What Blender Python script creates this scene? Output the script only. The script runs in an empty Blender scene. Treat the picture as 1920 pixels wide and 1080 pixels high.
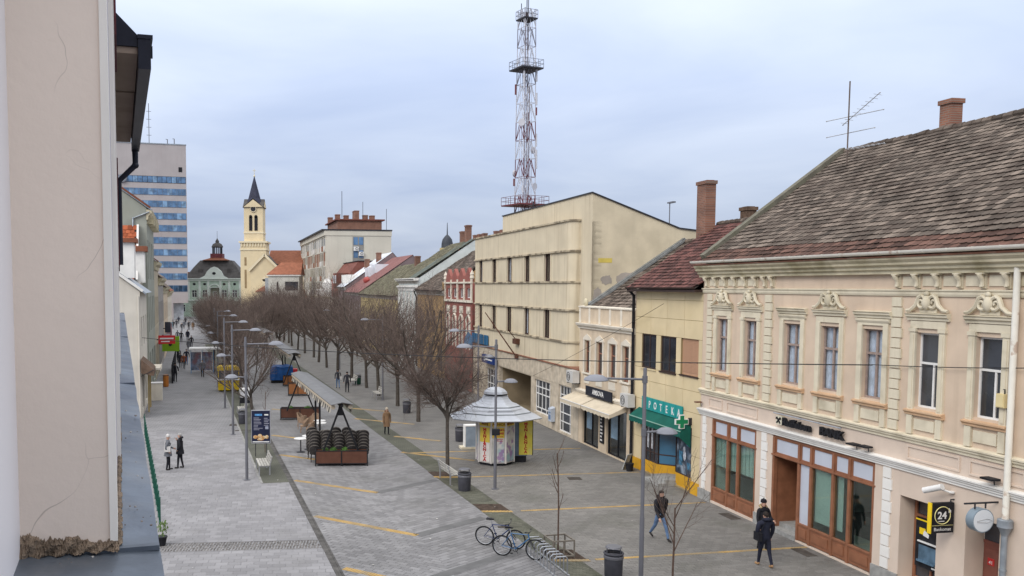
import bpy, bmesh, math, random
from mathutils import Vector, Matrix
R = math.radians; PI = math.pi
scene = bpy.context.scene
COL = scene.collection
random.seed(7)

# ------------------------------------------------------------------ camera
CAMZ = 8.7
cam_d = bpy.data.cameras.new('camera'); cam = bpy.data.objects.new('camera', cam_d); COL.objects.link(cam)
cam.location = (0, 0, CAMZ)
cam.rotation_euler = (R(90) - math.atan(115 / 1650), 0, 0)
cam_d.sensor_fit = 'HORIZONTAL'; cam_d.sensor_width = 36; cam_d.lens = 36 * 1650 / 1920
cam_d.shift_x = 240 / 1920; cam_d.shift_y = 110 / 1920
cam_d.clip_start = 0.05; cam_d.clip_end = 3000
scene.camera = cam

# ------------------------------------------------------------------ sky and sun (overcast)
SUN_EL, SUN_AZ = 38, 222      # compass style: 180 = behind the camera, 270 = left
w = bpy.data.worlds.new('World'); scene.world = w; w.use_nodes = True
nt = w.node_tree; N = nt.nodes; LK = nt.links
bg = N['Background']; bg.inputs[1].default_value = 1.0
tc = N.new('ShaderNodeTexCoord')
sky = N.new('ShaderNodeTexSky'); sky.sky_type = 'NISHITA'; sky.sun_disc = False
sky.sun_elevation = R(SUN_EL); sky.sun_rotation = R(SUN_AZ); sky.dust_density = 2.0
sk = N.new('ShaderNodeVectorMath'); sk.operation = 'SCALE'; sk.inputs['Scale'].default_value = 0.10
LK.new(sky.outputs[0], sk.inputs[0])
sep = N.new('ShaderNodeSeparateXYZ'); LK.new(tc.outputs['Generated'], sep.inputs[0])
# project the view direction on a flat cloud deck so that clouds flatten towards the horizon
zc = N.new('ShaderNodeMath'); zc.operation = 'MAXIMUM'; zc.inputs[1].default_value = 0.0; LK.new(sep.outputs[2], zc.inputs[0])
za = N.new('ShaderNodeMath'); za.operation = 'ADD'; za.inputs[1].default_value = 0.12; LK.new(zc.outputs[0], za.inputs[0])
dv = N.new('ShaderNodeVectorMath'); dv.operation = 'DIVIDE'; LK.new(tc.outputs['Generated'], dv.inputs[0])
cz = N.new('ShaderNodeCombineXYZ')
for i in range(3): LK.new(za.outputs[0], cz.inputs[i])
LK.new(cz.outputs[0], dv.inputs[1])
nz = N.new('ShaderNodeTexNoise'); nz.inputs['Scale'].default_value = 0.9; nz.inputs['Detail'].default_value = 5; nz.inputs['Roughness'].default_value = 0.52
nz.inputs['Distortion'].default_value = 0.4
LK.new(dv.outputs[0], nz.inputs['Vector'])
cr = N.new('ShaderNodeValToRGB')
cr.color_ramp.elements[0].position = 0.30; cr.color_ramp.elements[0].color = (0.455, 0.54, 0.735, 1)
cr.color_ramp.elements[1].position = 0.70; cr.color_ramp.elements[1].color = (0.625, 0.70, 0.855, 1)
LK.new(nz.outputs[0], cr.inputs[0])
gr = N.new('ShaderNodeMapRange'); gr.inputs[1].default_value = 0.0; gr.inputs[2].default_value = 0.75
gr.inputs[3].default_value = 0.74; gr.inputs[4].default_value = 2.3           # overcast sky: brighter overhead
LK.new(zc.outputs[0], gr.inputs[0])
ms = N.new('ShaderNodeVectorMath'); ms.operation = 'SCALE'
LK.new(cr.outputs[0], ms.inputs[0]); LK.new(gr.outputs[0], ms.inputs['Scale'])
mx = N.new('ShaderNodeMix'); mx.data_type = 'RGBA'; mx.inputs[0].default_value = 0.90
LK.new(sk.outputs[0], mx.inputs[6]); LK.new(ms.outputs[0], mx.inputs[7])
# the overcast whitens overhead
wf = N.new('ShaderNodeMapRange'); wf.inputs[1].default_value = 0.22; wf.inputs[2].default_value = 0.7; wf.inputs[4].default_value = 0.9; LK.new(zc.outputs[0], wf.inputs[0])
hs = N.new('ShaderNodeHueSaturation'); LK.new(mx.outputs[2], hs.inputs['Color']); iv = N.new('ShaderNodeMath'); iv.operation = 'SUBTRACT'; iv.inputs[0].default_value = 1.0; LK.new(wf.outputs[0], iv.inputs[1]); LK.new(iv.outputs[0], hs.inputs['Saturation'])
LK.new(hs.outputs[0], bg.inputs[0])

sun_d = bpy.data.lights.new('sun', 'SUN'); sun_d.energy = 1.5; sun_d.angle = R(28); sun_d.color = (1, 0.95, 0.88)
sun = bpy.data.objects.new('sun', sun_d); COL.objects.link(sun)
_a = R(SUN_AZ); _e = R(SUN_EL)
_dir = Vector((math.sin(_a) * math.cos(_e), math.cos(_a) * math.cos(_e), math.sin(_e)))
sun.rotation_euler = _dir.to_track_quat('Z', 'Y').to_euler()

scene.view_settings.view_transform = 'Standard'; scene.view_settings.look = 'None'
scene.view_settings.gamma = 1.0; scene.view_settings.exposure = 0.18
scene.view_settings.use_curve_mapping = False

# ------------------------------------------------------------------ materials
MATS = {}
def mat(name, col, rough=0.8, var=0.12, scale=3.0, metal=0.0, bump=0.0, bscale=40.0, dirt=0.0, dirtcol=(0.08, 0.07, 0.06), dscale=0.6,
        rnd=0.0, spec=0.2, streak=0.0, streakcol=None, spots=0.0, col2=None, dlo=0.5, dhi=0.75):
    """Principled surface: base colour with grain, optional blotches of dirt, streaks, per-piece tint and fine relief."""
    if name in MATS: return MATS[name]
    m = bpy.data.materials.new(name); m.use_nodes = True
    t = m.node_tree; n = t.nodes; l = t.links; bs = n['Principled BSDF']
    bs.inputs['Roughness'].default_value = rough; bs.inputs['Metallic'].default_value = metal
    bs.inputs['Specular IOR Level'].default_value = spec
    co = n.new('ShaderNodeTexCoord'); ge = n.new('ShaderNodeNewGeometry'); base = ge.outputs['Position'] if rnd else co.outputs['Object']
    def noise(sc, det=4, vec=None):
        q = n.new('ShaderNodeTexNoise'); q.inputs['Scale'].default_value = sc; q.inputs['Detail'].default_value = det
        l.new(vec if vec else base, q.inputs['Vector']); return q
    def mixc(fac, a, b, blend='MIX'):
        q = n.new('ShaderNodeMix'); q.data_type = 'RGBA'; q.blend_type = blend
        if isinstance(fac, float): q.inputs[0].default_value = fac
        else: l.new(fac, q.inputs[0])
        for s, x in ((6, a), (7, b)):
            if isinstance(x, tuple): q.inputs[s].default_value = (*x[:3], 1)
            else: l.new(x, q.inputs[s])
        return q.outputs[2]
    def ramp(src, lo, hi, a=0.0, b=1.0):
        q = n.new('ShaderNodeMapRange'); q.interpolation_type = 'SMOOTHSTEP'
        q.inputs[1].default_value = lo; q.inputs[2].default_value = hi; q.inputs[3].default_value = a; q.inputs[4].default_value = b
        l.new(src, q.inputs[0]); return q.outputs[0]
    c = tuple(col)
    lo = tuple(x * (1 - var) for x in c); hi = tuple(min(1, x * (1 + var)) for x in c)
    out = mixc(ramp(noise(scale, 6).outputs[0], 0.3, 0.7), lo, hi)
    if col2: out = mixc(ramp(noise(scale * 0.37, 5).outputs[0], 0.48, 0.62), out, tuple(col2))
    if rnd:
        at = n.new('ShaderNodeAttribute'); at.attribute_name = 'rnd'
        oi = n.new('ShaderNodeObjectInfo')
        ad = n.new('ShaderNodeMath'); ad.operation = 'ADD'; l.new(at.outputs['Fac'], ad.inputs[0]); l.new(oi.outputs['Random'], ad.inputs[1])
        fr = n.new('ShaderNodeMath'); fr.operation = 'FRACT'; l.new(ad.outputs[0], fr.inputs[0])
        mr = n.new('ShaderNodeMapRange'); mr.inputs[3].default_value = 1 - rnd; mr.inputs[4].default_value = 1 + rnd; l.new(fr.outputs[0], mr.inputs[0])
        sc = n.new('ShaderNodeVectorMath'); sc.operation = 'SCALE'; l.new(out, sc.inputs[0]); l.new(mr.outputs[0], sc.inputs['Scale']); out = sc.outputs[0]
    if dirt:
        f = ramp(noise(dscale, 7).outputs[0], dlo, dhi, 0, dirt); out = mixc(f, out, tuple(dirtcol))
    if spots:                                            # trodden gum and drips
        vo = n.new('ShaderNodeTexVoronoi'); vo.inputs['Scale'].default_value = 2.6; l.new(base, vo.inputs['Vector'])
        f = ramp(vo.outputs['Distance'], 0.05, 0.10, 1, 0); g2 = ramp(noise(0.9, 3).outputs[0], 0.45, 0.60, 0, spots)
        mu = n.new('ShaderNodeMath'); mu.operation = 'MULTIPLY'; l.new(f, mu.inputs[0]); l.new(g2, mu.inputs[1]); out = mixc(mu.outputs[0], out, tuple(x * .45 for x in c))
    if streak:
        mp = n.new('ShaderNodeMapping'); mp.inputs['Scale'].default_value = (2.2, 2.2, 0.10); l.new(co.outputs['Object'], mp.inputs[0])
        f = ramp(noise(1.6, 6, mp.outputs[0]).outputs[0], 0.5, 0.78, 0, streak); out = mixc(f, out, tuple(streakcol or dirtcol))
    l.new(out, bs.inputs['Base Color'])
    if bump:
        b = n.new('ShaderNodeBump'); b.inputs['Strength'].default_value = bump; b.inputs['Distance'].default_value = 0.02
        l.new(noise(bscale, 5).outputs[0], b.inputs['Height']); l.new(b.outputs[0], bs.inputs['Normal'])
    MATS[name] = m; return m

def glass_dark(name, col=(0.03, 0.035, 0.045), rough=0.06, var=0.5):
    if name in MATS: return MATS[name]
    m = mat(name, col, rough, var, 0.8, spec=0.9); return m

def glass_clear(name, tint=(0.75, 0.82, 0.8), gloss=0.22):
    if name in MATS: return MATS[name]
    m = bpy.data.materials.new(name); m.use_nodes = True; t = m.node_tree; n = t.nodes; l = t.links
    n.remove(n['Principled BSDF']); o = n['Material Output']
    tr = n.new('ShaderNodeBsdfTransparent'); tr.inputs[0].default_value = (*tint, 1)
    gl = n.new('ShaderNodeBsdfGlossy'); gl.inputs['Roughness'].default_value = 0.03
    lw = n.new('ShaderNodeLayerWeight'); lw.inputs[0].default_value = 0.5; fr = n.new('ShaderNodeMath'); fr.operation = 'POWER'; fr.inputs[1].default_value = 5.0; l.new(lw.outputs['Facing'], fr.inputs[0])
    ad = n.new('ShaderNodeMath'); ad.operation = 'ADD'; ad.inputs[1].default_value = gloss * 0.4; l.new(fr.outputs[0], ad.inputs[0])
    x = n.new('ShaderNodeMixShader'); l.new(ad.outputs[0], x.inputs[0]); l.new(tr.outputs[0], x.inputs[1]); l.new(gl.outputs[0], x.inputs[2])
    l.new(x.outputs[0], o.inputs[0]); MATS[name] = m; return m

def brickmat(name, c1, c2, mortar, bw=0.24, bh=0.075, msize=0.01, rough=0.9, rot=(0, 0, 0), var=0.5, bump=0.4, offset=0.5):
    """Far or small-scale masonry or paving, too fine to tell the pieces apart."""
    if name in MATS: return MATS[name]
    m = bpy.data.materials.new(name); m.use_nodes = True; t = m.node_tree; n = t.nodes; l = t.links; bs = n['Principled BSDF']
    co = n.new('ShaderNodeTexCoord'); mp = n.new('ShaderNodeMapping'); mp.inputs['Rotation'].default_value = rot
    l.new(co.outputs['Object'], mp.inputs[0])
    br = n.new('ShaderNodeTexBrick'); l.new(mp.outputs[0], br.inputs[0]); br.offset = offset
    br.inputs['Color1'].default_value = (*c1, 1); br.inputs['Color2'].default_value = (*c2, 1); br.inputs['Mortar'].default_value = (*mortar, 1)
    br.inputs['Scale'].default_value = 1.0; br.inputs['Brick Width'].default_value = bw; br.inputs['Row Height'].default_value = bh
    br.inputs['Mortar Size'].default_value = msize; br.inputs['Mortar Smooth'].default_value = 0.3
    nz = n.new('ShaderNodeTexNoise'); nz.inputs['Scale'].default_value = 0.8; nz.inputs['Detail'].default_value = 7; l.new(co.outputs['Object'], nz.inputs[0])
    mr = n.new('ShaderNodeMapRange'); mr.inputs[1].default_value = 0.3; mr.inputs[2].default_value = 0.7
    mr.inputs[3].default_value = 1 - var * 0.5; mr.inputs[4].default_value = 1 + var * 0.4; l.new(nz.outputs[0], mr.inputs[0])
    sc = n.new('ShaderNodeVectorMath'); sc.operation = 'SCALE'; l.new(br.outputs[0], sc.inputs[0]); l.new(mr.outputs[0], sc.inputs['Scale'])
    l.new(sc.outputs[0], bs.inputs['Base Color']); bs.inputs['Roughness'].default_value = rough
    b = n.new('ShaderNodeBump'); b.inputs['Strength'].default_value = bump; b.inputs['Distance'].default_value = 0.01; b.invert = True
    l.new(br.outputs[1], b.inputs['Height']); l.new(b.outputs[0], bs.inputs['Normal'])
    MATS[name] = m; return m

# ------------------------------------------------------------------ mesh builder
class MB:
    def __init__(s): s.v = []; s.f = []; s.m = []; s.cur = 0; s.rn = None
    def add(s, vs, fs):
        o = len(s.v); s.v.extend([tuple(p) for p in vs]); s.f.extend([tuple(i + o for i in q) for q in fs]); s.m.extend([s.cur] * len(fs))
        if s.rn is not None: s.rn.extend([random.random()] * len(fs))
        return s
    def mi(s, i): s.cur = i; return s
    def addmesh(s, me, q):
        o = len(s.m); s.add([q @ v.co for v in me.vertices], [tuple(p.vertices) for p in me.polygons])
        s.m[o:] = [p.material_index for p in me.polygons]; return s
    def box(s, x0, x1, y0, y1, z0, z1):
        return s.add([(x0, y0, z0), (x1, y0, z0), (x1, y1, z0), (x0, y1, z0), (x0, y0, z1), (x1, y0, z1), (x1, y1, z1), (x0, y1, z1)],
                     [(3, 2, 1, 0), (4, 5, 6, 7), (0, 1, 5, 4), (1, 2, 6, 5), (2, 3, 7, 6), (3, 0, 4, 7)])
    def quad(s, *p): return s.add(p, [tuple(range(len(p)))])
    def slab(s, poly, z0, z1):            # horizontal polygon (ccw) extruded upwards
        n = len(poly); vs = [(x, y, z0) for x, y in poly] + [(x, y, z1) for x, y in poly]
        return s.add(vs, [tuple(range(n - 1, -1, -1)), tuple(range(n, 2 * n))] + [(i, (i + 1) % n, n + (i + 1) % n, n + i) for i in range(n)])
    def prof(s, poly, x0, x1):            # (y,z) profile swept along x
        n = len(poly); vs = [(x0, y, z) for y, z in poly] + [(x1, y, z) for y, z in poly]
        return s.add(vs, [tuple(range(n)), tuple(range(2 * n - 1, n - 1, -1))] + [(i, n + i, n + (i + 1) % n, (i + 1) % n) for i in range(n)])
    def profy(s, poly, y0, y1):           # (x,z) profile swept along y
        n = len(poly); vs = [(x, y0, z) for x, z in poly] + [(x, y1, z) for x, z in poly]
        return s.add(vs, [tuple(range(n)), tuple(range(2 * n - 1, n - 1, -1))] + [(i, n + i, n + (i + 1) % n, (i + 1) % n) for i in range(n)])
    def bar(s, p, q, a, b=None, up=(0, 0, 1)):
        b = b or a; p = Vector(p); q = Vector(q); d = (q - p)
        if d.length < 1e-6: return s
        d.normalize(); u = Vector(up)
        if abs(d.dot(u)) > 0.99: u = Vector((0, 1, 0))
        x = d.cross(u).normalized() * a / 2; y = x.cross(d).normalized() * b / 2
        return s.add([p - x - y, p + x - y, p + x + y, p - x + y, q - x - y, q + x - y, q + x + y, q - x + y],
                     [(3, 2, 1, 0), (4, 5, 6, 7), (0, 1, 5, 4), (1, 2, 6, 5), (2, 3, 7, 6), (3, 0, 4, 7)])
    def tube(s, pts, r, n=6, cap=True):
        pts = [Vector(p) for p in pts]; k = len(pts)
        rs = r if isinstance(r, (list, tuple)) else [r] * k
        vs = []; prev = None
        for i, p in enumerate(pts):
            d = (pts[min(i + 1, k - 1)] - pts[max(i - 1, 0)])
            if d.length < 1e-9: d = Vector((0, 0, 1))
            d.normalize()
            if prev is None:
                u = Vector((0, 0, 1)) if abs(d.z) < 0.9 else Vector((1, 0, 0)); x = d.cross(u).normalized()
            else:
                x = prev - d * prev.dot(d)
                x = x.normalized() if x.length > 1e-6 else d.orthogonal().normalized()
            prev = x; y = d.cross(x)
            for j in range(n):
                a = 2 * PI * j / n; vs.append(p + (x * math.cos(a) + y * math.sin(a)) * rs[i])
        fs = [(i * n + j, i * n + (j + 1) % n, (i + 1) * n + (j + 1) % n, (i + 1) * n + j) for i in range(k - 1) for j in range(n)]
        if cap: fs += [tuple(range(n - 1, -1, -1)), tuple(range((k - 1) * n, k * n))]
        return s.add(vs, fs)
    def ring(s, c, ax, rad, r, n=24, m=6):
        c = Vector(c); ax = Vector(ax).normalized(); u = ax.orthogonal().normalized(); v = ax.cross(u)
        vs = []
        for i in range(n):
            a = 2 * PI * i / n; d = u * math.cos(a) + v * math.sin(a)
            for j in range(m):
                b = 2 * PI * j / m; vs.append(c + d * (rad + r * math.cos(b)) + ax * r * math.sin(b))
        return s.add(vs, [(i * m + j, ((i + 1) % n) * m + j, ((i + 1) % n) * m + (j + 1) % m, i * m + (j + 1) % m) for i in range(n) for j in range(m)])
    def lathe(s, pr, n=16, c=(0, 0), a0=0.0, cap=True):
        vs = [(c[0] + r * math.cos(a0 + 2 * PI * j / n), c[1] + r * math.sin(a0 + 2 * PI * j / n), z) for r, z in pr for j in range(n)]
        k = len(pr); fs = [(i * n + j, i * n + (j + 1) % n, (i + 1) * n + (j + 1) % n, (i + 1) * n + j) for i in range(k - 1) for j in range(n)]
        if cap: fs += [tuple(range(n - 1, -1, -1)), tuple(range((k - 1) * n, k * n))]
        return s.add(vs, fs)
    def ball(s, c, r, n=8, m=6):
        rx, ry, rz = r if isinstance(r, tuple) else (r, r, r)
        pr = [(math.sin(PI * i / m), -math.cos(PI * i / m)) for i in range(m + 1)]
        vs = [(c[0] + rx * max(q, 1e-3) * math.cos(2 * PI * j / n), c[1] + ry * max(q, 1e-3) * math.sin(2 * PI * j / n), c[2] + rz * z) for q, z in pr for j in range(n)]
        return s.add(vs, [(i * n + j, i * n + (j + 1) % n, (i + 1) * n + (j + 1) % n, (i + 1) * n + j) for i in range(m) for j in range(n)])
    def mesh(s, name, mats):
        me = bpy.data.meshes.new(name); me.from_pydata(s.v, [], s.f)
        for q in (mats if isinstance(mats, (list, tuple)) else [mats]): me.materials.append(q)
        if any(s.m): me.polygons.foreach_set('material_index', s.m)
        if s.rn is not None:
            a = me.attributes.new('rnd', 'FLOAT', 'FACE'); a.data.foreach_set('value', s.rn)
        me.update(); return me
    def build(s, name, mats, parent=None, smooth=False, **kw):
        return link(name, smoothed(s.mesh(name, mats), smooth), parent, **kw)

def smoothed(me, on=True):
    if on:
        me.polygons.foreach_set('use_smooth', [True] * len(me.polygons))
        if on != 'all': 
            try: me.set_sharp_from_angle(angle=R(40))
            except Exception: pass
    return me
def link(name, me, parent=None, loc=None, rz=None, **tags):
    o = bpy.data.objects.new(name, me); COL.objects.link(o)
    if parent: o.parent = parent
    if loc is not None: o.location = loc
    if rz is not None: o.rotation_euler = (0, 0, rz)
    for k, v in tags.items():
        if v is not None: o[k] = v
    return o
def thing(name, label, category, loc=(0, 0, 0), rz=0.0, group=None):
    o = bpy.data.objects.new(name, None); COL.objects.link(o); o.empty_display_size = 0.2
    o.location = loc; o.rotation_euler = (0, 0, rz); o['label'] = label; o['category'] = category
    if group: o['group'] = group
    return o
def dup(root, loc, rz=None, label=None, group=None, scale=None):
    def cp(o, par):
        c = o.copy(); COL.objects.link(c); c.parent = par
        for ch in o.children: cp(ch, c)
        return c
    r = cp(root, root.parent); r.location = loc
    if rz is not None: r.rotation_euler = (0, 0, rz)
    if label: r['label'] = label
    if group: r['group'] = group
    if scale: r.scale = scale if isinstance(scale, tuple) else (scale,) * 3
    return r
def text_into(s, txt, size, extr, mtx, align='CENTER', bold=0.0, sx=1.0):
    """append solid lettering; mtx maps text space (x right, y up, z towards the reader) to local space"""
    cu = bpy.data.curves.new('t', 'FONT'); cu.body = txt; cu.size = size; cu.extrude = extr; cu.align_x = align; cu.offset = bold
    cu.resolution_u = 2
    o = bpy.data.objects.new('t', cu); COL.objects.link(o)
    me = o.to_mesh(); M4 = mtx @ Matrix.Diagonal((sx, 1, 1, 1))
    s.add([M4 @ v.co for v in me.vertices], [tuple(p.vertices) for p in me.polygons])
    o.to_mesh_clear(); bpy.data.objects.remove(o); bpy.data.curves.remove(cu); return s
def text_front(s, txt, x, y, z, size, extr=0.01, **k):      # lettering on a face that looks along -y
    return text_into(s, txt, size, extr, Matrix.Translation((x, y, z)) @ Matrix.Rotation(R(90), 4, 'X'), **k)
def clip(poly, a, b):                                       # keep the left side of a->b
    out = []; n = len(poly)
    def sd(p): return (b[0] - a[0]) * (p[1] - a[1]) - (b[1] - a[1]) * (p[0] - a[0])
    for i in range(n):
        p, q = poly[i], poly[(i + 1) % n]; dp, dq = sd(p), sd(q)
        if dp >= 0: out.append(p)
        if (dp > 0 > dq) or (dp < 0 < dq):
            t = dp / (dp - dq); out.append((p[0] + t * (q[0] - p[0]), p[1] + t * (q[1] - p[1])))
    return out

# ------------------------------------------------------------------ frames of the street fronts (x along the front, y into the building)
class Frame:
    def __init__(s, O, rz):
        s.O = Vector((O[0], O[1], 0)); s.rz = R(rz)
        s.ex = Vector((math.cos(s.rz), math.sin(s.rz), 0)); s.ey = Vector((-math.sin(s.rz), math.cos(s.rz), 0))
    def at(s, x, y=0, z=0): return s.O + s.ex * x + s.ey * y + Vector((0, 0, z))
FB = Frame((12.961, 35.728), -80.729)      # right-hand row, near part
F2 = Frame((1.764, 104.32), -79.05)        # right-hand row, far part
FL = Frame((-17.096, 62.939), 102.279)     # left-hand row
FW = Frame((0, 0), 106.661)                # the house the camera looks out of
# ------------------------------------------------------------------ materials used all over
M_grey_metal = mat('lamp grey paint', (0.135, 0.135, 0.15), 0.5, 0.08, 2, metal=0.2, spec=0.4)
M_dark_metal = mat('dark steel', (0.035, 0.035, 0.04), 0.5, 0.2, 4, metal=0.2)
M_black = mat('black', (0.015, 0.015, 0.018), 0.6, 0.3, 6)
M_steel = mat('galvanised steel', (0.42, 0.43, 0.45), 0.4, 0.12, 6, metal=0.75)
M_zinc = mat('zinc', (0.30, 0.33, 0.36), 0.5, 0.15, 4, metal=0.5)
M_white = mat('white paint', (0.72, 0.71, 0.69), 0.55, 0.05, 3, dirt=0.25, dirtcol=(0.35, 0.33, 0.3), dscale=1.5)
M_concrete = mat('concrete', (0.30, 0.295, 0.28), 0.9, 0.15, 5, bump=0.3, dirt=0.4, dirtcol=(0.14, 0.13, 0.12))
M_chimney = brickmat('chimney brick', (0.25, 0.105, 0.062), (0.17, 0.07, 0.045), (0.20, 0.16, 0.13), 0.25, 0.08, 0.012, rot=(R(90), 0, 0), var=0.6)
M_glass = glass_dark('window glass'); M_glass_blue = glass_dark('blue window glass', (0.075, 0.155, 0.28), 0.15, 0.4)
M_curtain = mat('net curtain', (0.60, 0.62, 0.68), 0.95, 0.15, 5)
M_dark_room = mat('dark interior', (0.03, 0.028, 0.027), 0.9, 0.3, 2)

def pix(p):      # where a world point falls in a 1920 x 1080 frame, for choosing which pieces show largest
    pt = math.atan(115 / 1650); fy, fz = math.cos(pt), -math.sin(pt); d = (p[0], p[1], p[2] - CAMZ)
    wv = d[1] * fy + d[2] * fz
    if wv < 0.1: return None
    return 720 + 1650 * d[0] / wv, 650 - 1650 * (d[1] * -fz + d[2] * fy) / wv
def in_view(p, m=0):
    q = pix(p); return q is not None and -m < q[0] < 1920 + m and -m < q[1] < 1080 + m

# ------------------------------------------------------------------ street lines (world x at a given y)
def X_drain(y): return -1.30 - 0.2215 * (y - 25.86)
def X_sl(y): return -5.49 - 0.231 * (y - 38.7)
def X_rl(y): return 5.27 - 0.231 * (y - 26.87)
def X_rr(y): return 6.55 - 0.2265 * (y - 25.96)
def X_face(y): return 12.96 - 0.1632 * (y - 35.73)

# ------------------------------------------------------------------ ground and paving
M_ground = mat('ground', (0.16, 0.155, 0.15), 0.95, 0.2, 0.3, bump=0.2)
MB().quad((-1500, -200, -0.06), (1500, -200, -0.06), (1500, 2500, -0.06), (-1500, 2500, -0.06)).build('ground', M_ground, kind='structure')

M_paver_l = mat('pale grey paver', (0.222, 0.216, 0.222), 0.75, 0.10, 0.35, rnd=0.13, bump=0.15, bscale=60, dirt=0.35, dirtcol=(0.14, 0.135, 0.13), dscale=0.45, spots=.7)
M_paver_m = mat('grey paver', (0.193, 0.188, 0.19), 0.75, 0.12, 0.3, rnd=0.18, bump=0.15, bscale=60, dirt=0.45, dirtcol=(0.125, 0.122, 0.115), dscale=0.4, spots=.8)
M_paver_r = mat('brown grey paver', (0.172, 0.163, 0.152), 0.75, 0.12, 0.3, rnd=0.12, bump=0.15, bscale=60, dirt=0.5, dirtcol=(0.105, 0.105, 0.086), dscale=0.4, spots=.8)
M_paver_g = mat('mossy paver', (0.097, 0.096, 0.075), 0.85, 0.15, 1.2, rnd=0.22, bump=0.3, bscale=40, dirt=0.6, dirtcol=(0.075, 0.085, 0.05), dscale=0.5)
M_cobble = mat('cobble', (0.13, 0.12, 0.112), 0.85, 0.15, 2, rnd=0.4, bump=0.3)
M_tactile = mat('yellow tactile paving', (0.40, 0.265, 0.10), 0.8, 0.15, 2, dirt=0.8, dirtcol=(0.24, 0.20, 0.14), dscale=1.3, dlo=.42, dhi=.62)
M_drain = mat('drain channel', (0.085, 0.08, 0.075), 0.8, 0.3, 3, bump=0.2)
M_curb = mat('granite edging', (0.24, 0.235, 0.225), 0.85, 0.15, 3)
M_soil = mat('soil', (0.06, 0.042, 0.032), 0.98, 0.35, 6, bump=0.8, bscale=30)

def sheet(name, fl, fr, y0, y1, z, m, n=24):
    s = MB()
    for i in range(n):
        a = y0 + (y1 - y0) * i / n; b = y0 + (y1 - y0) * (i + 1) / n
        s.quad((fl(a), a, z), (fr(a), a, z), (fr(b), b, z), (fl(b), b, z))
    return s.build(name, m, kind='structure')
far_l = brickmat('pale paving far', (0.212, 0.207, 0.212), (0.19, 0.186, 0.19), (0.11, 0.108, 0.108), 0.4, 0.3, 0.016, 0.75, rot=(0, 0, R(-5)), var=0.35)
far_m = brickmat('grey paving far', (0.185, 0.18, 0.18), (0.167, 0.163, 0.163), (0.10, 0.098, 0.095), 0.4, 0.2, 0.014, 0.75, rot=(0, 0, R(30)), var=0.4)
far_r = brickmat('brown paving far', (0.158, 0.151, 0.142), (0.142, 0.136, 0.128), (0.085, 0.08, 0.073), 0.3, 0.2, 0.012, 0.75, rot=(0, 0, R(-10)), var=0.4)
far_g = brickmat('mossy paving far', (0.092, 0.092, 0.070), (0.08, 0.083, 0.06), (0.05, 0.05, 0.036), 0.2, 0.1, 0.012, 0.9, var=0.5)
def X_left(y): return -0.302 * y - 0.6 if y < 58 else -17.9 - 0.215 * (y - 58)
P_L = sheet('left_pavement', X_left, X_drain, 6, 260, -0.006, far_l)
P_M = sheet('middle_pavement', X_drain, X_rl, 6, 260, -0.008, far_m)
P_G = sheet('tree_strip', X_rl, X_rr, 6, 260, -0.007, far_g)
P_R = sheet('right_pavement', X_rr, lambda y: X_face(y) + 0.4 if y < 104 else 2.2 - 0.19 * (y - 104), 6, 260, -0.009, far_r)

_paver = {}
def paver_mesh(w, d, m, ch=0.012):
    key = (w, d, m.name)
    if key not in _paver:
        l = []
        for k in range(4):
            a = random.uniform(-.0015, .0015); b = random.uniform(-.0015, .0015); s = MB(); c = ch
            s.add([(-w/2, -d/2, -.012), (w/2, -d/2, -.012), (w/2, d/2, -.012), (-w/2, d/2, -.012), (-w/2, -d/2, -.003), (w/2, -d/2, -.003), (w/2, d/2, -.003), (-w/2, d/2, -.003),
                   (-w/2 + c, -d/2 + c, .004 + a), (w/2 - c, -d/2 + c, .004 - a), (w/2 - c, d/2 - c, .004 - b), (-w/2 + c, d/2 - c, .004 + b)],
                  [(8, 9, 10, 11), (0, 1, 5, 4), (1, 2, 6, 5), (2, 3, 7, 6), (3, 0, 4, 7), (4, 5, 9, 8), (5, 6, 10, 9), (6, 7, 11, 10), (7, 4, 8, 11)])
            l.append(s.mesh('paver', m))
        _paver[key] = l
    return _paver[key]
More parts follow.
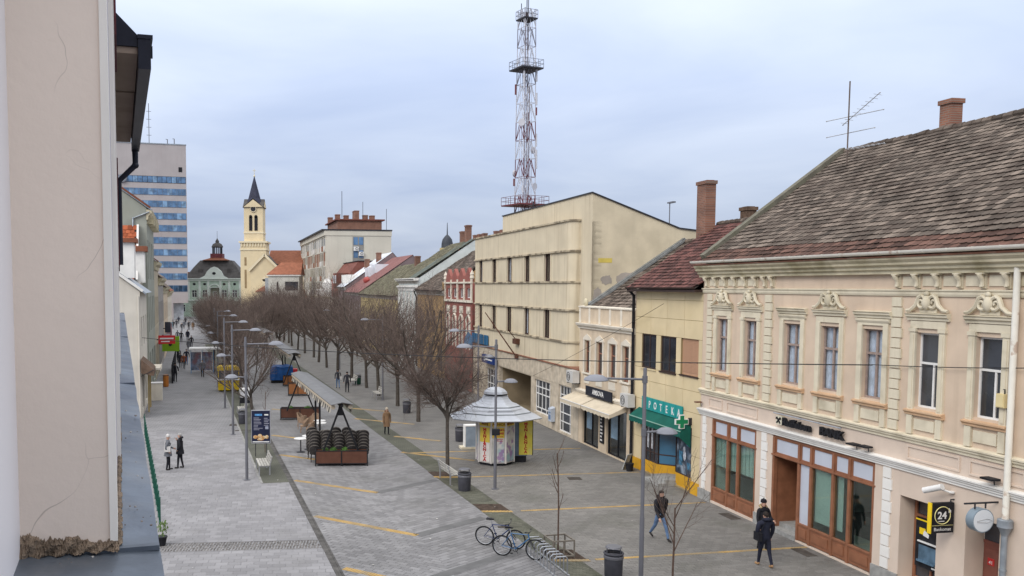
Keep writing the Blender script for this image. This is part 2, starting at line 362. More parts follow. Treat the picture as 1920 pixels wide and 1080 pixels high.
def pave(parent, O, rot, w, d, gap, poly, m, nobj, bond=0.5, jit=0.0):
    """lay pavers in running bond over a convex polygon: the ones that show largest are pieces of their own, the rest one mesh"""
    ca, sa = math.cos(rot), math.sin(rot); inv = [((x - O[0]) * ca + (y - O[1]) * sa, -(x - O[0]) * sa + (y - O[1]) * ca) for x, y in poly]
    us = [p[0] for p in inv]; vs = [p[1] for p in inv]
    full = []; rest = MB(); rest.rn = []; n = len(inv)
    ms = paver_mesh(w - gap, d - gap, m)
    for j in range(math.floor(min(vs) / d) - 1, math.ceil(max(vs) / d) + 1):
        off = (j % 2) * bond * w + random.uniform(-jit, jit) * w
        for i in range(math.floor(min(us) / w) - 2, math.ceil(max(us) / w) + 1):
            u0 = i * w + off + gap / 2; u1 = u0 + w - gap; v0 = j * d + gap / 2; v1 = v0 + d - gap
            q = [(u0, v0), (u1, v0), (u1, v1), (u0, v1)]; c = q; whole = True
            for k in range(n):
                c2 = clip(c, inv[k], inv[(k + 1) % n])
                if len(c2) < 3: c = None; break
                if c2 != c: whole = False
                c = c2
            if not c: continue
            wp = lambda p: (O[0] + p[0] * ca - p[1] * sa, O[1] + p[0] * sa + p[1] * ca)
            cen = wp(((u0 + u1) / 2, (v0 + v1) / 2))
            if whole and in_view((cen[0], cen[1], 0)): full.append((cen[1], cen))
            else:
                pp = [wp(p) for p in c]
                if not in_view((pp[0][0], pp[0][1], 0), 60): continue
                t = random.uniform(.0025, .005)
                rest.add([(x, y, -.012) for x, y in pp] + [(x, y, t) for x, y in pp],
                         [tuple(range(len(pp), 2 * len(pp)))] + [(k, (k + 1) % len(pp), len(pp) + (k + 1) % len(pp), len(pp) + k) for k in range(len(pp))])
    full.sort()
    for k, (_, c) in enumerate(full[:nobj]): link('paver', ms[k % 4], parent, loc=(c[0], c[1], 0), rz=rot)
    for _, c in full[nobj:]:
        me = ms[random.randrange(4)]
        rest.add([(c[0] + v.co.x * ca - v.co.y * sa, c[1] + v.co.x * sa + v.co.y * ca, v.co.z) for v in me.vertices], [tuple(p.vertices) for p in me.polygons])
    if rest.v: rest.build('paving_pieces', m, parent, kind='stuff')
# left pavement: bond across, from the frame's lower edge up to a cobbled band and beyond it
aL = math.atan2(0.42, 5.12)
def bandline(x, k): return 28.65 + (x + 2.03) * 0.081 + k
x0, x1 = -9.6, X_drain(26)
pave(P_L, (-2.0, 28.6), aL, 0.40, 0.30, 0.014, [(-8.6, 24.5), (X_drain(24.5) - .13, 24.5), (X_drain(28.6) - .13, bandline(X_drain(28.6), 0)), (-9.2, bandline(-9.2, 0))], M_paver_l, 160, jit=.15)
pave(P_L, (-2.0, 29.6), aL, 0.40, 0.30, 0.014, [(-9.6, bandline(-9.6, .98)), (X_drain(29.6) - .13, bandline(X_drain(29.6), .98)), (X_drain(52) - .13, 52), (-16.4, 52)], M_paver_l, 140, jit=.15)
cb = MB(); cb.rn = []
for i in range(76):
    for j in range(10):
        x = -8.6 + i * 0.1 + random.uniform(-.015, .015); k = 0.04 + j * 0.098 + random.uniform(-.012, .012); y = bandline(x, k)
        if x > X_drain(y) - 0.16: continue
        r = random.uniform(.038, .047); a = random.uniform(0, 1.5); t = random.uniform(.002, .008)
        cb.add([(x + r * math.cos(a + q * 1.571), y + r * math.sin(a + q * 1.571), -.005) for q in range(4)] + [(x + .75 * r * math.cos(a + q * 1.571), y + .75 * r * math.sin(a + q * 1.571), t) for q in range(4)],
               [(4, 5, 6, 7), (0, 1, 5, 4), (1, 2, 6, 5), (2, 3, 7, 6), (3, 0, 4, 7)])
cb.build('cobbles', M_cobble, P_L, kind='stuff')
# middle pavement: two fields of pavers that meet in a chevron
kink = lambda y: 1.15 - 0.2243 * (y - 30.15)
a1 = math.atan2(-2.45, 3.75); a2 = math.atan2(2.07, 2.3)
pave(P_M, (1.15, 30.15), a1, 0.40, 0.20, 0.013, [(X_drain(24.5) + .13, 24.5), (kink(24.5), 24.5), (kink(50), 50), (X_drain(50) + .13, 50)], M_paver_m, 300)
pave(P_M, (1.15, 30.15), a2, 0.40, 0.20, 0.013, [(kink(24.5), 24.5), (X_rl(24.5), 24.5), (X_rl(50), 50), (kink(50), 50)], M_paver_m, 0)
pave(P_G, (6, 26), R(-12), 0.20, 0.10, 0.010, [(X_rl(24.5), 24.5), (X_rr(24.5), 24.5), (X_rr(44), 44), (X_rl(44), 44)], M_paver_g, 0)
aR = math.atan2(1.31, 7.22)
pave(P_R, (6.55, 27.4), aR, 0.30, 0.20, 0.010, [(X_rr(24.5), 24.5), (X_face(24.5), 24.5), (X_face(46), 46), (X_rr(46), 46)], M_paver_r, 300)
# the mossy strip under the left-hand trees, with its edging
Y0 = 38.2
sl = MB()
for i in range(20):
    a = Y0 + (130 - Y0) * i / 20; b = Y0 + (130 - Y0) * (i + 1) / 20
    sl.quad((X_sl(a), a, .010), (X_drain(a) - .14, a + .25, .010), (X_drain(b) - .14, b + .25, .010), (X_sl(b), b, .010))
sl.build('planting_strip', far_g, kind='structure')
for nm, f, w_, m_, zz in (('drain_channel', X_drain, 0.085, M_drain, .014), ('edging', X_sl, 0.06, M_curb, .018)):
    s = MB(); y = 24.0 if nm == 'drain_channel' else Y0
    while y < 130:
        e = y + 1.0
        for a, b in (((-w_ - .03, -w_ + .025), (w_ - .025, w_ + .03)) if nm == 'drain_channel' else ((-w_, w_),)):
            s.slab([(f(y) + a, y), (f(y) + b, y), (f(e) + b, e - .012), (f(e) + a, e - .012)], -.01, zz)
        if nm == 'drain_channel':
            s.slab([(f(y) - w_ + .03, y), (f(y) + w_ - .03, y), (f(e) + w_ - .03, e - .012), (f(e) - w_ + .03, e - .012)], -.01, .006)
        y = e
    s.build(nm, m_, kind='structure')
# yellow ribbed guidance strips and the dark bands that carry them on
def tactile(p, q, wd, parent, ribs=True, m=None, name='tactile_strip'):
    p = Vector((*p, 0)); q = Vector((*q, 0)); d = (q - p); L = d.length; d.normalize(); nrm = Vector((-d.y, d.x, 0)) * wd / 2
    s = MB(); up = Vector((0, 0, 1))
    s.slab([(v.x, v.y) for v in (p - nrm, q - nrm, q + nrm, p + nrm)], -.005, .008)
    if ribs:
        k = 0.0
        while k < L - .04:
            c = p + d * (k + .04); s.slab([((c + d * u + nrm * t).x, (c + d * u + nrm * t).y) for u, t in ((-.022, -.92), (.022, -.92), (.022, .92), (-.022, .92))], .007, .016); k += .10
    s.build(name, m or M_tactile, parent)
for p, q in (((-3.98, 38.81), (-0.27, 36.48)), ((-2.62, 32.71), (1.15, 30.15)), ((-1.23, 26.56), (.9, 25.15)), ((-5.35, 44.75), (-1.6, 42.4)), ((-6.52, 50.73), (-2.8, 48.3)), ((-7.89, 61.57), (-5.1, 59.9)),
             ((.92, 45.48), (4.5, 43.26)), ((.62, 50.36), (3.17, 48.79)), ((-1.92, 57.09), (1.91, 54.77)), ((-2.2, 61.9), (.1, 60.5))): tactile(p, q, .26, P_M, q[1] < 46)
for p, q in (((-0.27, 36.48), (2.35, 38.9)), ((1.15, 30.15), (3.75, 32.5)), ((0.9, 25.15), (4.6, 28.5))): tactile(p, q, .42, P_M, False, mat('dark paver', (0.125, 0.123, 0.123), .8, .12, 2, bump=.2), 'dark_paver_band')
for p, q in (((6.72, 27.43), (14.05, 28.76)), ((5.3, 33.49), (12.9, 34.8)), ((2.45, 39.35), (11.9, 40.55)), ((1.2, 45.3), (10.5, 46.6))): tactile(p, q, .15, P_R, q[1] < 36)
# openings in the paving round the trees: soil, with a yellow ribbed edge
for (x, y) in ((4.21, 33.98), (5.78, 27.92), (2.72, 40.1)):
    for nm, a, b, c, dd, z0, z1, m_ in (('tree_pit', -.55, .55, -.5, .55, -.004, .014, M_soil), ('tactile_edge', -.58, .6, -.68, -.5, -.004, .016, M_tactile)):
        s = MB(); s.slab([(x + u - .231 * v, y + v) for u, v in ((a, c), (b, c), (b, dd), (a, dd))], z0, z1)
        if nm == 'tactile_edge':
            for k in range(9): s.slab([(x - .53 + k * .13 + u - .231 * v, y + v) for u, v in ((0, -.67), (.05, -.67), (.08, -.51), (.03, -.51))], z1, z1 + .01)
        s.build(nm, m_, P_G)
# covers and mats let into the paving
for x, y, a, b, r in ((13.05, 32.7, .45, .22, FB.rz), (13.7, 28.2, .45, .2, FB.rz), (-8.2, 52.4, .75, .12, 0), (4.3, 31.2, .2, .12, 0), (-9.3, 54.5, .35, .3, .1), (8.6, 39.2, .3, .3, 0)):
    s = MB(); s.box(-a, a, -b, b, -.01, .008)
    for k in range(5): s.box(-a * .9, a * .9, -b + (k + .3) * b * 2 / 5, -b + (k + .75) * b * 2 / 5, .007, .013)
    o = s.build('drain_cover', mat('iron cover', (.07, .06, .052), .8, .3, 4, bump=.3), P_R if x > 2 else P_L, loc=(x, y, 0), rz=r)
lit = MB()
for k in range(46):
    y = random.uniform(26, 50); x = random.uniform(X_left(y) + 2, X_face(y) - .5); r = random.uniform(.012, .045); a = random.uniform(0, 6)
    lit.add([(x + r * math.cos(a), y + r * math.sin(a), .017), (x + r * math.cos(a + 2), y + r * math.sin(a + 2), .02), (x + r * math.cos(a + 3.4), y + r * math.sin(a + 3.4), .018), (x + r * math.cos(a + 5), y + r * math.sin(a + 5), .024)], [(0, 1, 2, 3)])
lit.build('litter', mat('paper scraps', (.5, .48, .44), .9, .4, 20), label='small scraps of paper and leaves on the paving', category='litter', kind='stuff')
# ------------------------------------------------------------------ building kit (local frame: x along the front, y into the house, z up)
def holed_wall(s, x0, x1, z0, z1, holes, y=0.0, dep=0.2):
    xs = sorted({x0, x1, *[h[0] for h in holes], *[h[1] for h in holes]}); zs = sorted({z0, z1, *[h[2] for h in holes], *[h[3] for h in holes]})
    xs = [x for x in xs if x0 <= x <= x1]; zs = [z for z in zs if z0 <= z <= z1]
    for i in range(len(xs) - 1):
        for j in range(len(zs) - 1):
            cx, cz = (xs[i] + xs[i + 1]) / 2, (zs[j] + zs[j + 1]) / 2
            if any(h[0] < cx < h[1] and h[2] < cz < h[3] for h in holes): continue
            s.quad((xs[i], y, zs[j]), (xs[i + 1], y, zs[j]), (xs[i + 1], y, zs[j + 1]), (xs[i], y, zs[j + 1]))
    for a, b, c, d in holes:
        s.quad((a, y, c), (a, y, d), (a, y + dep, d), (a, y + dep, c)); s.quad((b, y, d), (b, y, c), (b, y + dep, c), (b, y + dep, d))
        s.quad((a, y, d), (b, y, d), (b, y + dep, d), (a, y + dep, d)); s.quad((b, y, c), (a, y, c), (a, y + dep, c), (b, y + dep, c))
    return s
def window(parent, x0, x1, z0, z1, y, rows, mf, mg, fr=0.06, dep=0.06, bar=None, curtain=None, room=None, name='window', label=None):
    """frame with its glazing bars; every light a pane of its own; optional curtain and dark room behind"""
    bar = bar or fr * 0.75; s = MB()
    s.box(x0, x0 + fr, y, y + dep, z0, z1); s.box(x1 - fr, x1, y, y + dep, z0, z1)
    s.box(x0 + fr, x1 - fr, y + .002, y + dep, z0, z0 + fr); s.box(x0 + fr, x1 - fr, y + .002, y + dep, z1 - fr, z1)
    H = z1 - z0 - 2 * fr; W = x1 - x0 - 2 * fr; z = z0 + fr; panes = []
    for k, (h, n) in enumerate(rows):
        zt = z + H * h; cols = n if isinstance(n, (list, tuple)) else [1 / n] * n; x = x0 + fr
        if k < len(rows) - 1: s.box(x0 + fr, x1 - fr, y - .006, y + dep, zt - bar / 2, zt + bar / 2)
        for i, c in enumerate(cols):
            xe = x + W * c; panes.append((x, xe, z, zt))
            if i < len(cols) - 1: s.box(xe - bar / 2, xe + bar / 2, y + .003, y + dep, z, zt)
            x = xe
        z = zt
    o = s.build(name, mf, parent)
    if label: o['label'] = label
    for a, b, c, d in panes:
        MB().box(a, b, y + dep * .55, y + dep * .75, c, d).build('pane', mg, o)
    if curtain:
        s = MB(); n = max(6, int((x1 - x0) / .05)); yy = y + dep + .035
        for i in range(n):
            a = x0 + .02 + (x1 - x0 - .04) * i / n; b = x0 + .02 + (x1 - x0 - .04) * (i + 1) / n
            s.quad((a, yy + .025 * math.sin(i * 1.9), z0 + .02), (b, yy + .025 * math.sin((i + 1) * 1.9), z0 + .02), (b, yy + .012 * math.sin((i + 1) * 1.9), z1 - .02), (a, yy + .012 * math.sin(i * 1.9), z1 - .02))
        s.build('curtain', curtain, o)
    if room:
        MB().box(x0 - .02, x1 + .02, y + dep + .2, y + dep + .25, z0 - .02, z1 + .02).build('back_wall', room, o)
    return o
_tile = {}
def tile_mesh(w, l, m, t=0.042, tip=0.3, lip=None):
    key = (w, l, m.name)
    if key not in _tile:
        L = []
        for k in range(5):
            j = lambda q: random.uniform(-q, q); s = MB(); h = w / 2 * random.uniform(.93, .99); e = l * tip * .35; tl = j(.004)
            s.cur = 0; top = [(-h, e, t), (-h * .5, j(.006), t + .004 + tl), (h * .5, j(.006), t + .004 - tl), (h, e, t), (h, l, .004), (-h, l, .004)]
            bot = [(x, y, z - t) for x, y, z in top]
            f = random.uniform(.30, .40); zz = t + (.004 - t) * f; st = [(h, l * f, zz), (-h, l * f, zz)]
            s.add(top + bot + st, [(0, 1, 2, 3, 12, 13), (13, 12, 4, 5)] + [(i, 6 + i, 6 + (i + 1) % 6, (i + 1) % 6) for i in range(3)] + [(3, 9, 10, 4, 12), (5, 11, 6, 0, 13)])
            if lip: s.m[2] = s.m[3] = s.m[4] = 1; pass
            L.append(s.mesh('tile', [m, lip] if lip else m))
        _tile[key] = L
    return _tile[key]
def tile_roof(parent, O, U, V, width, length, w, exp, m, nobj=0, m2=None, rows2=0, skip=None, wob=0.012, edge=None, lip=None):
    """plain tiles over a slope: O lower left corner, U along the eave, V up the slope (unit, local). Largest-showing ones are pieces."""
    O = Vector(O); U = Vector(U).normalized(); V = Vector(V).normalized(); Nn = U.cross(V).normalized()
    mw = parent.matrix_basis.copy(); rest = MB(); rest.rn = []; rest2 = MB(); rest2.rn = []; cand = []
    nr = int(length / exp); nc = int(width / w) + 1
    B = Matrix((U, V, Nn)).transposed().to_4x4(); tl = exp * 1.45
    rx = -math.atan2(0.016, exp)
    for r in range(nr):
        sag = 0.0
        for c in range(nc):
            u = (c + (.5 if r % 2 else 0)) * w; v = r * exp
            if edge and not edge(u, v): continue
            if u > width or u < 0: continue
            if skip and random.random() < skip: continue
            wv = wob * (math.sin(u * 1.3 + r * .7) + math.sin(u * .45 + r * .21) + random.uniform(-.3, .3))
            P = O + U * (u + random.uniform(-.006, .006)) + V * (v + random.uniform(-.007, .007)) + Nn * (0.018 + wv)
            q = Matrix.Translation(P) @ B @ Matrix.Rotation(random.uniform(-.02, .02), 4, 'Z')
            wp = mw @ P; vis = in_view(wp, -4)
            cand.append((0 if vis else 1, (wp - Vector((0, 0, CAMZ))).length, r, q))
    cand.sort(key=lambda z: (z[0], z[1])); k = 0
    for vis, _, r, q in cand:
        mm = m2 if (m2 and r < rows2) else m; ms = tile_mesh(w, tl, mm, lip=lip); me = ms[random.randrange(5)]
        if k < nobj and vis == 0:
            o = link('tile', me, parent); o.matrix_local = q; k += 1
        else:
            tgt = rest2 if (m2 and r < rows2) else rest
            tgt.addmesh(me, q)
    if rest.v: rest.build('roof_tiles', [m, lip] if lip else m, parent, kind='stuff')
    if rest2.v: rest2.build('eave_tiles', [m2, lip] if lip else m2, parent, kind='stuff')
def gutter(parent, x0, x1, y, z, m, r=0.075, seg=0.9, name='gutter', rust=None):
    s = MB(); x = x0
    while x < x1 - .01:
        e = min(x + seg, x1); prof = [(y + r * math.cos(a), z + r * math.sin(a)) for a in [PI + PI * i / 8 for i in range(9)]]
        prof += [(y + (r - .012) * math.cos(a), z + (r - .012) * math.sin(a)) for a in [2 * PI - PI * i / 8 for i in range(9)]]
        s.prof(prof, x, e); s.prof([(y + (r + .008) * math.cos(a), z + .004 + (r + .008) * math.sin(a)) for a in [PI + PI * i / 8 for i in range(9)]], e - .03, e); x = e
    return s.build(name, m, parent, smooth=True)
def downpipe(parent, pts, m, r=0.06, name='downpipe'):
    s = MB(); s.tube(pts, r, 10)
    for p in pts[1:-1]: s.ball(p, r * 1.15, 8, 6)
    return s.build(name, m, parent, smooth=True)
def chimney(parent, x, y, z0, z1, wx, wy, m=None, cap=True, round_=False, label=None):
    s = MB()
    if round_: s.lathe([(wx / 2, z0), (wx / 2 * .97, z1 - .2), (wx / 2 * 1.0, z1 - .2), (wx / 2 * 1.0, z1)], 14, (x, y))
    else:
        s.box(x - wx / 2, x + wx / 2, y - wy / 2, y + wy / 2, z0, z1 - .16); s.box(x - wx / 2 - .05, x + wx / 2 + .05, y - wy / 2 - .05, y + wy / 2 + .05, z1 - .16, z1)
        s.box(x - wx / 2 + .06, x + wx / 2 - .06, y - wy / 2 + .06, y + wy / 2 - .06, z1, z1 + .03)
    o = s.build('chimney', m or M_chimney, parent)
    if label: o['label'] = label
    return o
def scroll(s, cx, y, z, R0, dirn, turns=1.4, r=0.035, n=26):
    pts = []
    for i in range(n):
        t = i / (n - 1); a = PI * .5 - dirn * turns * 2 * PI * t; rad = R0 * (1 - .82 * t); pts.append((cx + rad * math.cos(a), y, z + rad * math.sin(a)))
    s.tube(pts, [r * (1 - .4 * i / n) for i in range(n)], 6)

# ------------------------------------------------------------------ the bank
M_pink = mat('pinkish plaster', (0.60, 0.475, 0.36), 0.9, 0.05, 1.5, bump=0.12, bscale=25, dirt=0.45, dirtcol=(0.44, 0.33, 0.24), dscale=0.6, streak=0.30, streakcol=(.36, .27, .19))
M_pink2 = mat('pale pink plaster', (0.62, 0.51, 0.42), 0.9, 0.04, 1.5, bump=0.1, bscale=25, streak=.15, streakcol=(.42, .33, .26), dirt=0.35, dirtcol=(0.5, 0.39, 0.31), dscale=0.4)
M_trim = mat('cream stucco', (0.64, 0.575, 0.44), 0.88, 0.06, 2, bump=0.12, bscale=30, dirt=0.65, dirtcol=(0.36, 0.315, 0.22), dscale=1.1, streak=0.4)
M_trim_dirty = mat('weathered stucco', (0.55, 0.49, 0.35), 0.92, 0.10, 2, bump=0.2, bscale=30, dirt=0.75, dirtcol=(0.22, 0.19, 0.10), dscale=0.9, dlo=.42, dhi=.7)
M_white_st = mat('white stucco', (0.74, 0.72, 0.68), 0.85, 0.05, 2, bump=0.1, dirt=0.3, dirtcol=(0.4, 0.38, 0.34), dscale=1.0)
M_brown = mat('brown timber', (0.25, 0.105, 0.055), 0.5, 0.14, 3, bump=0.1, spec=0.4)
M_frost = mat('frosted panel', (0.50, 0.53, 0.60), 0.25, 0.05, 1, spec=0.6)
M_tile = mat('weathered roof tile', (0.135, 0.108, 0.088), 0.95, 0.25, 2, rnd=0.5, bump=0.4, bscale=30, dirt=0.7, dirtcol=(0.070, 0.052, 0.042), dscale=1.4, dlo=.46, dhi=.62)
M_tile_new = mat('newer red tile', (0.10, 0.054, 0.041), 0.9, 0.2, 4, rnd=0.5, bump=0.3, bscale=30, dirt=0.5, dirtcol=(0.12, 0.075, 0.06), dscale=1.4)
M_lip = mat('shaded tile edge', (0.035, 0.027, 0.022), 0.95, 0.25, 2, rnd=0.3)  # shade under the tile rows, put into the colour of their lower ends
M_gut = mat('cream gutter paint', (0.74, 0.71, 0.63), 0.5, 0.05, 3, dirt=0.55, dirtcol=(0.30, 0.14, 0.06), dscale=2.3, dlo=.6, dhi=.68)
M_win_old = mat('old grey window paint', (0.30, 0.23, 0.20), 0.8, 0.15, 6)
G_clear = glass_clear('clear glass', (.9, .93, .95), .1); G_tint = glass_clear('greenish glass', (0.78, 0.86, 0.83), 0.3)

bank = thing('bank_building', 'two storey pinkish bank with cream window scrolls and a weathered tile roof', 'building', FB.at(0), FB.rz)
BX1 = 16.2
wins = [(1.10, 1.92), (3.00, 3.84), (5.42, 6.36), (7.37, 8.30), (9.33, 10.21), (11.47, 12.31), (13.48, 14.31)]
uph = [(a, b, 5.32, 7.40) for a, b in wins]
low = [(0.90, 3.95, 0.10, 3.42), (4.95, 10.05, 0.06, 3.45), (11.10, 12.46, 0.30, 2.73), (13.41, 14.45, 0.04, 2.76)]
s = MB(); holed_wall(s, 0, BX1, 4.35, 9.2, uph, 0, .18); s.quad((0, 0, 4.35), (0, 9, 4.35), (0, 9, 9.2), (0, 0, 9.2)); s.build('upper_wall', M_pink, bank)
s = MB(); holed_wall(s, 0, BX1, 0, 4.35, low, 0, .12); s.build('lower_wall', M_pink2, bank)
s = MB(); s.box(0.02, BX1 - .02, 6.0, 11, 0, 9.1); s.quad((0, .3, 0), (0, 6, 0), (0, 6, 9.2), (0, .3, 9.2)); s.build('rear_wall', M_pink2, bank)
# plinth
for a, b in ((0, .9), (3.95, 4.95), (10.05, 11.1), (12.46, 13.41), (14.45, BX1)): MB().box(a - (.03 if a == 0 else 0), b, -.05, .02, 0, .42).build('plinth', M_concrete, bank)
# white moulded band and cream string course
def mould(name, m, x0, x1, prof): return MB().prof(prof, x0, x1).build(name, m, bank)
mould('shop_cornice', M_white_st, -.06, BX1, [(0.02, 3.46), (-.05, 3.46), (-.05, 3.52), (-.09, 3.54), (-.09, 3.58), (-.13, 3.61), (-.13, 3.64), (-.17, 3.67), (-.17, 3.71), (0.02, 3.74)])
mould('string_course', M_trim, -.04, BX1, [(0.02, 4.30), (-.05, 4.30), (-.05, 4.36), (-.10, 4.40), (-.10, 4.44), (-.14, 4.47), (-.14, 4.51), (0.02, 4.55)])
mould('frieze_moulding', M_trim, -.03, BX1, [(0.02, 8.40), (-.04, 8.40), (-.06, 8.46), (-.06, 8.52), (-.09, 8.55), (-.09, 8.58), (0.02, 8.60)])
mould('cornice', M_trim_dirty, -.10, BX1, [(0.02, 9.02), (-.16, 9.02), (-.16, 9.10), (-.24, 9.15), (-.24, 9.22), (-.34, 9.28), (-.34, 9.34), (-.42, 9.42), (-.42, 9.48), (0.4, 9.48)])
mould('eave_flashing', mat('rusty flashing', (0.26, 0.12, 0.075), 0.7, 0.2, 3, dirt=.5, dirtcol=(.4, .35, .28), dscale=2), -.12, BX1, [(0.4, 9.485), (-.45, 9.485), (-.45, 9.53), (0.4, 9.60)])
gutter(bank, -.1, BX1, -.50, 9.66, M_gut, r=.10, seg=.82)
# brackets and frieze panels under the cornice
def bracket_mesh():
    s = MB(); s.profy([(-.07, 8.62), (.07, 8.62), (.07, 9.0), (-.07, 9.0)], -.06, .0)
    pts = [(0, -.05, 8.64), (0, -.10, 8.68), (0, -.085, 8.76), (0, -.11, 8.86), (0, -.17, 8.93), (0, -.2, 8.99)]
    s.tube(pts, [.04, .065, .055, .06, .07, .06], 8); s.box(-.1, .1, -.22, -.01, 8.985, 9.018); return smoothed(s.mesh('bracket', M_trim))
bm_ = bracket_mesh()
for x in [.35, 1.02, 1.70, 2.38, 3.06, 3.74, 4.30, 4.75] + [10.75 + .73 * i for i in range(7)]: link('bracket', bm_, bank, loc=(x, 0, 0))
for x0, x1 in [(.35 + .67 * i, 1.02 + .67 * i) for i in range(5)] + [(10.75 + .73 * i, 11.48 + .73 * i) for i in range(6)]:
    MB().box(x0 + .14, x1 - .14, -.03, .01, 8.68, 8.95).build('frieze_panel', M_trim, bank)
# rusticated quoins, each block a piece
def blocks(x0, x1, z0, z1, h, m, gap=.03, proud=.05):
    n = max(1, round((z1 - z0) / h)); hh = (z1 - z0) / n; me = {}
    for i in range(n):
        ins = 0.0 if i % 2 else .05; k = i % 2
        if k not in me:
            s = MB(); w_ = x1 - x0 - ins; s.box(0, w_, -proud, .01, gap / 2, hh - gap / 2); me[k] = s.mesh('quoin', m)
        link('quoin', me[k], bank, loc=(x0, 0, z0 + i * hh))
for x0, x1 in ((.36, .78), (4.29, 4.77), (10.52, 10.94)): blocks(x0, x1, 4.56, 8.38, .30, M_trim)
for x0, x1 in ((.22, .52), (4.32, 4.68), (10.42, 10.78)): blocks(x0, x1, .44, 3.44, .33, M_white_st, .025, .04)
# recessed panels between band and string course, drawn by their mouldings
for x0, x1 in ((.62, 1.62), (1.95, 4.0), (11.3, 13.15), (13.45, 15.1)):
    s = MB(); z0, z1 = 3.82, 4.22
    for a, b, c, d in ((x0, x1, z0, z0 + .05), (x0, x1, z1 - .05, z1), (x0, x0 + .05, z0 + .05, z1 - .05), (x1 - .05, x1, z0 + .05, z1 - .05)): s.box(a, b, -.035, .01, c, d)
    s.build('panel_moulding', M_pink2, bank)
# window dressings
for i, (a, b) in enumerate(wins):
    c = (a + b) / 2; hw = (b - a) / 2; pil = i in (0, 1, 5, 6); wd = .20
    s = MB()
    for sg in (-1, 1):
        x = c + sg * (hw + wd / 2); s.box(x - wd / 2, x + wd / 2, -.06, .01, 5.22, 7.52)
        if pil: s.box(x - wd / 2 - .03, x + wd / 2 + .03, -.085, .01, 7.42, 7.52); s.box(x - .05, x + .05, -.075, 0, 5.3, 7.35)
    s.box(c - hw - wd - .003, c + hw + wd + .003, -.05, .01, 7.52, 7.72 if pil else 7.70); s.build('window_surround', M_trim, bank)
    s = MB(); L = hw + wd + .12
    s.prof([(0.01, 7.74), (-.07, 7.74), (-.07, 7.80), (-.13, 7.84), (-.13, 7.89), (-.17, 7.92), (0.01, 7.95)], c - L, c + L)
    if i in (2, 4): s.prof([(0.01, 7.60), (-.06, 7.60), (-.09, 7.66), (-.09, 7.70), (0.01, 7.735)], c - L + .06, c + L - .06)
    s.build('window_cornice', M_trim, bank)
    if i not in (2, 4):
        s = MB(); zz = 7.95; y = -.10
        s.prof([(0, zz), (-.06, zz), (-.06, zz + .3), (0, zz + .32)], c - hw * .72, c + hw * .72)
        for sg in (-1, 1):
            scroll(s, c + sg * hw * .50, y, zz + .27, .19, -sg, 1.35, .05)
            s.tube([(c + sg * L * .98, y, zz + .05), (c + sg * L * .78, y, zz + .07), (c + sg * hw * .95, y, zz + .20), (c + sg * hw * .72, y, zz + .42), (c + sg * hw * .45, y, zz + .48)], [.05, .055, .06, .06, .05], 6)
        s.ball((c, y - .02, zz + .28), (.13, .10, .20), 10, 7); s.ball((c, y - .02, zz + .52), (.08, .06, .07), 8, 6); s.box(c - .12, c + .12, -.12, 0, zz + .42, zz + .47)
        s.build('pediment', M_trim, bank, smooth=True)
    s = MB(); s.prof([(0.05, 5.10), (-.09, 5.10), (-.09, 5.15), (-.14, 5.19), (-.14, 5.23), (0.17, 5.30)], c - hw - wd - .06, c + hw + wd + .06)
    s.build('window_sill', mat('tan sill paint', (.55, .36, .22), .8, .1, 3, dirt=.4, dirtcol=(.5, .42, .3), dscale=2), bank)
    s = MB()
    for sg in (-1, 1): s.box(c + sg * (hw + wd / 2) - wd / 2, c + sg * (hw + wd / 2) + wd / 2, -.07, .01, 4.56, 5.09)
    s.box(c - hw + .06, c + hw - .06, -.045, .01, 4.70, 5.0); s.build('apron_panel', M_trim, bank)
    if i < 5: window(bank, a, b, 5.32, 7.40, .12, [(.66, 2), (.34, 2)], M_win_old, G_clear, .06, .06, .07, M_curtain, M_dark_room)
    else: window(bank, a, b, 5.32, 7.40, .12, [(.60, [.62, .38]), (.40, 1)], M_white, M_glass, .055, .06, .06)
# ground-floor shop fronts in brown timber
def shopfront(x0, x1, bays, y, z0=.10, ztr=2.74, zt=3.42):
    o = MB(); root = None; s = MB()
    s.box(x0, x1, y, y + .10, ztr - .05, ztr + .06); s.box(x0 - .04, x1 + .04, y - .05, y + .02, ztr - .02, ztr + .03); s.box(x0, x1, y, y + .10, zt - .07, zt)
    root = s.build('shopfront', M_brown, bank); edges = sorted({e for q in bays for e in q[:2]})
    post = MB()
    for e in edges: post.box(e - .055, e + .055, y - .02, y + .11, .06, zt - .07)
    post.build('post', M_brown, root)
    for a, b, kind in bays:
        a2, b2 = a + .055, b - .055
        MB().box(a2 + .05, b2 - .05, y + .05, y + .06, ztr + .10, zt - .11).build('transom_panel', M_frost, root)
        t = MB(); t.box(a2, b2, y + .02, y + .08, ztr + .06, ztr + .10); t.box(a2, b2, y + .02, y + .08, zt - .11, zt - .07); t.box(a2, a2 + .05, y + .02, y + .08, ztr + .1, zt - .11); t.box(b2 - .05, b2, y + .02, y + .08, ztr + .1, zt - .11); t.build('transom_frame', M_brown, root)
        if kind == 'door': continue
        r = MB(); r.box(a2, b2, y, y + .09, z0, .62); r.box(a2 + .09, b2 - .09, y - .025, y, z0 + .12, .52); r.box(a2, b2, y - .03, y + .09, .62, .68); r.build('stall_riser', M_brown, root)
        MB().box(a2, b2, y + .045, y + .055, .68, ztr - .05).build('pane', G_tint if kind == 'glass' else M_frost, root)
    return root
sf1 = shopfront(.90, 3.95, [(.955, 2.02, 'glass'), (2.02, 2.72, 'glass'), (2.72, 3.895, 'glass')], .03)
sf2 = shopfront(4.95, 10.05, [(5.0, 6.42, 'door'), (6.42, 7.06, 'panel'), (7.06, 8.16, 'glass'), (8.16, 8.92, 'glass'), (8.92, 10.0, 'glass')], .03)
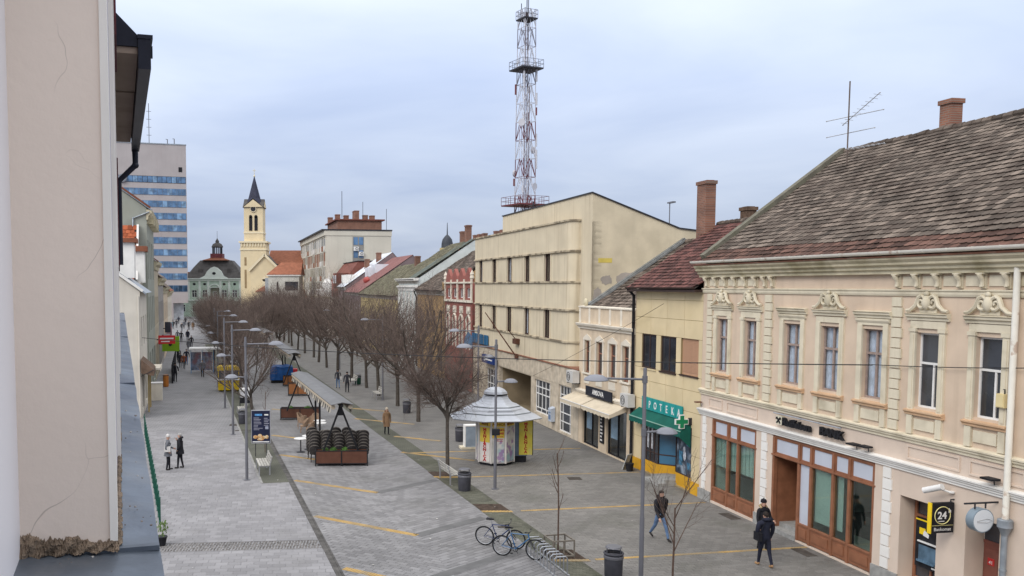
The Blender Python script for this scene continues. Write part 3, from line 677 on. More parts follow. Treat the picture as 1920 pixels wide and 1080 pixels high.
# rooms behind the glass
M_room = mat('office wall', (.70, .73, .70), .9, .05, 1); M_roomfl = mat('office floor', (.55, .57, .55), .6, .08, 1); M_blind = mat('vertical blind', (.60, .67, .65), .85, .05, 4)
for x0, x1 in ((.92, 3.93), (6.44, 10.03)):
    s = MB(); s.quad((x0, .15, .4), (x1, .15, .4), (x1, 3.2, .4), (x0, 3.2, .4)); s.build('shop_floor', M_roomfl, bank)
    s = MB(); s.quad((x0, 3.2, .1), (x1, 3.2, .1), (x1, 3.2, 3.4), (x0, 3.2, 3.4)); s.quad((x0, .15, .1), (x0, 3.2, .1), (x0, 3.2, 3.4), (x0, .15, 3.4)); s.quad((x1, 3.2, .1), (x1, .15, .1), (x1, .15, 3.4), (x1, 3.2, 3.4)); s.quad((x0, .15, 3.4), (x0, 3.2, 3.4), (x1, 3.2, 3.4), (x1, .15, 3.4)); s.build('shop_room', M_room, bank)
s = MB()
for k in range(24):
    x = .98 + k * .122; s.box(x, x + .112, .16 + .01 * (k % 2), .165 + .01 * (k % 2), 1.55, 2.75)
s.build('blind', M_blind, bank)
s = MB(); s.box(1.0, 3.85, .8, 1.3, .4, 1.2); s.box(7.2, 8.0, 1.6, 2.4, .4, 1.15); s.box(9.0, 9.7, 2.0, 2.5, .4, 1.3); s.build('counter', mat('dark desk', (.10, .11, .11), .5, .1, 2), bank)
for a_, b_ in ((7.14, 8.08), (8.24, 8.50)): MB().box(a_, b_, .17, .18, .9, 2.7).build('screen_panel', M_blind, bank)
s = MB(); s.box(8.55, 8.85, .3, .32, .45, 2.7); s.build('banner', mat('dark banner', (.05, .05, .055), .6, .2, 2), bank)
# entrance lobby: side wall, door set back, steps
s = MB(); s.quad((5.02, .1, .06), (5.02, 1.5, .06), (5.02, 1.5, 3.4), (5.02, .1, 3.4)); s.quad((5.02, 1.5, .06), (6.4, 1.5, .06), (6.4, 1.5, 2.74), (5.02, 1.5, 2.74)); s.quad((5.02, .14, 2.72), (5.02, 1.5, 2.72), (6.4, 1.5, 2.72), (6.4, .14, 2.72)); s.build('lobby_wall', M_brown, bank)
s = MB(); s.box(5.03, 6.38, -.02, 1.48, .0, .16); s.box(5.03, 6.38, .30, 1.47, .16, .32); s.build('steps', M_concrete, bank)
s = MB(); dx = 6.30
for a, b, c, d in ((.18, 1.42, .34, .95), (.18, .32, .95, 2.66), (1.28, 1.42, .95, 2.66), (.32, 1.28, 2.5, 2.66)): s.box(dx - .03, dx + .03, a, b, c, d)
s.box(dx - .05, dx - .03, .34, 1.26, .46, .84); dr = s.build('door', M_brown, bank)
MB().box(dx - .008, dx + .008, .32, 1.28, .95, 2.5).build('pane', M_glass, dr)
s = MB(); s.box(dx - .07, dx - .03, 1.30, 1.34, 1.2, 1.5); s.build('handle', M_steel, dr)
s = MB(); s.box(dx - .012, dx - .009, .62, .98, 1.75, 1.93); s.box(dx - .012, dx - .009, .74, .88, 1.45, 1.66); s.build('door_sticker', mat('yellow sticker', (.75, .55, .03), .5, .05, 2), dr)
s = MB(); s.ball((5.35, 1.40, 2.15), .11, 10, 8); s.box(5.30, 5.40, 1.40, 1.5, 2.2, 2.3); s.build('dome_camera', M_white, bank, smooth=True)
# cash machine recess and house door
s = MB(); s.quad((11.1, .55, .3), (12.46, .55, .3), (12.46, .55, 2.73), (11.1, .55, 2.73)); s.build('recess_wall', M_brown, bank)
s = MB(); 
for a, b in ((11.1, .12), (12.46, .12)): s.quad((a, b, .3), (a, .56, .3), (a, .56, 2.73), (a, b, 2.73))
s.quad((11.1, .12, 2.73), (12.46, .12, 2.73), (12.46, .56, 2.73), (11.1, .56, 2.73)); s.quad((11.1, .10, .3), (12.46, .10, .3), (12.46, .56, .3), (11.1, .56, .3))
for a in (13.41, 14.45): s.quad((a, .12, .04), (a, .62, .04), (a, .62, 2.76), (a, .12, 2.76))
s.quad((13.41, .12, 2.76), (14.45, .12, 2.76), (14.45, .62, 2.76), (13.41, .62, 2.76)); s.build('recess_reveal', M_pink2, bank)
window(bank, 11.12, 12.44, .32, 2.71, .46, [(.18, 2), (.62, [.22, .78]), (.20, 1)], M_brown, M_glass, .09, .08)
s = MB(); s.box(11.38, 12.30, .30, .46, .78, 2.15); atm = s.build('cash_machine', M_black, bank)
s = MB(); s.box(11.52, 12.16, .285, .30, 1.0, 1.42); s.box(11.52, 12.16, .22, .30, .95, 1.0); s.build('screen', mat('machine screen', (.09, .15, .21), .25, .3, 3), atm)
s = MB(); s.box(11.50, 12.18, .25, .30, 1.50, 1.54); s.box(12.0, 12.22, .293, .30, .84, .88); s.build('slot', M_white, atm)
s = MB(); s.box(11.52, 11.74, .292, .30, 1.72, 1.9); s.box(11.38, 11.9, .29, .30, 2.10, 2.14); s.build('yellow_mark', mat('signal yellow', (.80, .56, .02), .5, .05, 2), atm)
s = MB(); s.add([(11.66, .288, 1.70), (11.86, .288, 1.66), (11.88, .288, 1.76), (11.72, .288, 1.86), (11.68, .288, 1.80)], [(0, 1, 2, 3, 4)]); s.build('hand_pictogram', M_white, atm)
d2 = MB().box(13.43, 14.43, .55, .60, .05, 2.02).build('house_door', mat('red brown door', (.20, .075, .055), .55, .12, 3), bank)
s = MB()
for a, b in ((13.5, 13.90), (13.96, 14.36)):
    for c, d in ((.2, .75), (.85, 1.9)): s.box(a, b, .525, .55, c, d)
s.build('door_panel', MATS['red brown door'], d2)
MB().box(13.43, 14.43, .56, .58, 2.1, 2.74).build('fanlight', M_glass, d2); MB().box(13.43, 14.43, .53, .60, 2.02, 2.1).build('transom', MATS['red brown door'], d2)
s = MB(); s.box(13.60, 13.80, .512, .525, 1.48, 1.66); hn = s.build('house_number', mat('red enamel', (.45, .03, .03), .4, .05, 2), d2)
text_front(MB(), '41', 13.70, .511, 1.51, .13, .002).build('numerals', M_white, d2)
# lettering over the entrance
s = MB(); s.box(5.30, 5.62, -.13, -.02, 3.88, 4.18); sg = s.build('logo_plate', mat('pale cream acrylic', (.7, .66, .52), .4, .04, 2), bank)
s = MB(); s.bar((5.36, -.145, 3.93), (5.56, -.145, 4.13), .045, .03, (0, 1, 0)); s.bar((5.36, -.146, 4.13), (5.56, -.146, 3.93), .045, .03, (0, 1, 0)); s.bar((5.36, -.147, 4.13), (5.33, -.147, 4.06), .03, .03, (0, 1, 0)); s.bar((5.56, -.147, 4.13), (5.59, -.147, 4.06), .03, .03, (0, 1, 0)); s.build('logo', M_black, bank)
s = MB(); text_front(s, 'Raiffeisen', 5.68, -.12, 3.90, .36, .05, align='LEFT', bold=.012, sx=1.10); s.build('lettering', M_black, bank)
s = MB(); text_front(s, 'BANK', 7.66, -.12, 3.90, .36, .05, align='LEFT', bold=.014, sx=1.16); s.build('lettering', M_black, bank)
s = MB(); s.tube([(5.2, -.16, 4.26), (8.7, -.16, 4.26)], .022, 6); 
for x in (5.5, 6.5, 7.5, 8.5): s.box(x - .02, x + .02, -.16, 0, 4.25, 4.27)
s.build('sign_light_rail', M_steel, bank)
# rainwater pipe at the right-hand end: cream above, dark zinc below with its hopper
downpipe(bank, [(14.72, -.14, 9.55), (14.72, -.14, 3.0)], M_gut, .075)
s = MB(); s.lathe([(.07, 2.58), (.14, 2.78), (.17, 2.8), (.17, 2.98), (.15, 3.0)], 10, (14.74, -.16)); s.tube([(14.74, -.16, 2.6), (14.74, -.16, .05)], .07, 10)
for z in (.6, 1.7): s.lathe([(.085, z), (.085, z + .05)], 10, (14.74, -.16))
s.build('rain_hopper', M_zinc, bank, smooth=True)
# roof: boarding, tiles, parapet, ridge
y0, z0, y1, z1 = -.42, 9.62, 5.7, 14.05
s = MB(); s.quad((.3, y0, z0), (BX1 + 1, y0, z0), (BX1 + 1, y1, z1), (.3, y1, z1)); s.quad((.3, y1, z1), (BX1 + 1, y1, z1), (BX1 + 1, 11.5, 9.6), (.3, 11.5, 9.6)); s.quad((.3, -.1, 9.1), (.3, 11.4, 9.1), (.3, 11.4, 9.7), (.3, y1, z1 - .03), (.3, -.1, 9.82)); s.build('roof_boarding', mat('roof underlay', (.05, .04, .035), .95, .2, 3), bank)
Vv = Vector((0, y1 - y0, z1 - z0)); Lr = Vv.length
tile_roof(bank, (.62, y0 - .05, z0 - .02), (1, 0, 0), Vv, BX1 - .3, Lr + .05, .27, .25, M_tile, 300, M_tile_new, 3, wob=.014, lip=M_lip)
s = MB(); V1 = Vv.normalized(); nn = Vector((0, -V1.z, V1.y))
for k in range(14):
    a = Vector((0, y0 + .15, z0 + .12)) + Vv * (k / 14) * .985; b_ = Vector((0, y0 + .15, z0 + .12)) + Vv * ((k + .985) / 14) * .985; h = nn * .20; dn = nn * -.15
    s.add([(.28, *(a + dn)[1:]), (.60, *(a + dn)[1:]), (.60, *(a + h)[1:]), (.28, *(a + h)[1:]), (.28, *(b_ + dn)[1:]), (.60, *(b_ + dn)[1:]), (.60, *(b_ + h)[1:]), (.28, *(b_ + h)[1:])], [(3, 2, 1, 0), (4, 5, 6, 7), (0, 1, 5, 4), (1, 2, 6, 5), (2, 3, 7, 6), (3, 0, 4, 7)])
s.build('gable_coping', mat('mossy coping', (.145, .135, .105), .95, .2, 3, bump=.4, dirt=.6, dirtcol=(.09, .095, .055), dscale=1.5), bank)
rm = MB(); rm.tube([(0, 0, 0), (.2, 0, .008), (.42, 0, 0)], [.12, .135, .15], 8); rme = smoothed(rm.mesh('ridge_tile', M_tile))
for k in range(40):
    if .5 + k * .4 < BX1 + .6: link('ridge_tile', rme, bank, loc=(.5 + k * .4, y1, z1 + .03 + random.uniform(-.02, .02)))
chimney(bank, 5.35, 6.2, 13.2, 15.2, .52, .45, label='slim brick chimney at the ridge')
# things fixed to the front
def wall_thing(name, label, cat, x, y, z, group=None): return thing(name, label, cat, FB.at(x, y, z), FB.rz, group)
t = wall_thing('security_camera', 'white bullet security camera above the cash machine recess', 'camera', 12.8, 0, 3.25)
s = MB(); s.tube([(-.36, -.42, -.06), (.12, -.30, .14)], .085, 10); s.build('housing', M_white, t, smooth=True); s = MB(); s.tube([(0, -.33, .08), (.16, -.1, .0), (.16, -.0, .0)], .028, 6); s.lathe([(.08, -.02), (.08, .02)], 8, (.16, -.05)); s.build('mount', M_white, t)
t = wall_thing('cash_machine_sign', 'square black and yellow projecting sign reading 24h', 'sign', 13.0, 0, 2.2)
s = MB(); s.box(-.03, .08, -.72, -.06, 0, .80); s.build('box', M_black, t)
Mz = Matrix(((0, 0, 1, .082), (1, 0, 0, 0), (0, 1, 0, 0), (0, 0, 0, 1)))
s = MB(); text_into(s, '24', .27, .003, Matrix.Translation((0, -.41, .38)) @ Mz, bold=.006); s.build('lettering', M_white, t); s = MB(); text_into(s, 'h', .16, .003, Matrix.Translation((0, -.19, .54)) @ Mz, bold=.004); s.build('lettering', M_white, t); s = MB(); text_into(s, 'Bankomat', .125, .003, Matrix.Translation((0, -.39, .06)) @ Mz); s.build('lettering', M_white, t); MB().box(.083, .087, -.52, -.34, .305, .325).build('underline', M_white, t)
s = MB(); s.ring((.084, -.40, .47), (1, 0, 0), .23, .012, 28, 4); s.box(.083, .087, -.7, -.08, .20, .208); s.build('ring', mat('pale yellow line', (.75, .68, .3), .5, .05, 2), t)
s = MB(); s.box(-.031, .084, -.75, -.721, -.01, .81); s.build('yellow_edge', MATS['signal yellow'], t); s = MB(); s.tube([(0, -.1, .80), (0, -.1, .86), (0, .0, .86)], .02, 6); s.tube([(0, -.06, .3), (0, 0, .3)], .02, 6); s.build('bracket', M_dark_metal, t)
t = wall_thing('round_sign', 'round white lightbox sign hanging from a black arm by the house door', 'sign', 14.35, 0, 2.9)
s = MB(); s.tube([(0, 0, .42), (0, -.95, .42)], .025, 6); s.tube([(0, -.35, .42), (0, -.35, .28)], .02, 6); s.tube([(0, -.65, .42), (0, -.65, .28)], .02, 6); s.build('arm', M_dark_metal, t)
s = MB(); s.tube([(-.11, -.5, 0), (.11, -.5, 0)], .30, 28); s.build('drum', mat('grey drum', (.20, .25, .29), .4, .08, 3), t, smooth=True)
s = MB(); s.tube([(.111, -.5, 0), (.118, -.5, 0)], .275, 28); s.build('face', mat('milky acrylic', (.62, .64, .66), .3, .03, 2), t); s = MB(); s.tube([(.12, -.68, .0), (.12, -.4, .05), (.12, -.26, .0), (.12, -.4, -.05), (.12, -.68, -.03)], .012, 5); s.build('emblem', mat('faded grey', (.42, .42, .42), .6, .05, 2), t)
t = wall_thing('alarm_box', 'small pale yellow box beside the rightmost upper window', 'box', 14.42, 0, 5.7)
s = MB(); s.box(-.12, .12, -.16, -.02, 0, .34); s.box(-.10, .10, -.175, -.16, .02, .32); s.build('casing', mat('yellowed plastic', (.66, .55, .30), .6, .06, 2), t); s = MB(); s.tube([(.05, -.08, .34), (.05, -.08, .45), (-.05, -.05, .45)], .015, 5); s.tube([(.1, -.06, 0), (.16, -.04, -.3), (.12, -.03, -.7)], .01, 5); s.build('cable', M_black, t)
for i, (x, z, lab) in enumerate(((.15, 3.86, 'small lamp on the white band at the bank corner'), (9.35, 3.78, 'flat black floodlight on the band right of the lettering'), (9.85, 3.80, 'black floodlight on the band near the right pilaster'), (14.3, 3.80, 'black floodlight on the band beside the rain pipe'))):
    t = wall_thing('floodlight', lab, 'light', x, 0, z); s = MB(); s.tube([(0, -.08, -.06), (0, -.1, .08)], .015, 6); s.build('stem', M_dark_metal, t); s = MB(); s.box(-.18 if i else -.09, .18 if i else .09, -.34, -.08, .08, .13); s.build('lamp_head', mat('lamp brown', (.16, .08, .05), .5, .1, 3) if i == 0 else M_black, t)
t = wall_thing('aerial', 'tall television aerial mast with several crossbars on the bank roof', 'antenna', 2.15, 4.6, 13.3)
s = MB(); s.tube([(0, 0, 0), (.02, 0, 3.2)], .028, 6); s.build('mast', mat('rusty mast', (.13, .10, .085), .7, .2, 4), t)
for z, a, b, n, tl in ((1.86, (-1.0, -.2), (1.5, .3), 0, 0), (1.25, (-1.1, -.1), (1.2, .2), 0, 0), (.62, (.05, 0), (1.6, .3), 7, 0), (1.75, (-.3, 0), (1.35, .25), 9, .75)):
    s = MB(); p = Vector((a[0], a[1], z - (.15 if tl else 0))); q = Vector((b[0], b[1], z + tl)); s.tube([p, q], .016, 5)
    for k in range(n): c = p.lerp(q, (k + .5) / n); s.tube([c + Vector((-.06, .22, 0)), c - Vector((-.06, .22, 0))], .008, 4)
    for e in (p, q): s.ball(e, .028, 6, 4)
    s.build('boom', M_steel, t)
# ------------------------------------------------------------------ the yellow pharmacy
M_yel = mat('yellow facade panel', (0.63, 0.515, 0.32), 0.75, 0.05, 1.2, rnd=0.05, bump=0.06, dirt=0.25, dirtcol=(0.50, 0.38, 0.18), dscale=0.4)
M_joint = mat('panel joint', (0.30, 0.23, 0.12), 0.95, 0.1, 2)
M_och = mat('ochre plinth', (0.58, 0.31, 0.025), 0.7, 0.08, 1.5, bump=0.1, dirt=0.3, dirtcol=(0.34, 0.18, 0.03), dscale=0.8)
M_green = mat('green awning', (0.008, 0.09, 0.068), 0.85, 0.12, 2); M_teal = mat('teal sign', (0.02, 0.27, 0.26), 0.45, 0.06, 2)
M_redtile = mat('dark red roof tile', (0.105, 0.045, 0.038), 0.9, 0.2, 4, rnd=0.55, bump=0.3, bscale=30, dirt=0.5, dirtcol=(0.055, 0.035, 0.033), dscale=1.2)
YW = 6.16
ph = thing('pharmacy_building', 'yellow panelled pharmacy with dark red tile roof beside the bank', 'building', FB.at(-YW), FB.rz)
X = lambda x: x + YW
yw = [(X(-5.47), X(-4.03), 4.88, 6.46), (X(-3.61), X(-2.18), 4.88, 6.46), (X(-1.78), X(-.29), 4.92, 6.47)]
shop = (X(-5.35), X(-.68), .06, 2.75)
s = MB(); holed_wall(s, 0, YW, 0, 8.5, yw + [shop], .012, .16); s.quad((0, .012, 0), (0, 7, 0), (0, 7, 8.5), (0, .012, 8.5)); s.box(.02, YW - .02, 4.5, 9, 0, 8.4); s.build('backing_wall', M_joint, ph)
cols = [.004, 1.56, 3.10, 4.64, YW - .004]; rowz = [.52, 1.6, 2.45, 3.4, 4.3, 4.88, 6.46, 7.24, 8.06, 8.46]
for r in range(len(rowz) - 1):
    for c in range(4):
        z0, z1, x0, x1 = rowz[r] + .010, rowz[r + 1] - .010, cols[c] + .010, cols[c + 1] - .010
        pcs = [(x0, x1, z0, z1)]
        for h in yw + [shop]:
            nx = []
            for a, b, cc, d in pcs:
                if h[1] <= a or h[0] >= b or h[3] <= cc or h[2] >= d: nx.append((a, b, cc, d)); continue
                if h[0] > a: nx.append((a, h[0], cc, d))
                if h[1] < b: nx.append((h[1], b, cc, d))
                m0, m1 = max(a, h[0]), min(b, h[1])
                if h[3] < d: nx.append((m0, m1, h[3], d))
                if h[2] > cc: nx.append((m0, m1, cc, h[2]))
            pcs = nx
        for a, b, cc, d in pcs:
            if b - a > .03 and d - cc > .03: MB().box(a, b, 0, .02, cc, d).build('facade_panel', M_yel, ph)
for a, b in ((-.01, shop[0]), (shop[1], YW)): MB().box(a, b, -.03, .03, 0, .52).build('plinth', M_och, ph)
M_dkfr = mat('dark brown frame', (.055, .035, .03), .5, .15, 3)
for k, (a, b, c, d) in enumerate(yw):
    if k < 2: window(ph, a, b, c, d, .05, [(1, 2)], M_dkfr, M_glass, .06, .07)
    else:
        o = MB().box(a, b, .09, .12, c, d).build('roller_shutter', mat('tan shutter', (.46, .27, .17), .7, .06, 3), ph, label='closed tan roller shutter')
        n = 26; me = MB().box(a + .03, b - .03, .075, .09, .006, (d - c - .14) / n - .006).mesh('slat', MATS['tan shutter'])
        for i in range(n): link('slat', me, o, loc=(0, 0, c + .12 + i * (d - c - .14) / n))
    MB().box(a - .04, b + .04, -.05, .05, c - .06, c).build('window_sill', M_dkfr if k else M_yel, ph)
    if k == 1: MB().box(a + .6, a + .85, .17, .18, c, d).build('curtain', M_curtain, ph)
# shop: angled glazing, ochre dado, steps, door
sx0, sx1 = shop[0], shop[1]
M_postr = mat('shop poster', (.05, .07, .10), .35, .6, 5, col2=(.25, .30, .36))
pz = .62
def flatpanel(name, p, q, z0, z1, m, th=.03, parent=ph):
    s = MB(); s.bar((p[0], p[1], (z0 + z1) / 2), (q[0], q[1], (z0 + z1) / 2), th, z1 - z0); return s.build(name, m, parent)
segs = [((sx0, .1), (sx0 + 1.55, .12)), ((sx0 + 1.55, .12), (sx0 + 2.35, .9)), ((sx0 + 2.35, .9), (sx0 + 3.15, .95)), ((sx0 + 3.15, .95), (sx0 + 3.2, .12)), ((sx0 + 3.2, .12), (sx1, .1))]
for i, (p, q) in enumerate(segs):
    if i != 2: flatpanel('dado', p, q, 0, pz, M_och, .06)
    g = flatpanel('shop_window' if i != 2 else 'shop_door', p, q, pz if i != 2 else .2, 2.7, [M_glass, glass_dark('blue shop glass', (.03, .10, .17), .08), glass_dark('blue shop glass'), M_glass, M_postr][i], .02)
    fr = MB(); P0, P1 = Vector((*p, 0)), Vector((*q, 0)); nb = 4 if i == 0 else 1
    for k in range(nb + 1):
        c = P0.lerp(P1, k / nb); fr.bar((c.x, c.y - .005, pz if i != 2 else .2), (c.x, c.y - .005, 2.7), .06)
    for z in ((pz, 1.05, 2.68) if i in (0, 1) else (pz if i != 2 else .22, 2.68)): fr.bar((P0.x, P0.y - .008, z), (P1.x, P1.y - .008, z), .05, .05)
    fr.build('frame', M_dkfr, g)
    if i == 0:
        for k in range(3):
            c0, c1 = P0.lerp(P1, (k + .2) / 4), P0.lerp(P1, (k + .62) / 4); s = MB(); s.bar((c0.x, c0.y - .02, 1.8), (c1.x, c1.y - .02, 1.8), .004, 1.2); s.build('poster_strip', mat('pale poster', (.42, .42, .44), .5, .35, 8), g)
    if i == 4:
        s = MB(); s.ball((sx1 - .75, .085, 1.72), (.10, .008, .13), 8, 6); s.ball((sx1 - .72, .085, 1.45), (.13, .008, .22), 8, 6); s.build('poster_print', mat('poster pale print', (.40, .42, .46), .5, .5, 9), g)
        for q in ((sx1 - 1.2, sx1 - .9, 1.0, 1.6), (sx1 - .5, sx1 - .15, .9, 1.2), (sx1 - .55, sx1 - .3, 1.9, 2.5)): MB().box(q[0], q[1], .082, .086, q[2], q[3]).build('poster_print', mat('poster blue print', (.05, .16, .26), .5, .4, 7), g)
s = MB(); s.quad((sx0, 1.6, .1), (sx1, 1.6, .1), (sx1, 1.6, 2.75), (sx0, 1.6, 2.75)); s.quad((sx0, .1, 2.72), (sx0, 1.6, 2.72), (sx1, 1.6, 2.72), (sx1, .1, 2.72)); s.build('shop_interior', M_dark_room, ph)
s = MB(); s.box(sx0 + 1.75, sx0 + 3.3, -.75, .9, 0, .12); s.box(sx0 + 1.85, sx0 + 3.22, -.40, .9, .12, .24); s.build('steps', M_concrete, ph)
# awning with scalloped valance
s = MB(); n = 40; ax0, ax1 = sx0 - .25, sx1 - .05
for k in range(n):
    a, b = ax0 + (ax1 - ax0) * k / n, ax0 + (ax1 - ax0) * (k + 1) / n
    s.quad((a, -.02, 2.98), (b, -.02, 2.98), (b, -.50, 2.62), (a, -.50, 2.62)); s.quad((a, -.50, 2.62), (b, -.50, 2.62), (b, -.51, 2.34 + .05 * ((k + 1) % 2)), (a, -.51, 2.34 + .05 * (k % 2)))
for x in (ax0, ax1): s.add([(x, -.02, 2.98), (x, -.50, 2.62), (x, -.51, 2.35), (x, -.02, 1.9 if x == ax1 else 2.3)], [(0, 1, 2, 3)])
aw = s.build('awning', M_green, ph); MB().box(ax0 - .02, ax1 + .02, -.525, -.49, 2.60, 2.635).build('awning_bar', mat('pale green bar', (.25, .42, .35), .6, .05, 2), aw)
# APOTEKA letters on separate teal plates (the first is behind the lamp post)
x = sx0 + .18
for ch in 'APOTEKA':
    o = MB().box(x, x + .515, -.09, -.03, 2.99, 3.56).build('letter_plate', M_teal, ph); text_front(MB(), ch, x + .257, -.092, 3.10, .46, .008, bold=.006, sx=.75).build('letter', M_white, o); x += .543
t = thing('pharmacy_cross', 'green cross sign with white outline projecting beside the pharmacy lettering', 'sign', FB.at(-.72, 0, 2.58), FB.rz)
for nm, g_, th, m_ in (('outline', .05, .09, M_white), ('cross', 0, .11, mat('cross green', (.01, .19, .08), .4, .06, 2))):
    s = MB(); a, b = .085 + g_ * .6, .26 + g_ * .6; pts = [(-a, -b), (a, -b), (a, -a), (b, -a), (b, a), (a, a), (a, b), (-a, b), (-a, a), (-b, a), (-b, -a), (-a, -a)]
    n = len(pts); vs = [(sgn * th / 2, -.45 + u, .45 + v) for sgn in (-1, 1) for u, v in pts]
    s.add(vs, [tuple(range(n - 1, -1, -1)), tuple(range(n, 2 * n))] + [(i, (i + 1) % n, n + (i + 1) % n, n + i) for i in range(n)]); s.build(nm, m_, t)
MB().box(-.03, .03, -.15, 0, .3, .6).build('arm', M_dark_metal, t)
# eave, roof
MB().box(-.15, YW + .02, -.42, .02, 8.42, 8.52).build('soffit', M_dkfr, ph); gutter(ph, -.15, YW - .05, -.46, 8.62, M_dkfr, .07, 1.5)
V = Vector((0, 4.1 + .42, 11.62 - 8.55))
s = MB(); s.quad((-.1, -.42, 8.55), (YW, -.42, 8.55), (YW, 4.1, 11.62), (-.1, 4.1, 11.62)); s.quad((-.1, 4.1, 11.62), (YW, 4.1, 11.62), (YW, 9, 8.4), (-.1, 9, 8.4)); s.add([(-.02, 0, 8.4), (-.02, 8.9, 8.4), (-.02, 4.1, 11.58)], [(0, 1, 2)]); s.build('roof_boarding', MATS['roof underlay'], ph)
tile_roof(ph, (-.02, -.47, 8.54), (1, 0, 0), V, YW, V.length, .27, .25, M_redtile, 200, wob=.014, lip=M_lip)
for k in range(15): link('ridge_tile', rme, ph, loc=(.0 + k * .41, 4.1, 11.62))
chimney(ph, X(-6.25) , 3.5, 10.2, 13.65, .85, .5, label='tall broad brick chimney'); chimney(ph, X(-5.1), 5.0, 10.9, 12.35, .55, .5, mat('soot brick', (.13, .085, .06), .95, .3, 6, bump=.5))
downpipe(ph, [(-.05, -.40, 8.55), (-.05, -.10, 8.2), (-.05, -.10, .05)], M_black, .07)

# ------------------------------------------------------------------ the low shop with white vertical ribs on its parapet
M_am = mat('beige render', (0.60, 0.49, 0.36), 0.9, 0.07, 2, bump=0.15, dirt=0.55, dirtcol=(0.36, 0.28, 0.2), dscale=0.7, streak=0.35)
M_amw = mat('off white stucco', (0.68, 0.62, 0.52), 0.9, 0.06, 2, bump=0.12, dirt=0.5, dirtcol=(0.42, 0.36, 0.28), dscale=1.0, streak=0.3)
AW = 6.95; A0 = -13.12
am = thing('clothes_shop_building', 'narrow two storey beige shop with ribbed parapet and striped cream awnings', 'building', FB.at(A0), FB.rz)
X = lambda x: x - A0
aw_ = [(X(a), X(b), 3.98, 5.70) for a, b in ((-12.36, -11.61), (-10.75, -9.92), (-9.12, -8.28), (-7.53, -6.75))]
ash = [(X(-12.55), X(-10.35), .05, 2.5), (X(-9.35), X(-6.95), .05, 2.5)]
s = MB(); holed_wall(s, 0, AW, 0, 6.6, aw_ + ash, 0, .2); s.box(.02, AW - .02, 3.0, 8.5, 0, 6.55); s.build('wall', M_am, am)
s = MB(); s.box(-.02, AW, -.02, .25, 6.66, 7.5); s.build('parapet', M_am, am); MB().prof([(.26, 7.5), (-.09, 7.5), (-.09, 7.57), (.26, 7.6)], -.05, AW).build('parapet_coping', M_amw, am)
rib = MB().box(-.11, .11, -.06, -.02, 6.68, 7.5).mesh('rib', M_amw)
for i in range(6): link('rib', rib, am, loc=(.12 + i * (AW - .3) / 5, 0, 0))
s = MB(); s.ball((.55, .1, 7.78), (.22, .12, .22), 10, 8); s.build('finial', M_trim_dirty, am, smooth=True)
MB().prof([(.0, 6.36), (-.08, 6.36), (-.08, 6.44), (-.2, 6.52), (-.24, 6.62), (-.24, 6.655), (.0, 6.66)], -.08, AW).build('cornice', M_amw, am)
for a, b, c, d in aw_:
    m_ = (a + b) / 2
    window(am, a, b, c, d, .11, [(.68, 1), (.32, 1)], mat('reddish window frame', (.27, .13, .085), .7, .15, 4), M_glass, .075, .06)
    s = MB(); s.box(a - .13, a, -.05, .01, c, d + .05); s.box(b, b + .13, -.05, .01, c, d + .05)
    s.add([(a - .16, -.06, d + .05), (b + .16, -.06, d + .05), (b + .1, -.06, d + .18), (m_, -.06, d + .38), (a - .1, -.06, d + .18), (a - .16, 0, d + .05), (b + .16, 0, d + .05), (b + .1, 0, d + .18), (m_, 0, d + .38), (a - .1, 0, d + .18)], [(0, 1, 2, 3, 4), (0, 5, 6, 1), (1, 6, 7, 2), (2, 7, 8, 3), (3, 8, 9, 4), (4, 9, 5, 0)])
    s.build('window_surround', M_amw, am); MB().box(a - .18, b + .18, -.1, .1, c - .08, c).build('window_sill', M_amw, am); MB().box(a + .02, b - .02, -.04, .01, 3.40, 3.80).build('apron_panel', M_amw, am)
MB().prof([(0, 2.82), (-.12, 2.82), (-.12, 2.90), (-.2, 2.94), (-.2, 3.0), (0, 3.04)], -.05, AW).build('string_course', M_amw, am)
o = MB().box(X(-11.5), X(-8.2), -.28, -.2, 2.84, 3.34).build('signboard', mat('navy black board', (.018, .02, .03), .5, .1, 2), am); text_front(MB(), 'AMSOVA', X(-9.85), -.285, 2.98, .36, .004, bold=.006).build('lettering', M_white, o)
M_awc = mat('cream awning cloth', (.58, .50, .38), .85, .06, 3, dirt=.3, dirtcol=(.4, .33, .24), dscale=2)
for x0, x1 in ((X(-13.5), X(-10.55)), (X(-10.4), X(-6.85))):
    s = MB(); n = 24
    for k in range(n):
        a, b = x0 + (x1 - x0) * k / n, x0 + (x1 - x0) * (k + 1) / n
        s.quad((a, -.06, 2.80), (b, -.06, 2.80), (b, -.95, 2.42), (a, -.95, 2.42)); s.quad((a, -.95, 2.42), (b, -.95, 2.42), (b, -.955, 2.22 + .03 * math.sin((k + 1) * 2)), (a, -.955, 2.22 + .03 * math.sin(k * 2)))
    for x in (x0, x1): s.add([(x, -.06, 2.8), (x, -.95, 2.42), (x, -.955, 2.24), (x, -.06, 2.55)], [(0, 1, 2, 3)])
    o = s.build('awning', M_awc, am); MB().box(x0, x1, -.97, -.93, 2.41, 2.445).build('awning_bar', M_white, o)
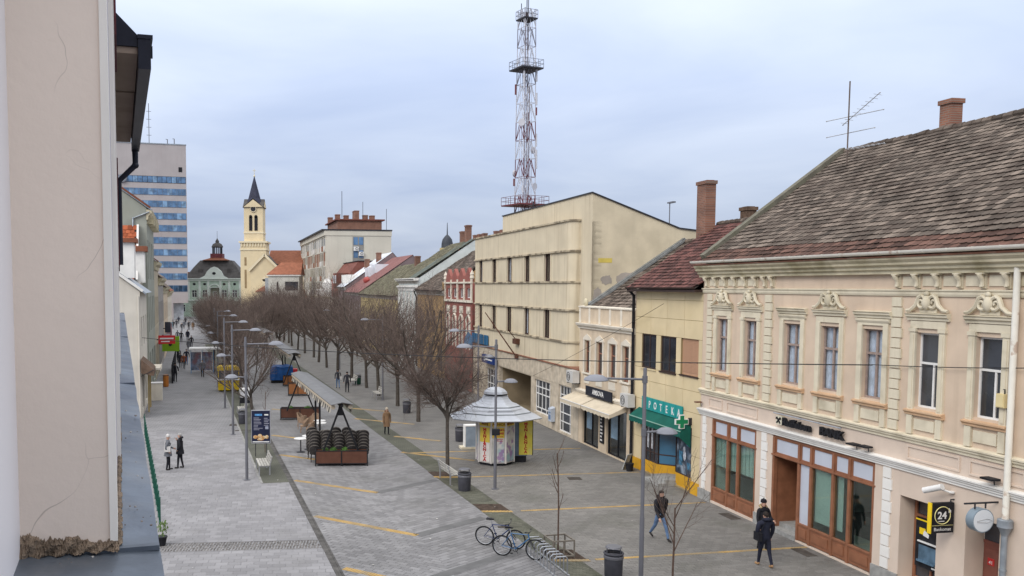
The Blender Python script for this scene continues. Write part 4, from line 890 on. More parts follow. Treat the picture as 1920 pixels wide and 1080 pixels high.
for a, b, c, d in ash:
    window(am, a + .02, b - .02, c, d, .1, [(1, 2)], M_black, G_clear, .07, .07, label='shop window with pale stock behind the glass')
    s = MB(); s.quad((a, 1.4, c), (b, 1.4, c), (b, 1.4, d), (a, 1.4, d)); s.quad((a, .2, c + .02), (b, .2, c + .02), (b, 1.4, c + .02), (a, 1.4, c + .02)); s.build('shop_interior', mat('shop interior', (.13, .12, .11), .9, .3, 2), am)
    s = MB(); s.box(a + .2, a + 1.0, .172, .178, .9, 2.1); s.build('display_poster', mat('pale blue poster', (.36, .50, .62), .5, .2, 2), am)
    s = MB(); s.ball((b - .5, .5, .35), (.4, .2, .28), 8, 6); s.build('stock_pile', mat('pale fabric', (.42, .44, .48), .9, .3, 5), am)
s = MB(); s.box(X(-10.05), X(-9.55), -.06, -.02, .5, 2.3); o = s.build('price_board', M_black, am); s = MB()
for k in range(9): s.box(X(-10.05) + .08, X(-10.05) + random.uniform(.2, .42), -.064, -.06, .62 + k * .18, .70 + k * .18)
s.build('board_print', M_white, o)
# its roof: dark ribbed tiles rising behind the parapet to the flank of the cream building
V = Vector((0, 6.0 - .3, 11.1 - 7.35))
s = MB(); s.quad((0, .3, 7.35), (AW, .3, 7.35), (AW, 6.0, 11.1), (0, 6.0, 11.1)); s.quad((0, 6, 11.1), (AW, 6, 11.1), (AW, 11, 7), (0, 11, 7)); s.quad((AW - .03, .3, 6.5), (AW - .03, 9, 6.5), (AW - .03, 6, 11.05), (AW - .03, .3, 7.3)); s.build('roof_boarding', MATS['roof underlay'], am)
tile_roof(am, (.1, .28, 7.36), (1, 0, 0), V, AW - .2, V.length, .32, .28, M_tile, 60, wob=.03, lip=M_lip)
s = MB(); s.bar((.12, .25, 7.50), (.12, 6.0, 11.28), .34, .16); s.bar((.36, .25, 7.46), (.36, 6.0, 11.24), .12, .10); s.build('roof_flashing', mat('old zinc flashing', (.22, .225, .22), .7, .2, 3, metal=.3, dirt=.5, dirtcol=(.1, .09, .08)), am)
for k in range(16): link('ridge_tile', rme, am, loc=(.3 + k * .41, 6.0, 11.12))
def aircon(label, frame, x, y, z, sc=1.0, group=None):
    t = thing('air_conditioner', label, 'air conditioner', frame.at(x, y, z), frame.rz, group); s = MB(); s.box(-.42, .42, -.42, -.08, 0, .58); s.build('casing', mat('grey white casing', (.52, .51, .49), .5, .06, 3, dirt=.4, dirtcol=(.3, .28, .25)), t)
    s = MB(); s.ring((-.12, -.43, .29), (0, 1, 0), .2, .015, 18, 4); s.ring((-.12, -.43, .29), (0, 1, 0), .1, .012, 14, 4); s.build('fan_grille', M_dark_metal, t); s = MB(); s.box(-.35, -.3, -.4, 0, -.05, 0); s.box(.3, .35, -.4, 0, -.05, 0); s.build('bracket', M_dark_metal, t); t.scale = (sc,) * 3; return t
aircon('grey air conditioner over the left end of the cream shop awnings', FB, -13.35, 0, 3.3, 1.15); aircon('white air conditioner above the right shop awning beside the drainpipe', FB, -6.35, 0, 2.9, 1.05)

# ------------------------------------------------------------------ the cream modernist block
M_cr = mat('cream render', (0.60, 0.52, 0.38), 0.9, 0.05, 0.8, bump=0.12, bscale=20, dirt=0.45, dirtcol=(0.47, 0.395, 0.28), dscale=0.3, streak=0.6, streakcol=(.33, .26, .17))
M_cr2 = mat('patchy cream render', (0.57, 0.49, 0.35), 0.92, 0.10, 0.8, bump=0.3, bscale=14, dirt=0.6, dirtcol=(0.42, 0.36, 0.26), dscale=0.35, streak=0.25)
M_led = mat('stained ledge', (0.45, 0.38, 0.27), 0.92, 0.12, 2, dirt=0.7, dirtcol=(0.09, 0.07, 0.05), dscale=1.4, dlo=.45, dhi=.6)
M_stone = mat('travertine', (0.50, 0.43, 0.335), 0.85, 0.16, 2.5, bump=0.2, dirt=0.5, dirtcol=(0.30, 0.24, 0.17), dscale=0.9)
C0 = -35.6; CW = 22.5
cr = thing('cream_office_block', 'three storey cream modernist block with rounded bay and narrow windows', 'building', FB.at(C0), FB.rz)
X = lambda x: x - C0
SB = .62                                   # set-back of the main wall behind the bay
s = MB(); s.box(X(-35.5), X(-13.1), SB, 1.2, 4.0, 12.2); s.build('wall', M_cr, cr)
s = MB(); s.add([(X(-29.9), SB, 12.2), (X(-13.1), SB, 12.2), (X(-13.1), SB, 13.76), (X(-29.9), SB, 13.76), (X(-29.9), 6, 12.2), (X(-29.9), 6, 12.6)], [(0, 1, 2, 3), (0, 3, 5, 4)]); s.build('attic_wall', M_cr, cr)
s = MB(); yb, zb = 5.75, 11.85
s.add([(X(-13.1), SB, 3.9), (X(-13.1), 12, 3.9), (X(-13.1), 12, 11.2), (X(-13.1), yb, zb), (X(-13.1), SB, 13.76)], [(0, 1, 2, 3, 4)]); s.build('flank_wall', M_cr2, cr, label='side wall of patchy plaster with bare brick showing')
s = MB(); s.add([(X(-13.1), SB, 13.76), (X(-13.1), yb, zb), (X(-13.1), 12, 11.2), (X(-29.9), 12, 11.2), (X(-29.9), SB, 13.76)], [(0, 1, 2, 3, 4)]); s.build('roof', M_zinc, cr)
s = MB(); s.bar((X(-13.08), SB - .05, 13.79), (X(-13.08), yb, zb + .04), .10, .07); s.bar((X(-13.08), yb, zb + .04), (X(-13.08), 12, 11.24), .10, .07); s.bar((X(-13.08), SB - .02, 13.79), (X(-29.95), SB - .02, 13.79), .10, .07); s.build('roof_edge', M_dark_metal, cr)
# plaster fallen off the flank: thin scabs of brick rubble and a yellow patch
def patch(cy, cz, ry, rz_, m, seed, n=18):
    rr = random.Random(seed); pts = [(cy + ry * math.cos(2 * PI * i / n) * rr.uniform(.7, 1.1), cz + rz_ * math.sin(2 * PI * i / n) * rr.uniform(.7, 1.1)) for i in range(n)]
    s = MB(); s.add([(X(-13.1) + .012, y, z) for y, z in pts] + [(X(-13.1) - .01, y, z) for y, z in pts], [tuple(range(n))] + [(i, (i + 1) % n, n + (i + 1) % n, n + i) for i in range(n)]); s.build('bare_patch', m, cr)
M_rub = brickmat('bare rubble', (.50, .47, .43), (.44, .40, .36), (.32, .28, .24), .26, .09, .02, rot=(R(90), 0, R(90)), var=.5)
patch(2.75, 9.05, .75, .42, M_rub, 3); patch(1.5, 9.0, .36, .30, M_rub, 4); patch(.95, 8.1, .28, .55, M_rub, 5)
s = MB(); s.box(X(-13.1) - .01, X(-13.1) + .01, 1.0, 1.8, 9.95, 10.2); s.build('yellow_patch', mat('yellow patch', (.55, .43, .10), .9, .1, 3), cr)
# projecting bay, with its right-hand end rounded, in bands between ledges
bx0, bx1, rad = X(-35.3), X(-14.75), .62
def bay_path(off=0.0, n=8):
    p = [(bx0, -off), (bx1 - rad, -off)]
    for i in range(1, n + 1): a = -PI / 2 + (PI / 2) * i / n; p.append((bx1 - rad + (rad + off) * math.cos(a), rad + (rad + off) * math.sin(a)))
    return p
def bay_band(name, z0, z1, off, m):
    pth = bay_path(off); s = MB()
    for (a, b), (c, d) in zip(pth, pth[1:]): s.quad((a, b, z0), (c, d, z0), (c, d, z1), (a, b, z1))
    top = [(x, y, z1) for x, y in pth] + [(bx0, SB + .02, z1)]; s.add(top, [tuple(range(len(top)))]); bot = [(x, y, z0) for x, y in pth] + [(bx0, SB + .02, z0)]; s.add(bot, [tuple(range(len(bot) - 1, -1, -1))])
    s.quad((bx0, SB, z0), (bx0, -off, z0), (bx0, -off, z1), (bx0, SB, z1)); return s.build(name, m, cr)
cw1 = [(-34.15, -33.1), (-30.55, -29.4), (-26.85, -25.65), (-22.95, -21.85), (-19.1, -18.0)]
for zz0, zz1 in ((10.72, 12.35), (7.32, 8.85), (4.05, 5.38)): bay_band('bay_wall', zz0, zz1, 0, M_cr)
for z in (12.35, 10.62, 8.85, 7.22, 5.38): bay_band('ledge', z, z + .10, .10, M_led)
for z0, z1 in ((8.95, 10.62), (5.48, 7.22)):
    hs = [(X(a), X(b), z0, z1) for a, b in cw1]; s = MB(); holed_wall(s, bx0, bx1 - rad, z0, z1, hs, .03, .22)
    pth = bay_path(-.03)[1:]
    for (a, b), (c, d) in zip(pth, pth[1:]): s.quad((a, b, z0), (c, d, z0), (c, d, z1), (a, b, z1))
    s.quad((bx0, SB, z0), (bx0, .03, z0), (bx0, .03, z1), (bx0, SB, z1)); s.build('window_band', M_cr, cr)
    for a, b, c, d in hs: window(cr, a, b, c, d, .12, [(1, 2)], mat('dark red brown frame', (.06, .03, .028), .6, .2, 3), G_clear, .07, .07, None, M_curtain if random.random() < .35 else None, M_dark_room)
    for a, b, c, d in hs:
        for x in (a - .12, b): MB().box(x, x + .12, -.01, .03, c, d).build('window_jamb', M_cr, cr)
# stone-clad ground floor with its passage and white steel windows
gh = [(X(-31.8), X(-28.95), .5, 2.45), (X(-28.5), X(-21.3), 0, 2.84), (X(-20.6), X(-17.7), .66, 2.76), (X(-16.3), X(-14.25), .12, 2.86)]
s = MB(); holed_wall(s, 0, CW - .06, 0, 4.0, gh, 0, .3); s.quad((CW - .06, 0, 0), (CW - .06, 2, 0), (CW - .06, 2, 4), (CW - .06, 0, 4)); s.quad((0, 0, 4), (CW - .06, 0, 4), (CW - .06, SB + .1, 4), (0, SB + .1, 4)); s.build('ground_floor', M_stone, cr)
x = 0.04; k = 0      # stone slabs
while x < CW - .9:
    for z0, z1 in ((0.02, .60), (.62, 1.75), (1.77, 2.82), (2.90, 3.96)):
        a, b = x, x + 1.06
        if any(h[1] > a and h[0] < b and h[3] > z0 + .02 and h[2] < z1 - .02 for h in gh): continue
        MB().box(a + .01, b - .01, -.025, .005, z0, z1).build('stone_slab', M_stone, cr)
    x += 1.08
MB().box(-.05, CW - .02, -.10, SB, 3.985, 4.05).build('ledge', mat('rusty ledge', (.24, .11, .07), .8, .2, 2, dirt=.4, dirtcol=(.4, .33, .24)), cr)
window(cr, *gh[0][:2], .5, 2.45, .12, [(.42, 4), (.33, 4), (.25, 4)], M_white, M_glass, .07, .06, .055)
window(cr, *gh[2][:2], .66, 2.76, .12, [(.12, 3), (.45, [.13, .25, .24, .25, .13]), (.22, [.13, .25, .24, .25, .13]), (.21, [.13, .25, .24, .25, .13])], M_white, M_glass, .07, .06, .06)
window(cr, *gh[3][:2], .12, 2.86, .12, [(.2, [.2, .6, .2]), (.2, [.2, .6, .2]), (.22, [.2, .6, .2]), (.19, [.25, .25, .25, .25]), (.19, [.25, .25, .25, .25])], M_white, M_glass, .07, .06, .05, name='glazed_door')
a, b = gh[1][:2]; s = MB(); s.quad((a, .3, 0), (a, 5, 0), (a, 5, 2.84), (a, .3, 2.84)); s.quad((b, 5, 0), (b, .3, 0), (b, .3, 2.84), (b, 5, 2.84)); s.quad((a, 5, 0), (b, 5, 0), (b, 5, 2.84), (a, 5, 2.84)); s.quad((a, .3, 2.84), (a, 5, 2.84), (b, 5, 2.84), (b, .3, 2.84)); s.quad((a, .2, .005), (b, .2, .005), (b, 5, .005), (a, 5, .005)); s.build('passage', mat('passage wall', (.30, .24, .16), .9, .15, 1), cr)
window(cr, a + .3, a + 4.5, .3, 2.6, 4.9, [(.3, 4), (.45, 4), (.25, 4)], M_dark_metal, M_glass, .08, .05)
t = thing('blue_sign', 'deep blue sign with a white round emblem beside the passage of the cream block', 'sign', FB.at(-30.05, 0, 2.9), FB.rz); MB().box(-1.55, 1.55, -.42, -.22, 0, .60).build('board', mat('deep blue sign', (.01, .035, .16), .4, .05, 2), t)
s = MB(); s.ring((-.75, -.425, .30), (0, 1, 0), .15, .035, 18, 4); s.build('emblem', M_white, t); MB().box(-.45, 1.2, -.43, -.42, .24, .34).build('line_of_print', M_white, t); MB().box(-1.35, 1.35, -.22, 0, .25, .3).build('bracket', M_dark_metal, t)
t = thing('roof_letters', 'row of tall blue upright letter plates on the ledge of the cream block', 'sign', FB.at(-33.3, 0, 4.06), FB.rz)
for k in range(8): MB().box(-2.3 + k * .58, -2.3 + k * .58 + random.choice((.14, .3, .4)), -.14, -.06, .1, .85).build('letter_plate', mat('sign blue', (.03, .12, .24), .5, .08, 2), t)
MB().box(-2.4, 2.4, -.06, -.02, .02, .1).build('rail', M_dark_metal, t)
t = thing('emblem_sign', 'pale blue upright emblem sign at the far corner of the cream block', 'sign', FB.at(-35.5, 0, 3.6), FB.rz); s = MB(); s.add([(0, -.8, .2), (0, -.15, 0), (0, -.15, 1.0), (0, -.5, 1.4), (0, -.8, .8)], [(0, 1, 2, 3, 4)]); s.add([(.1, -.8, .2), (.1, -.15, 0), (.1, -.15, 1.0), (.1, -.5, 1.4), (.1, -.8, .8)], [(4, 3, 2, 1, 0)]); s.build('board', mat('pale blue board', (.12, .22, .36), .5, .1, 2), t)
t = thing('flag_bracket', 'rusty flagpole bracket with two poles on the cream facade', 'flagpole', FB.at(-24.1, 0, 3.75), FB.rz)
s = MB(); s.tube([(0, -.1, .1), (-1.1, -2.0, 3.1)], [.05, .035], 6); s.tube([(.1, -.1, 1.2), (.6, -.9, 2.0)], .03, 6); s.build('pole', mat('rust', (.10, .045, .03), .8, .25, 4), t); s = MB(); s.box(-.3, .4, -.3, 0, 1.0, 1.35); s.box(-.1, .25, -.2, 0, 0, .3); s.build('bracket', MATS['rust'], t)
t = thing('roof_lamp', 'single lamp post standing on the cream block roof', 'lamp', FB.at(-13.4, 5.3, 11.7), FB.rz); s = MB(); s.tube([(0, 0, 0), (0, 0, 1.55), (-.05, 0, 1.62)], .03, 6); s.build('post', M_grey_metal, t); s = MB(); s.box(-.12, .5, -.1, .1, 1.58, 1.66); s.build('lamp_head', M_grey_metal, t)
s = MB(); s.box(-.2, .2, -.02, .15, 0, .75); 
t = thing('mailbox', 'pale grey letter box on the stone wall beside the glazed door', 'mailbox', FB.at(-17.0, 0, .55), FB.rz); s = MB(); s.box(-.25, .25, -.28, -.03, 0, .75); s.prof([(-.03, .75), (-.3, .75), (-.03, .88)], -.27, .27); s.build('body', mat('pale blue grey', (.42, .46, .52), .5, .1, 3), t); s = MB(); s.box(-.17, .17, -.292, -.28, .5, .58); s.box(-.18, .18, -.288, -.28, .12, .4); s.build('slot', mat('faded blue', (.12, .18, .3), .5, .1, 3), t)
# ------------------------------------------------------------------ older houses further along the right-hand row
M_underlay = MATS['roof underlay']
M_moss = mat('mossy old tile', (0.125, 0.115, 0.075), 0.95, 0.25, 2, rnd=0.4, bump=0.4, bscale=15, dirt=0.6, dirtcol=(0.20, 0.185, 0.13), dscale=0.8)
M_orange = mat('orange roof tile', (0.21, 0.082, 0.048), 0.9, 0.15, 1.5, rnd=0.25, bump=0.3, bscale=10, dirt=0.4, dirtcol=(0.2, 0.08, 0.05), dscale=.5)
M_mlip = mat('mossy tile edge', (.24, .225, .16), .95, .3, 4, rnd=.4)
def gable_house(name, label, F, x0, x1, eave, wallm, roofm, ry=6.2, slope=.65, y0=0.0, depth=13, tiles=(.3, .3), ov=.35, windows=None, nobj=0, cat='building', frame_m=None, group=None, lip=None):
    t = thing(name, label, cat, F.at(x0, y0), F.rz, group); Wd = x1 - x0; rz_ = eave + slope * (ry + ov)
    wl = []
    for z0, z1, n, w_ in (windows or []):
        for i in range(n): c = Wd * (i + .5) / n; wl.append((c - w_ / 2, c + w_ / 2, z0, z1))
    s = MB(); holed_wall(s, 0, Wd, 0, eave, wl, 0, .2); s.quad((Wd, 0, 0), (Wd, depth, 0), (Wd, depth, eave), (Wd, 0, eave)); s.quad((0, depth, 0), (0, 0, 0), (0, 0, eave), (0, depth, eave))
    for x in (0, Wd): s.add([(x, 0, eave), (x, depth, eave), (x, ry, rz_ - .08)], [(0, 1, 2)])
    s.build('wall', wallm, t)
    for a, b, c, d in wl:
        window(t, a, b, c, d, .12, [(.68, 2), (.32, 2)], frame_m or M_white, M_glass, .08, .06)
    s = MB(); s.quad((-.05, -ov, eave), (Wd + .05, -ov, eave), (Wd + .05, ry, rz_), (-.05, ry, rz_)); s.quad((-.05, ry, rz_), (Wd + .05, ry, rz_), (Wd + .05, depth + ov, eave), (-.05, depth + ov, eave)); s.build('roof', roofm if not tiles else M_underlay, t)
    V = Vector((0, ry + ov, rz_ - eave))
    if tiles:
        tile_roof(t, (-.05, -ov - .04, eave + .0), (1, 0, 0), V, Wd + .1, V.length, tiles[0], tiles[1], roofm, nobj, wob=.03, lip=lip)
    MB().prof([(.02, eave - .45), (-.06, eave - .45), (-.10, eave - .3), (-.22, eave - .2), (-.26, eave - .08), (-.30, eave - .02), (.02, eave - .02)], -.05, Wd + .05).build('cornice', mat('grey cornice', (.42, .40, .36), .9, .1, 2, dirt=.5, dirtcol=(.2, .18, .15)), t)
    gutter(t, 0, Wd, -ov - .08, eave + .02, M_dark_metal, .07, 3)
    return t, V
# red house with pointed parapet
M_redw = mat('red render', (0.27, 0.10, 0.082), 0.9, 0.10, 1.5, dirt=0.5, dirtcol=(0.22, 0.08, 0.07), dscale=0.8, streak=.2)
rh = thing('red_house', 'narrow red house with white pilasters and pointed red parapet', 'building', FB.at(-45.6), FB.rz); RW = 9.55
lw = [(.9 + i * 2.35, 1.8 + i * 2.35, 3.6, 5.7) for i in range(4)]; uw = [(.8 + i * 2.3, 2.0 + i * 2.3, 7.65, 8.45) for i in range(4)]
s = MB(); holed_wall(s, 0, RW, 0, 9.0, lw + uw, 0, .2); s.quad((0, 9, 0), (0, 0, 0), (0, 0, 9), (0, 9, 9)); s.box(.05, RW - .05, 6, 9, 0, 9); s.build('wall', M_redw, rh)
for a, b, c, d in lw:
    window(rh, a, b, c, d, .1, [(.7, 2), (.3, 1)], M_white, M_glass, .08, .06); s = MB(); m_ = (a + b) / 2
    s.tube([(m_ + .62 * math.cos(q), -.04, d - .1 + .62 * math.sin(q)) for q in [PI * k / 10 for k in range(11)]], .10, 6); s.box(a - .2, a, -.08, .0, c - .2, d - .1); s.box(b, b + .2, -.08, 0, c - .2, d - .1); s.build('window_arch', M_amw, rh)
    s = MB(); s.box(a - .1, b + .1, -.07, 0, 6.35, 6.95); s.ball((m_, -.07, 6.65), (.3, .06, .22), 8, 6); s.build('stucco_panel', M_amw, rh)
for a, b, c, d in uw: window(rh, a, b, c, d, .1, [(1, 2)], M_white, M_glass, .07, .06)
for x in (.0, 2.3, 4.6, 6.9, RW - .3): MB().box(x, x + .3, -.10, 0, 7.5, 9.2).build('pilaster', M_amw, rh)
MB().box(-.05, RW + .05, -.16, .02, 7.28, 7.48).build('string_course', M_amw, rh); MB().box(-.05, RW + .05, -.14, .02, 8.86, 9.0).build('cornice', M_amw, rh)
for i in range(4): s = MB(); s.profy([(.3 + i * 2.3, 9.0), (2.3 + i * 2.3, 9.0), (2.1 + i * 2.3, 9.5), (1.3 + i * 2.3, 10.15), (.5 + i * 2.3, 9.5)], -.03, .25); s.build('parapet_gable', M_redw, rh)
for x in (.0, RW - .3): s = MB(); s.lathe([(.12, 9.2), (.2, 9.3), (.14, 9.5), (.19, 9.6), (.02, 9.95)], 8, (x + .15, .0)); s.build('finial', M_amw, rh)
M_ochw = mat('old ochre render', (0.36, 0.235, 0.115), 0.92, 0.14, 1.2, bump=.2, dirt=0.6, dirtcol=(0.22, 0.15, 0.09), dscale=0.5, streak=.4)
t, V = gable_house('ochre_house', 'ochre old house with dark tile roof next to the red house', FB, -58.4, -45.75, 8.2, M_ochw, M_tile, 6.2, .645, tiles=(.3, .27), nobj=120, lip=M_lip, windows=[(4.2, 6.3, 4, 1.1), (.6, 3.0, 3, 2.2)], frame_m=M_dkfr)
downpipe(t, [(.1, -.4, 8.1), (.1, -.15, 7.4), (.1, -.12, .1)], M_black, .07)
MB().box(12.4, 12.62, -.2, 6, 8.2, 9).build('party_wall', M_ochw, t)
M_wht = mat('pale green white render', (0.58, 0.62, 0.60), 0.9, 0.06, 1.5, dirt=0.4, dirtcol=(0.36, 0.38, 0.36), dscale=0.8)
t, V = gable_house('white_house', 'pale white green house with deep cornice and mossy roof', FB, -69.4, -58.5, 9.35, M_wht, M_moss, 6.2, .645, tiles=(.32, .3), nobj=100, lip=M_mlip, windows=[(4.2, 7.0, 5, 1.1), (.5, 3.2, 3, 2.4)])
for k in range(6): MB().box(k * 2.13 - .02, k * 2.13 + .38, -.12, .01, 3.8, 8.0).build('pilaster', M_white_st, t)
MB().prof([(.02, 8.1), (-.1, 8.1), (-.14, 8.35), (-.3, 8.5), (-.3, 8.62), (.02, 8.7)], -.1, 11.1).build('entablature', M_white_st, t); MB().prof([(.1, 9.2), (-.42, 9.2), (-.42, 9.3), (-.55, 9.38), (-.55, 9.46), (.1, 9.5)], -.2, 11.1).build('upper_cornice', M_white_st, t)
sv = MB(); 
for k in range(5):
    x = 7.6 + k * .68; sv.add([(x, -.35, 9.46), (x + .66, -.35, 9.46), (x + .66, 6.2, 9.46 + .645 * 6.55), (x, 6.2, 9.46 + .645 * 6.55)], [(0, 1, 2, 3)]); sv.bar((x + .67, -.35, 9.49), (x + .67, 6.2, 9.49 + .645 * 6.55), .04, .05)
sv.build('metal_roof', mat('grey green sheet metal', (.19, .215, .19), .55, .12, 1, metal=.3, dirt=.4, dirtcol=(.14, .14, .12)), t)
chimney(t, 3.0, 7.0, 12.5, 14.9, .7, .7); chimney(t, 9.0, 6.0, 12.8, 15.2, .7, .6)
# far part of the row
M_yelw = mat('faded yellow render', (0.50, 0.40, 0.19), 0.92, 0.10, 1.2, dirt=0.5, dirtcol=(0.34, 0.27, 0.15), dscale=0.4, streak=.3)
t, V = gable_house('yellow_house', 'long low faded yellow house with olive tile roof behind the trees', F2, -27.5, -.3, 7.4, M_yelw, M_moss, 6.2, .66, tiles=(.36, .33), lip=M_mlip, windows=[(3.2, 5.2, 8, 1.1), (.5, 2.4, 6, 2.2)])
chimney(t, 14, 5.4, 10.5, 12.6, .7, .7)
M_dkw = mat('purple grey render', (0.19, 0.145, 0.15), 0.92, 0.14, 1.2, dirt=0.5, dirtcol=(0.12, 0.09, 0.1), dscale=0.6)
M_pinkr = mat('salmon sheet metal', (0.34, 0.195, 0.185), 0.6, 0.06, 0.8, dirt=.25, dirtcol=(.3, .17, .16)); M_whr = mat('white sheet metal', (0.60, 0.62, 0.66), 0.45, 0.06, 1, dirt=.3, dirtcol=(.4, .4, .42))
t, V = gable_house('salmon_roof_house', 'grey purple house under a salmon sheet metal roof', F2, -43, -27.8, 7.6, M_dkw, M_pinkr, 8.0, .68, tiles=None, windows=[(3.4, 6.0, 6, 1.2), (.5, 2.6, 4, 2.4)])
s = MB(); r0 = Vector((0, -.35, 7.63)); 
for k in range(26): a = .2 + k * .6; s.bar((a, -.35, 7.63), (a, 8.0, 7.63 + .68 * 8.35), .03, .05)
s.build('roof_seam', M_pinkr, t)
for k in range(4): MB().box(.6 + k * 1.5, 1.7 + k * 1.5, 3.2 + k % 2 * .8, 5.6 + k % 2 * .5, 10.1 + k % 2 * .6, 11.6 + k % 2 * .5).build('roof_hatch', M_whr, t)
s = MB(); s.ball((9, 2.0, 9.5), (1.3, .5, .55), 12, 6); s.build('eyebrow_dormer', mat('red metal', (.35, .07, .06), .6, .1, 2), t, smooth=True)
t, V = gable_house('white_roof_house', 'house with white sheet metal roof between the salmon roof and the mansard', F2, -52, -43.1, 8.4, M_dkw, M_whr, 8.0, .70, tiles=None, windows=[(3.4, 6.4, 4, 1.2)])
for k in range(3): MB().box(1 + k * 2.6, 2.2 + k * 2.6, .5, 2.6, 8.9, 10.5).build('roof_dormer', M_white_st, t)
chimney(t, 4, 4.5, 11, 13.2, .8, .8); chimney(t, 7, 6, 12, 14.2, .8, .8)
# secession house with mansard and balustrade
M_manr = mat('red brown mansard', (0.17, 0.065, 0.05), 0.85, 0.15, 1, rnd=.2, bump=.3, bscale=8)
se = thing('mansard_house', 'ornate house with red brown mansard roof and white balustrade', 'building', F2.at(-73, -1.5), F2.rz); SW = 20.5
swn = [(.8 + i * 2.4, 2.0 + i * 2.4, 2.6, 5.6) for i in range(8)]
s = MB(); holed_wall(s, 0, SW, 0, 6.6, swn, 0, .2); s.quad((SW, 0, 0), (SW, 12, 0), (SW, 12, 6.6), (SW, 0, 6.6)); s.quad((0, 12, 0), (0, 0, 0), (0, 0, 6.6), (0, 12, 6.6)); s.build('wall', M_amw, se)
for w_ in swn: window(se, *w_, .1, [(.7, 2), (.3, 2)], M_white, M_glass, .1, .06)
for i in range(9): MB().box(.15 + i * 2.42, .55 + i * 2.42, -.15, 0, .3, 6.3).build('pilaster', M_white_st, se)
MB().box(-.2, SW + .2, -.4, .1, 6.3, 6.7).build('cornice', M_trim_dirty, se)
s = MB(); s.add([(0, .6, 6.7), (SW, .6, 6.7), (SW - 1.2, 5.5, 13.0), (1.2, 5.5, 13.0), (0, 12, 6.7), (SW, 12, 6.7), (SW - 1.2, 8.5, 13.0), (1.2, 8.5, 13.0)], [(0, 1, 2, 3), (1, 5, 6, 2), (5, 4, 7, 6), (4, 0, 3, 7), (3, 2, 6, 7)]); s.build('mansard_roof', M_manr, se)
MB().box(1.0, SW - 1.0, 5.3, 8.7, 13.0, 13.12).build('roof_edge', M_dark_metal, se)
s = MB(); s.box(0, SW, .1, .3, 7.75, 7.95); s.box(0, SW, .1, .3, 6.7, 6.85); s.build('balustrade_rail', M_white_st, se)
bal = MB().lathe([(.08, 6.85), (.13, 7.1), (.06, 7.45), (.09, 7.75)], 6).mesh('baluster', M_white_st)
for k in range(40): link('baluster', bal, se, loc=(.3 + k * .51, .2, 0))
for x in (14.0, 16.6): o = MB().box(x, x + 2.0, 1.6, 4.4, 8.4, 10.9).build('dormer', M_manr, se); window(se, x + .3, x + 1.7, 9.1, 10.5, 1.5, [(1, 2)], M_white, M_glass_blue, .1, .06)
for k, x in enumerate((19.6, 17.2, 14.8)): s = MB(); s.box(x - .4, x + .4, -.3, .5, 6.7, 8.9 + .5 * (k == 0)); s.lathe([(.4, 8.9), (.5, 9.1), (.1, 9.9), (.02, 11.0 if k == 0 else 10)], 8, (x, .1)); s.build('pinnacle', M_white_st, se)
# five storey block of flats
M_flat = mat('pale concrete render', (0.56, 0.53, 0.45), 0.9, 0.05, 0.4, dirt=0.35, dirtcol=(0.42, 0.39, 0.33), dscale=0.2, streak=.25)
M_flat_b = brickmat('red facing brick', (.24, .105, .065), (.19, .085, .055), (.2, .15, .12), .5, .16, .02, rot=(R(90), 0, 0), var=.4)
ap = thing('flats_block', 'cream block of flats with brick penthouse and gridded window front', 'building', F2.at(-122.5, 0), F2.rz); PW = 49.6; PD = 13.8; PH = 18.6
s = MB(); s.box(0, PW, .6, PD, 0, PH); s.build('wall', M_flat, ap); MB().box(-.3, PW + .1, .2, PD + .1, PH, PH + 1.0).build('roof_parapet', M_flat, ap); MB().box(-.4, PW + .2, -.3, PD + .2, PH + 1.0, PH + 1.25).build('roof_edge', M_dark_metal, ap)
M_bal = [mat('balcony pale', (.45, .42, .37), .9, .08, 1), mat('balcony rust', (.27, .13, .08), .9, .1, 1), mat('balcony white', (.58, .56, .52), .9, .08, 1)]
for f in range(6):
    z = .6 + f * 3.0; MB().box(0, PW, .44, .6, z + 2.75, z + 3.0).build('floor_slab', M_flat, ap)
    for i in range(16):
        a = .2 + i * 3.08; kind = (i * 7 + f * 3) % 5
        if kind in (0, 3): MB().box(a, a + 2.7, .36, .44, z, z + 1.0).build('balcony_panel', M_bal[(i + f) % 3], ap); MB().box(a + .1, a + 2.6, .55, .59, z + .2, z + 2.5).build('balcony_glazing', M_glass, ap)
        else:
            MB().box(a, a + 1.35, .50, .58, z, z + 2.74).build('infill_panel', M_bal[(i * 3 + f) % 3], ap); MB().box(a + 1.4, a + 2.9, .53, .585, z + .9, z + 2.6).build('window', M_glass, ap); MB().box(a + 1.4, a + 2.9, .51, .588, z, z + .9).build('spandrel', M_bal[(i + 2 * f) % 3], ap)
for i in range(17): MB().box(i * 3.08 - .02, i * 3.08 + .16, .42, .6, .6, PH).build('fin', M_flat, ap)
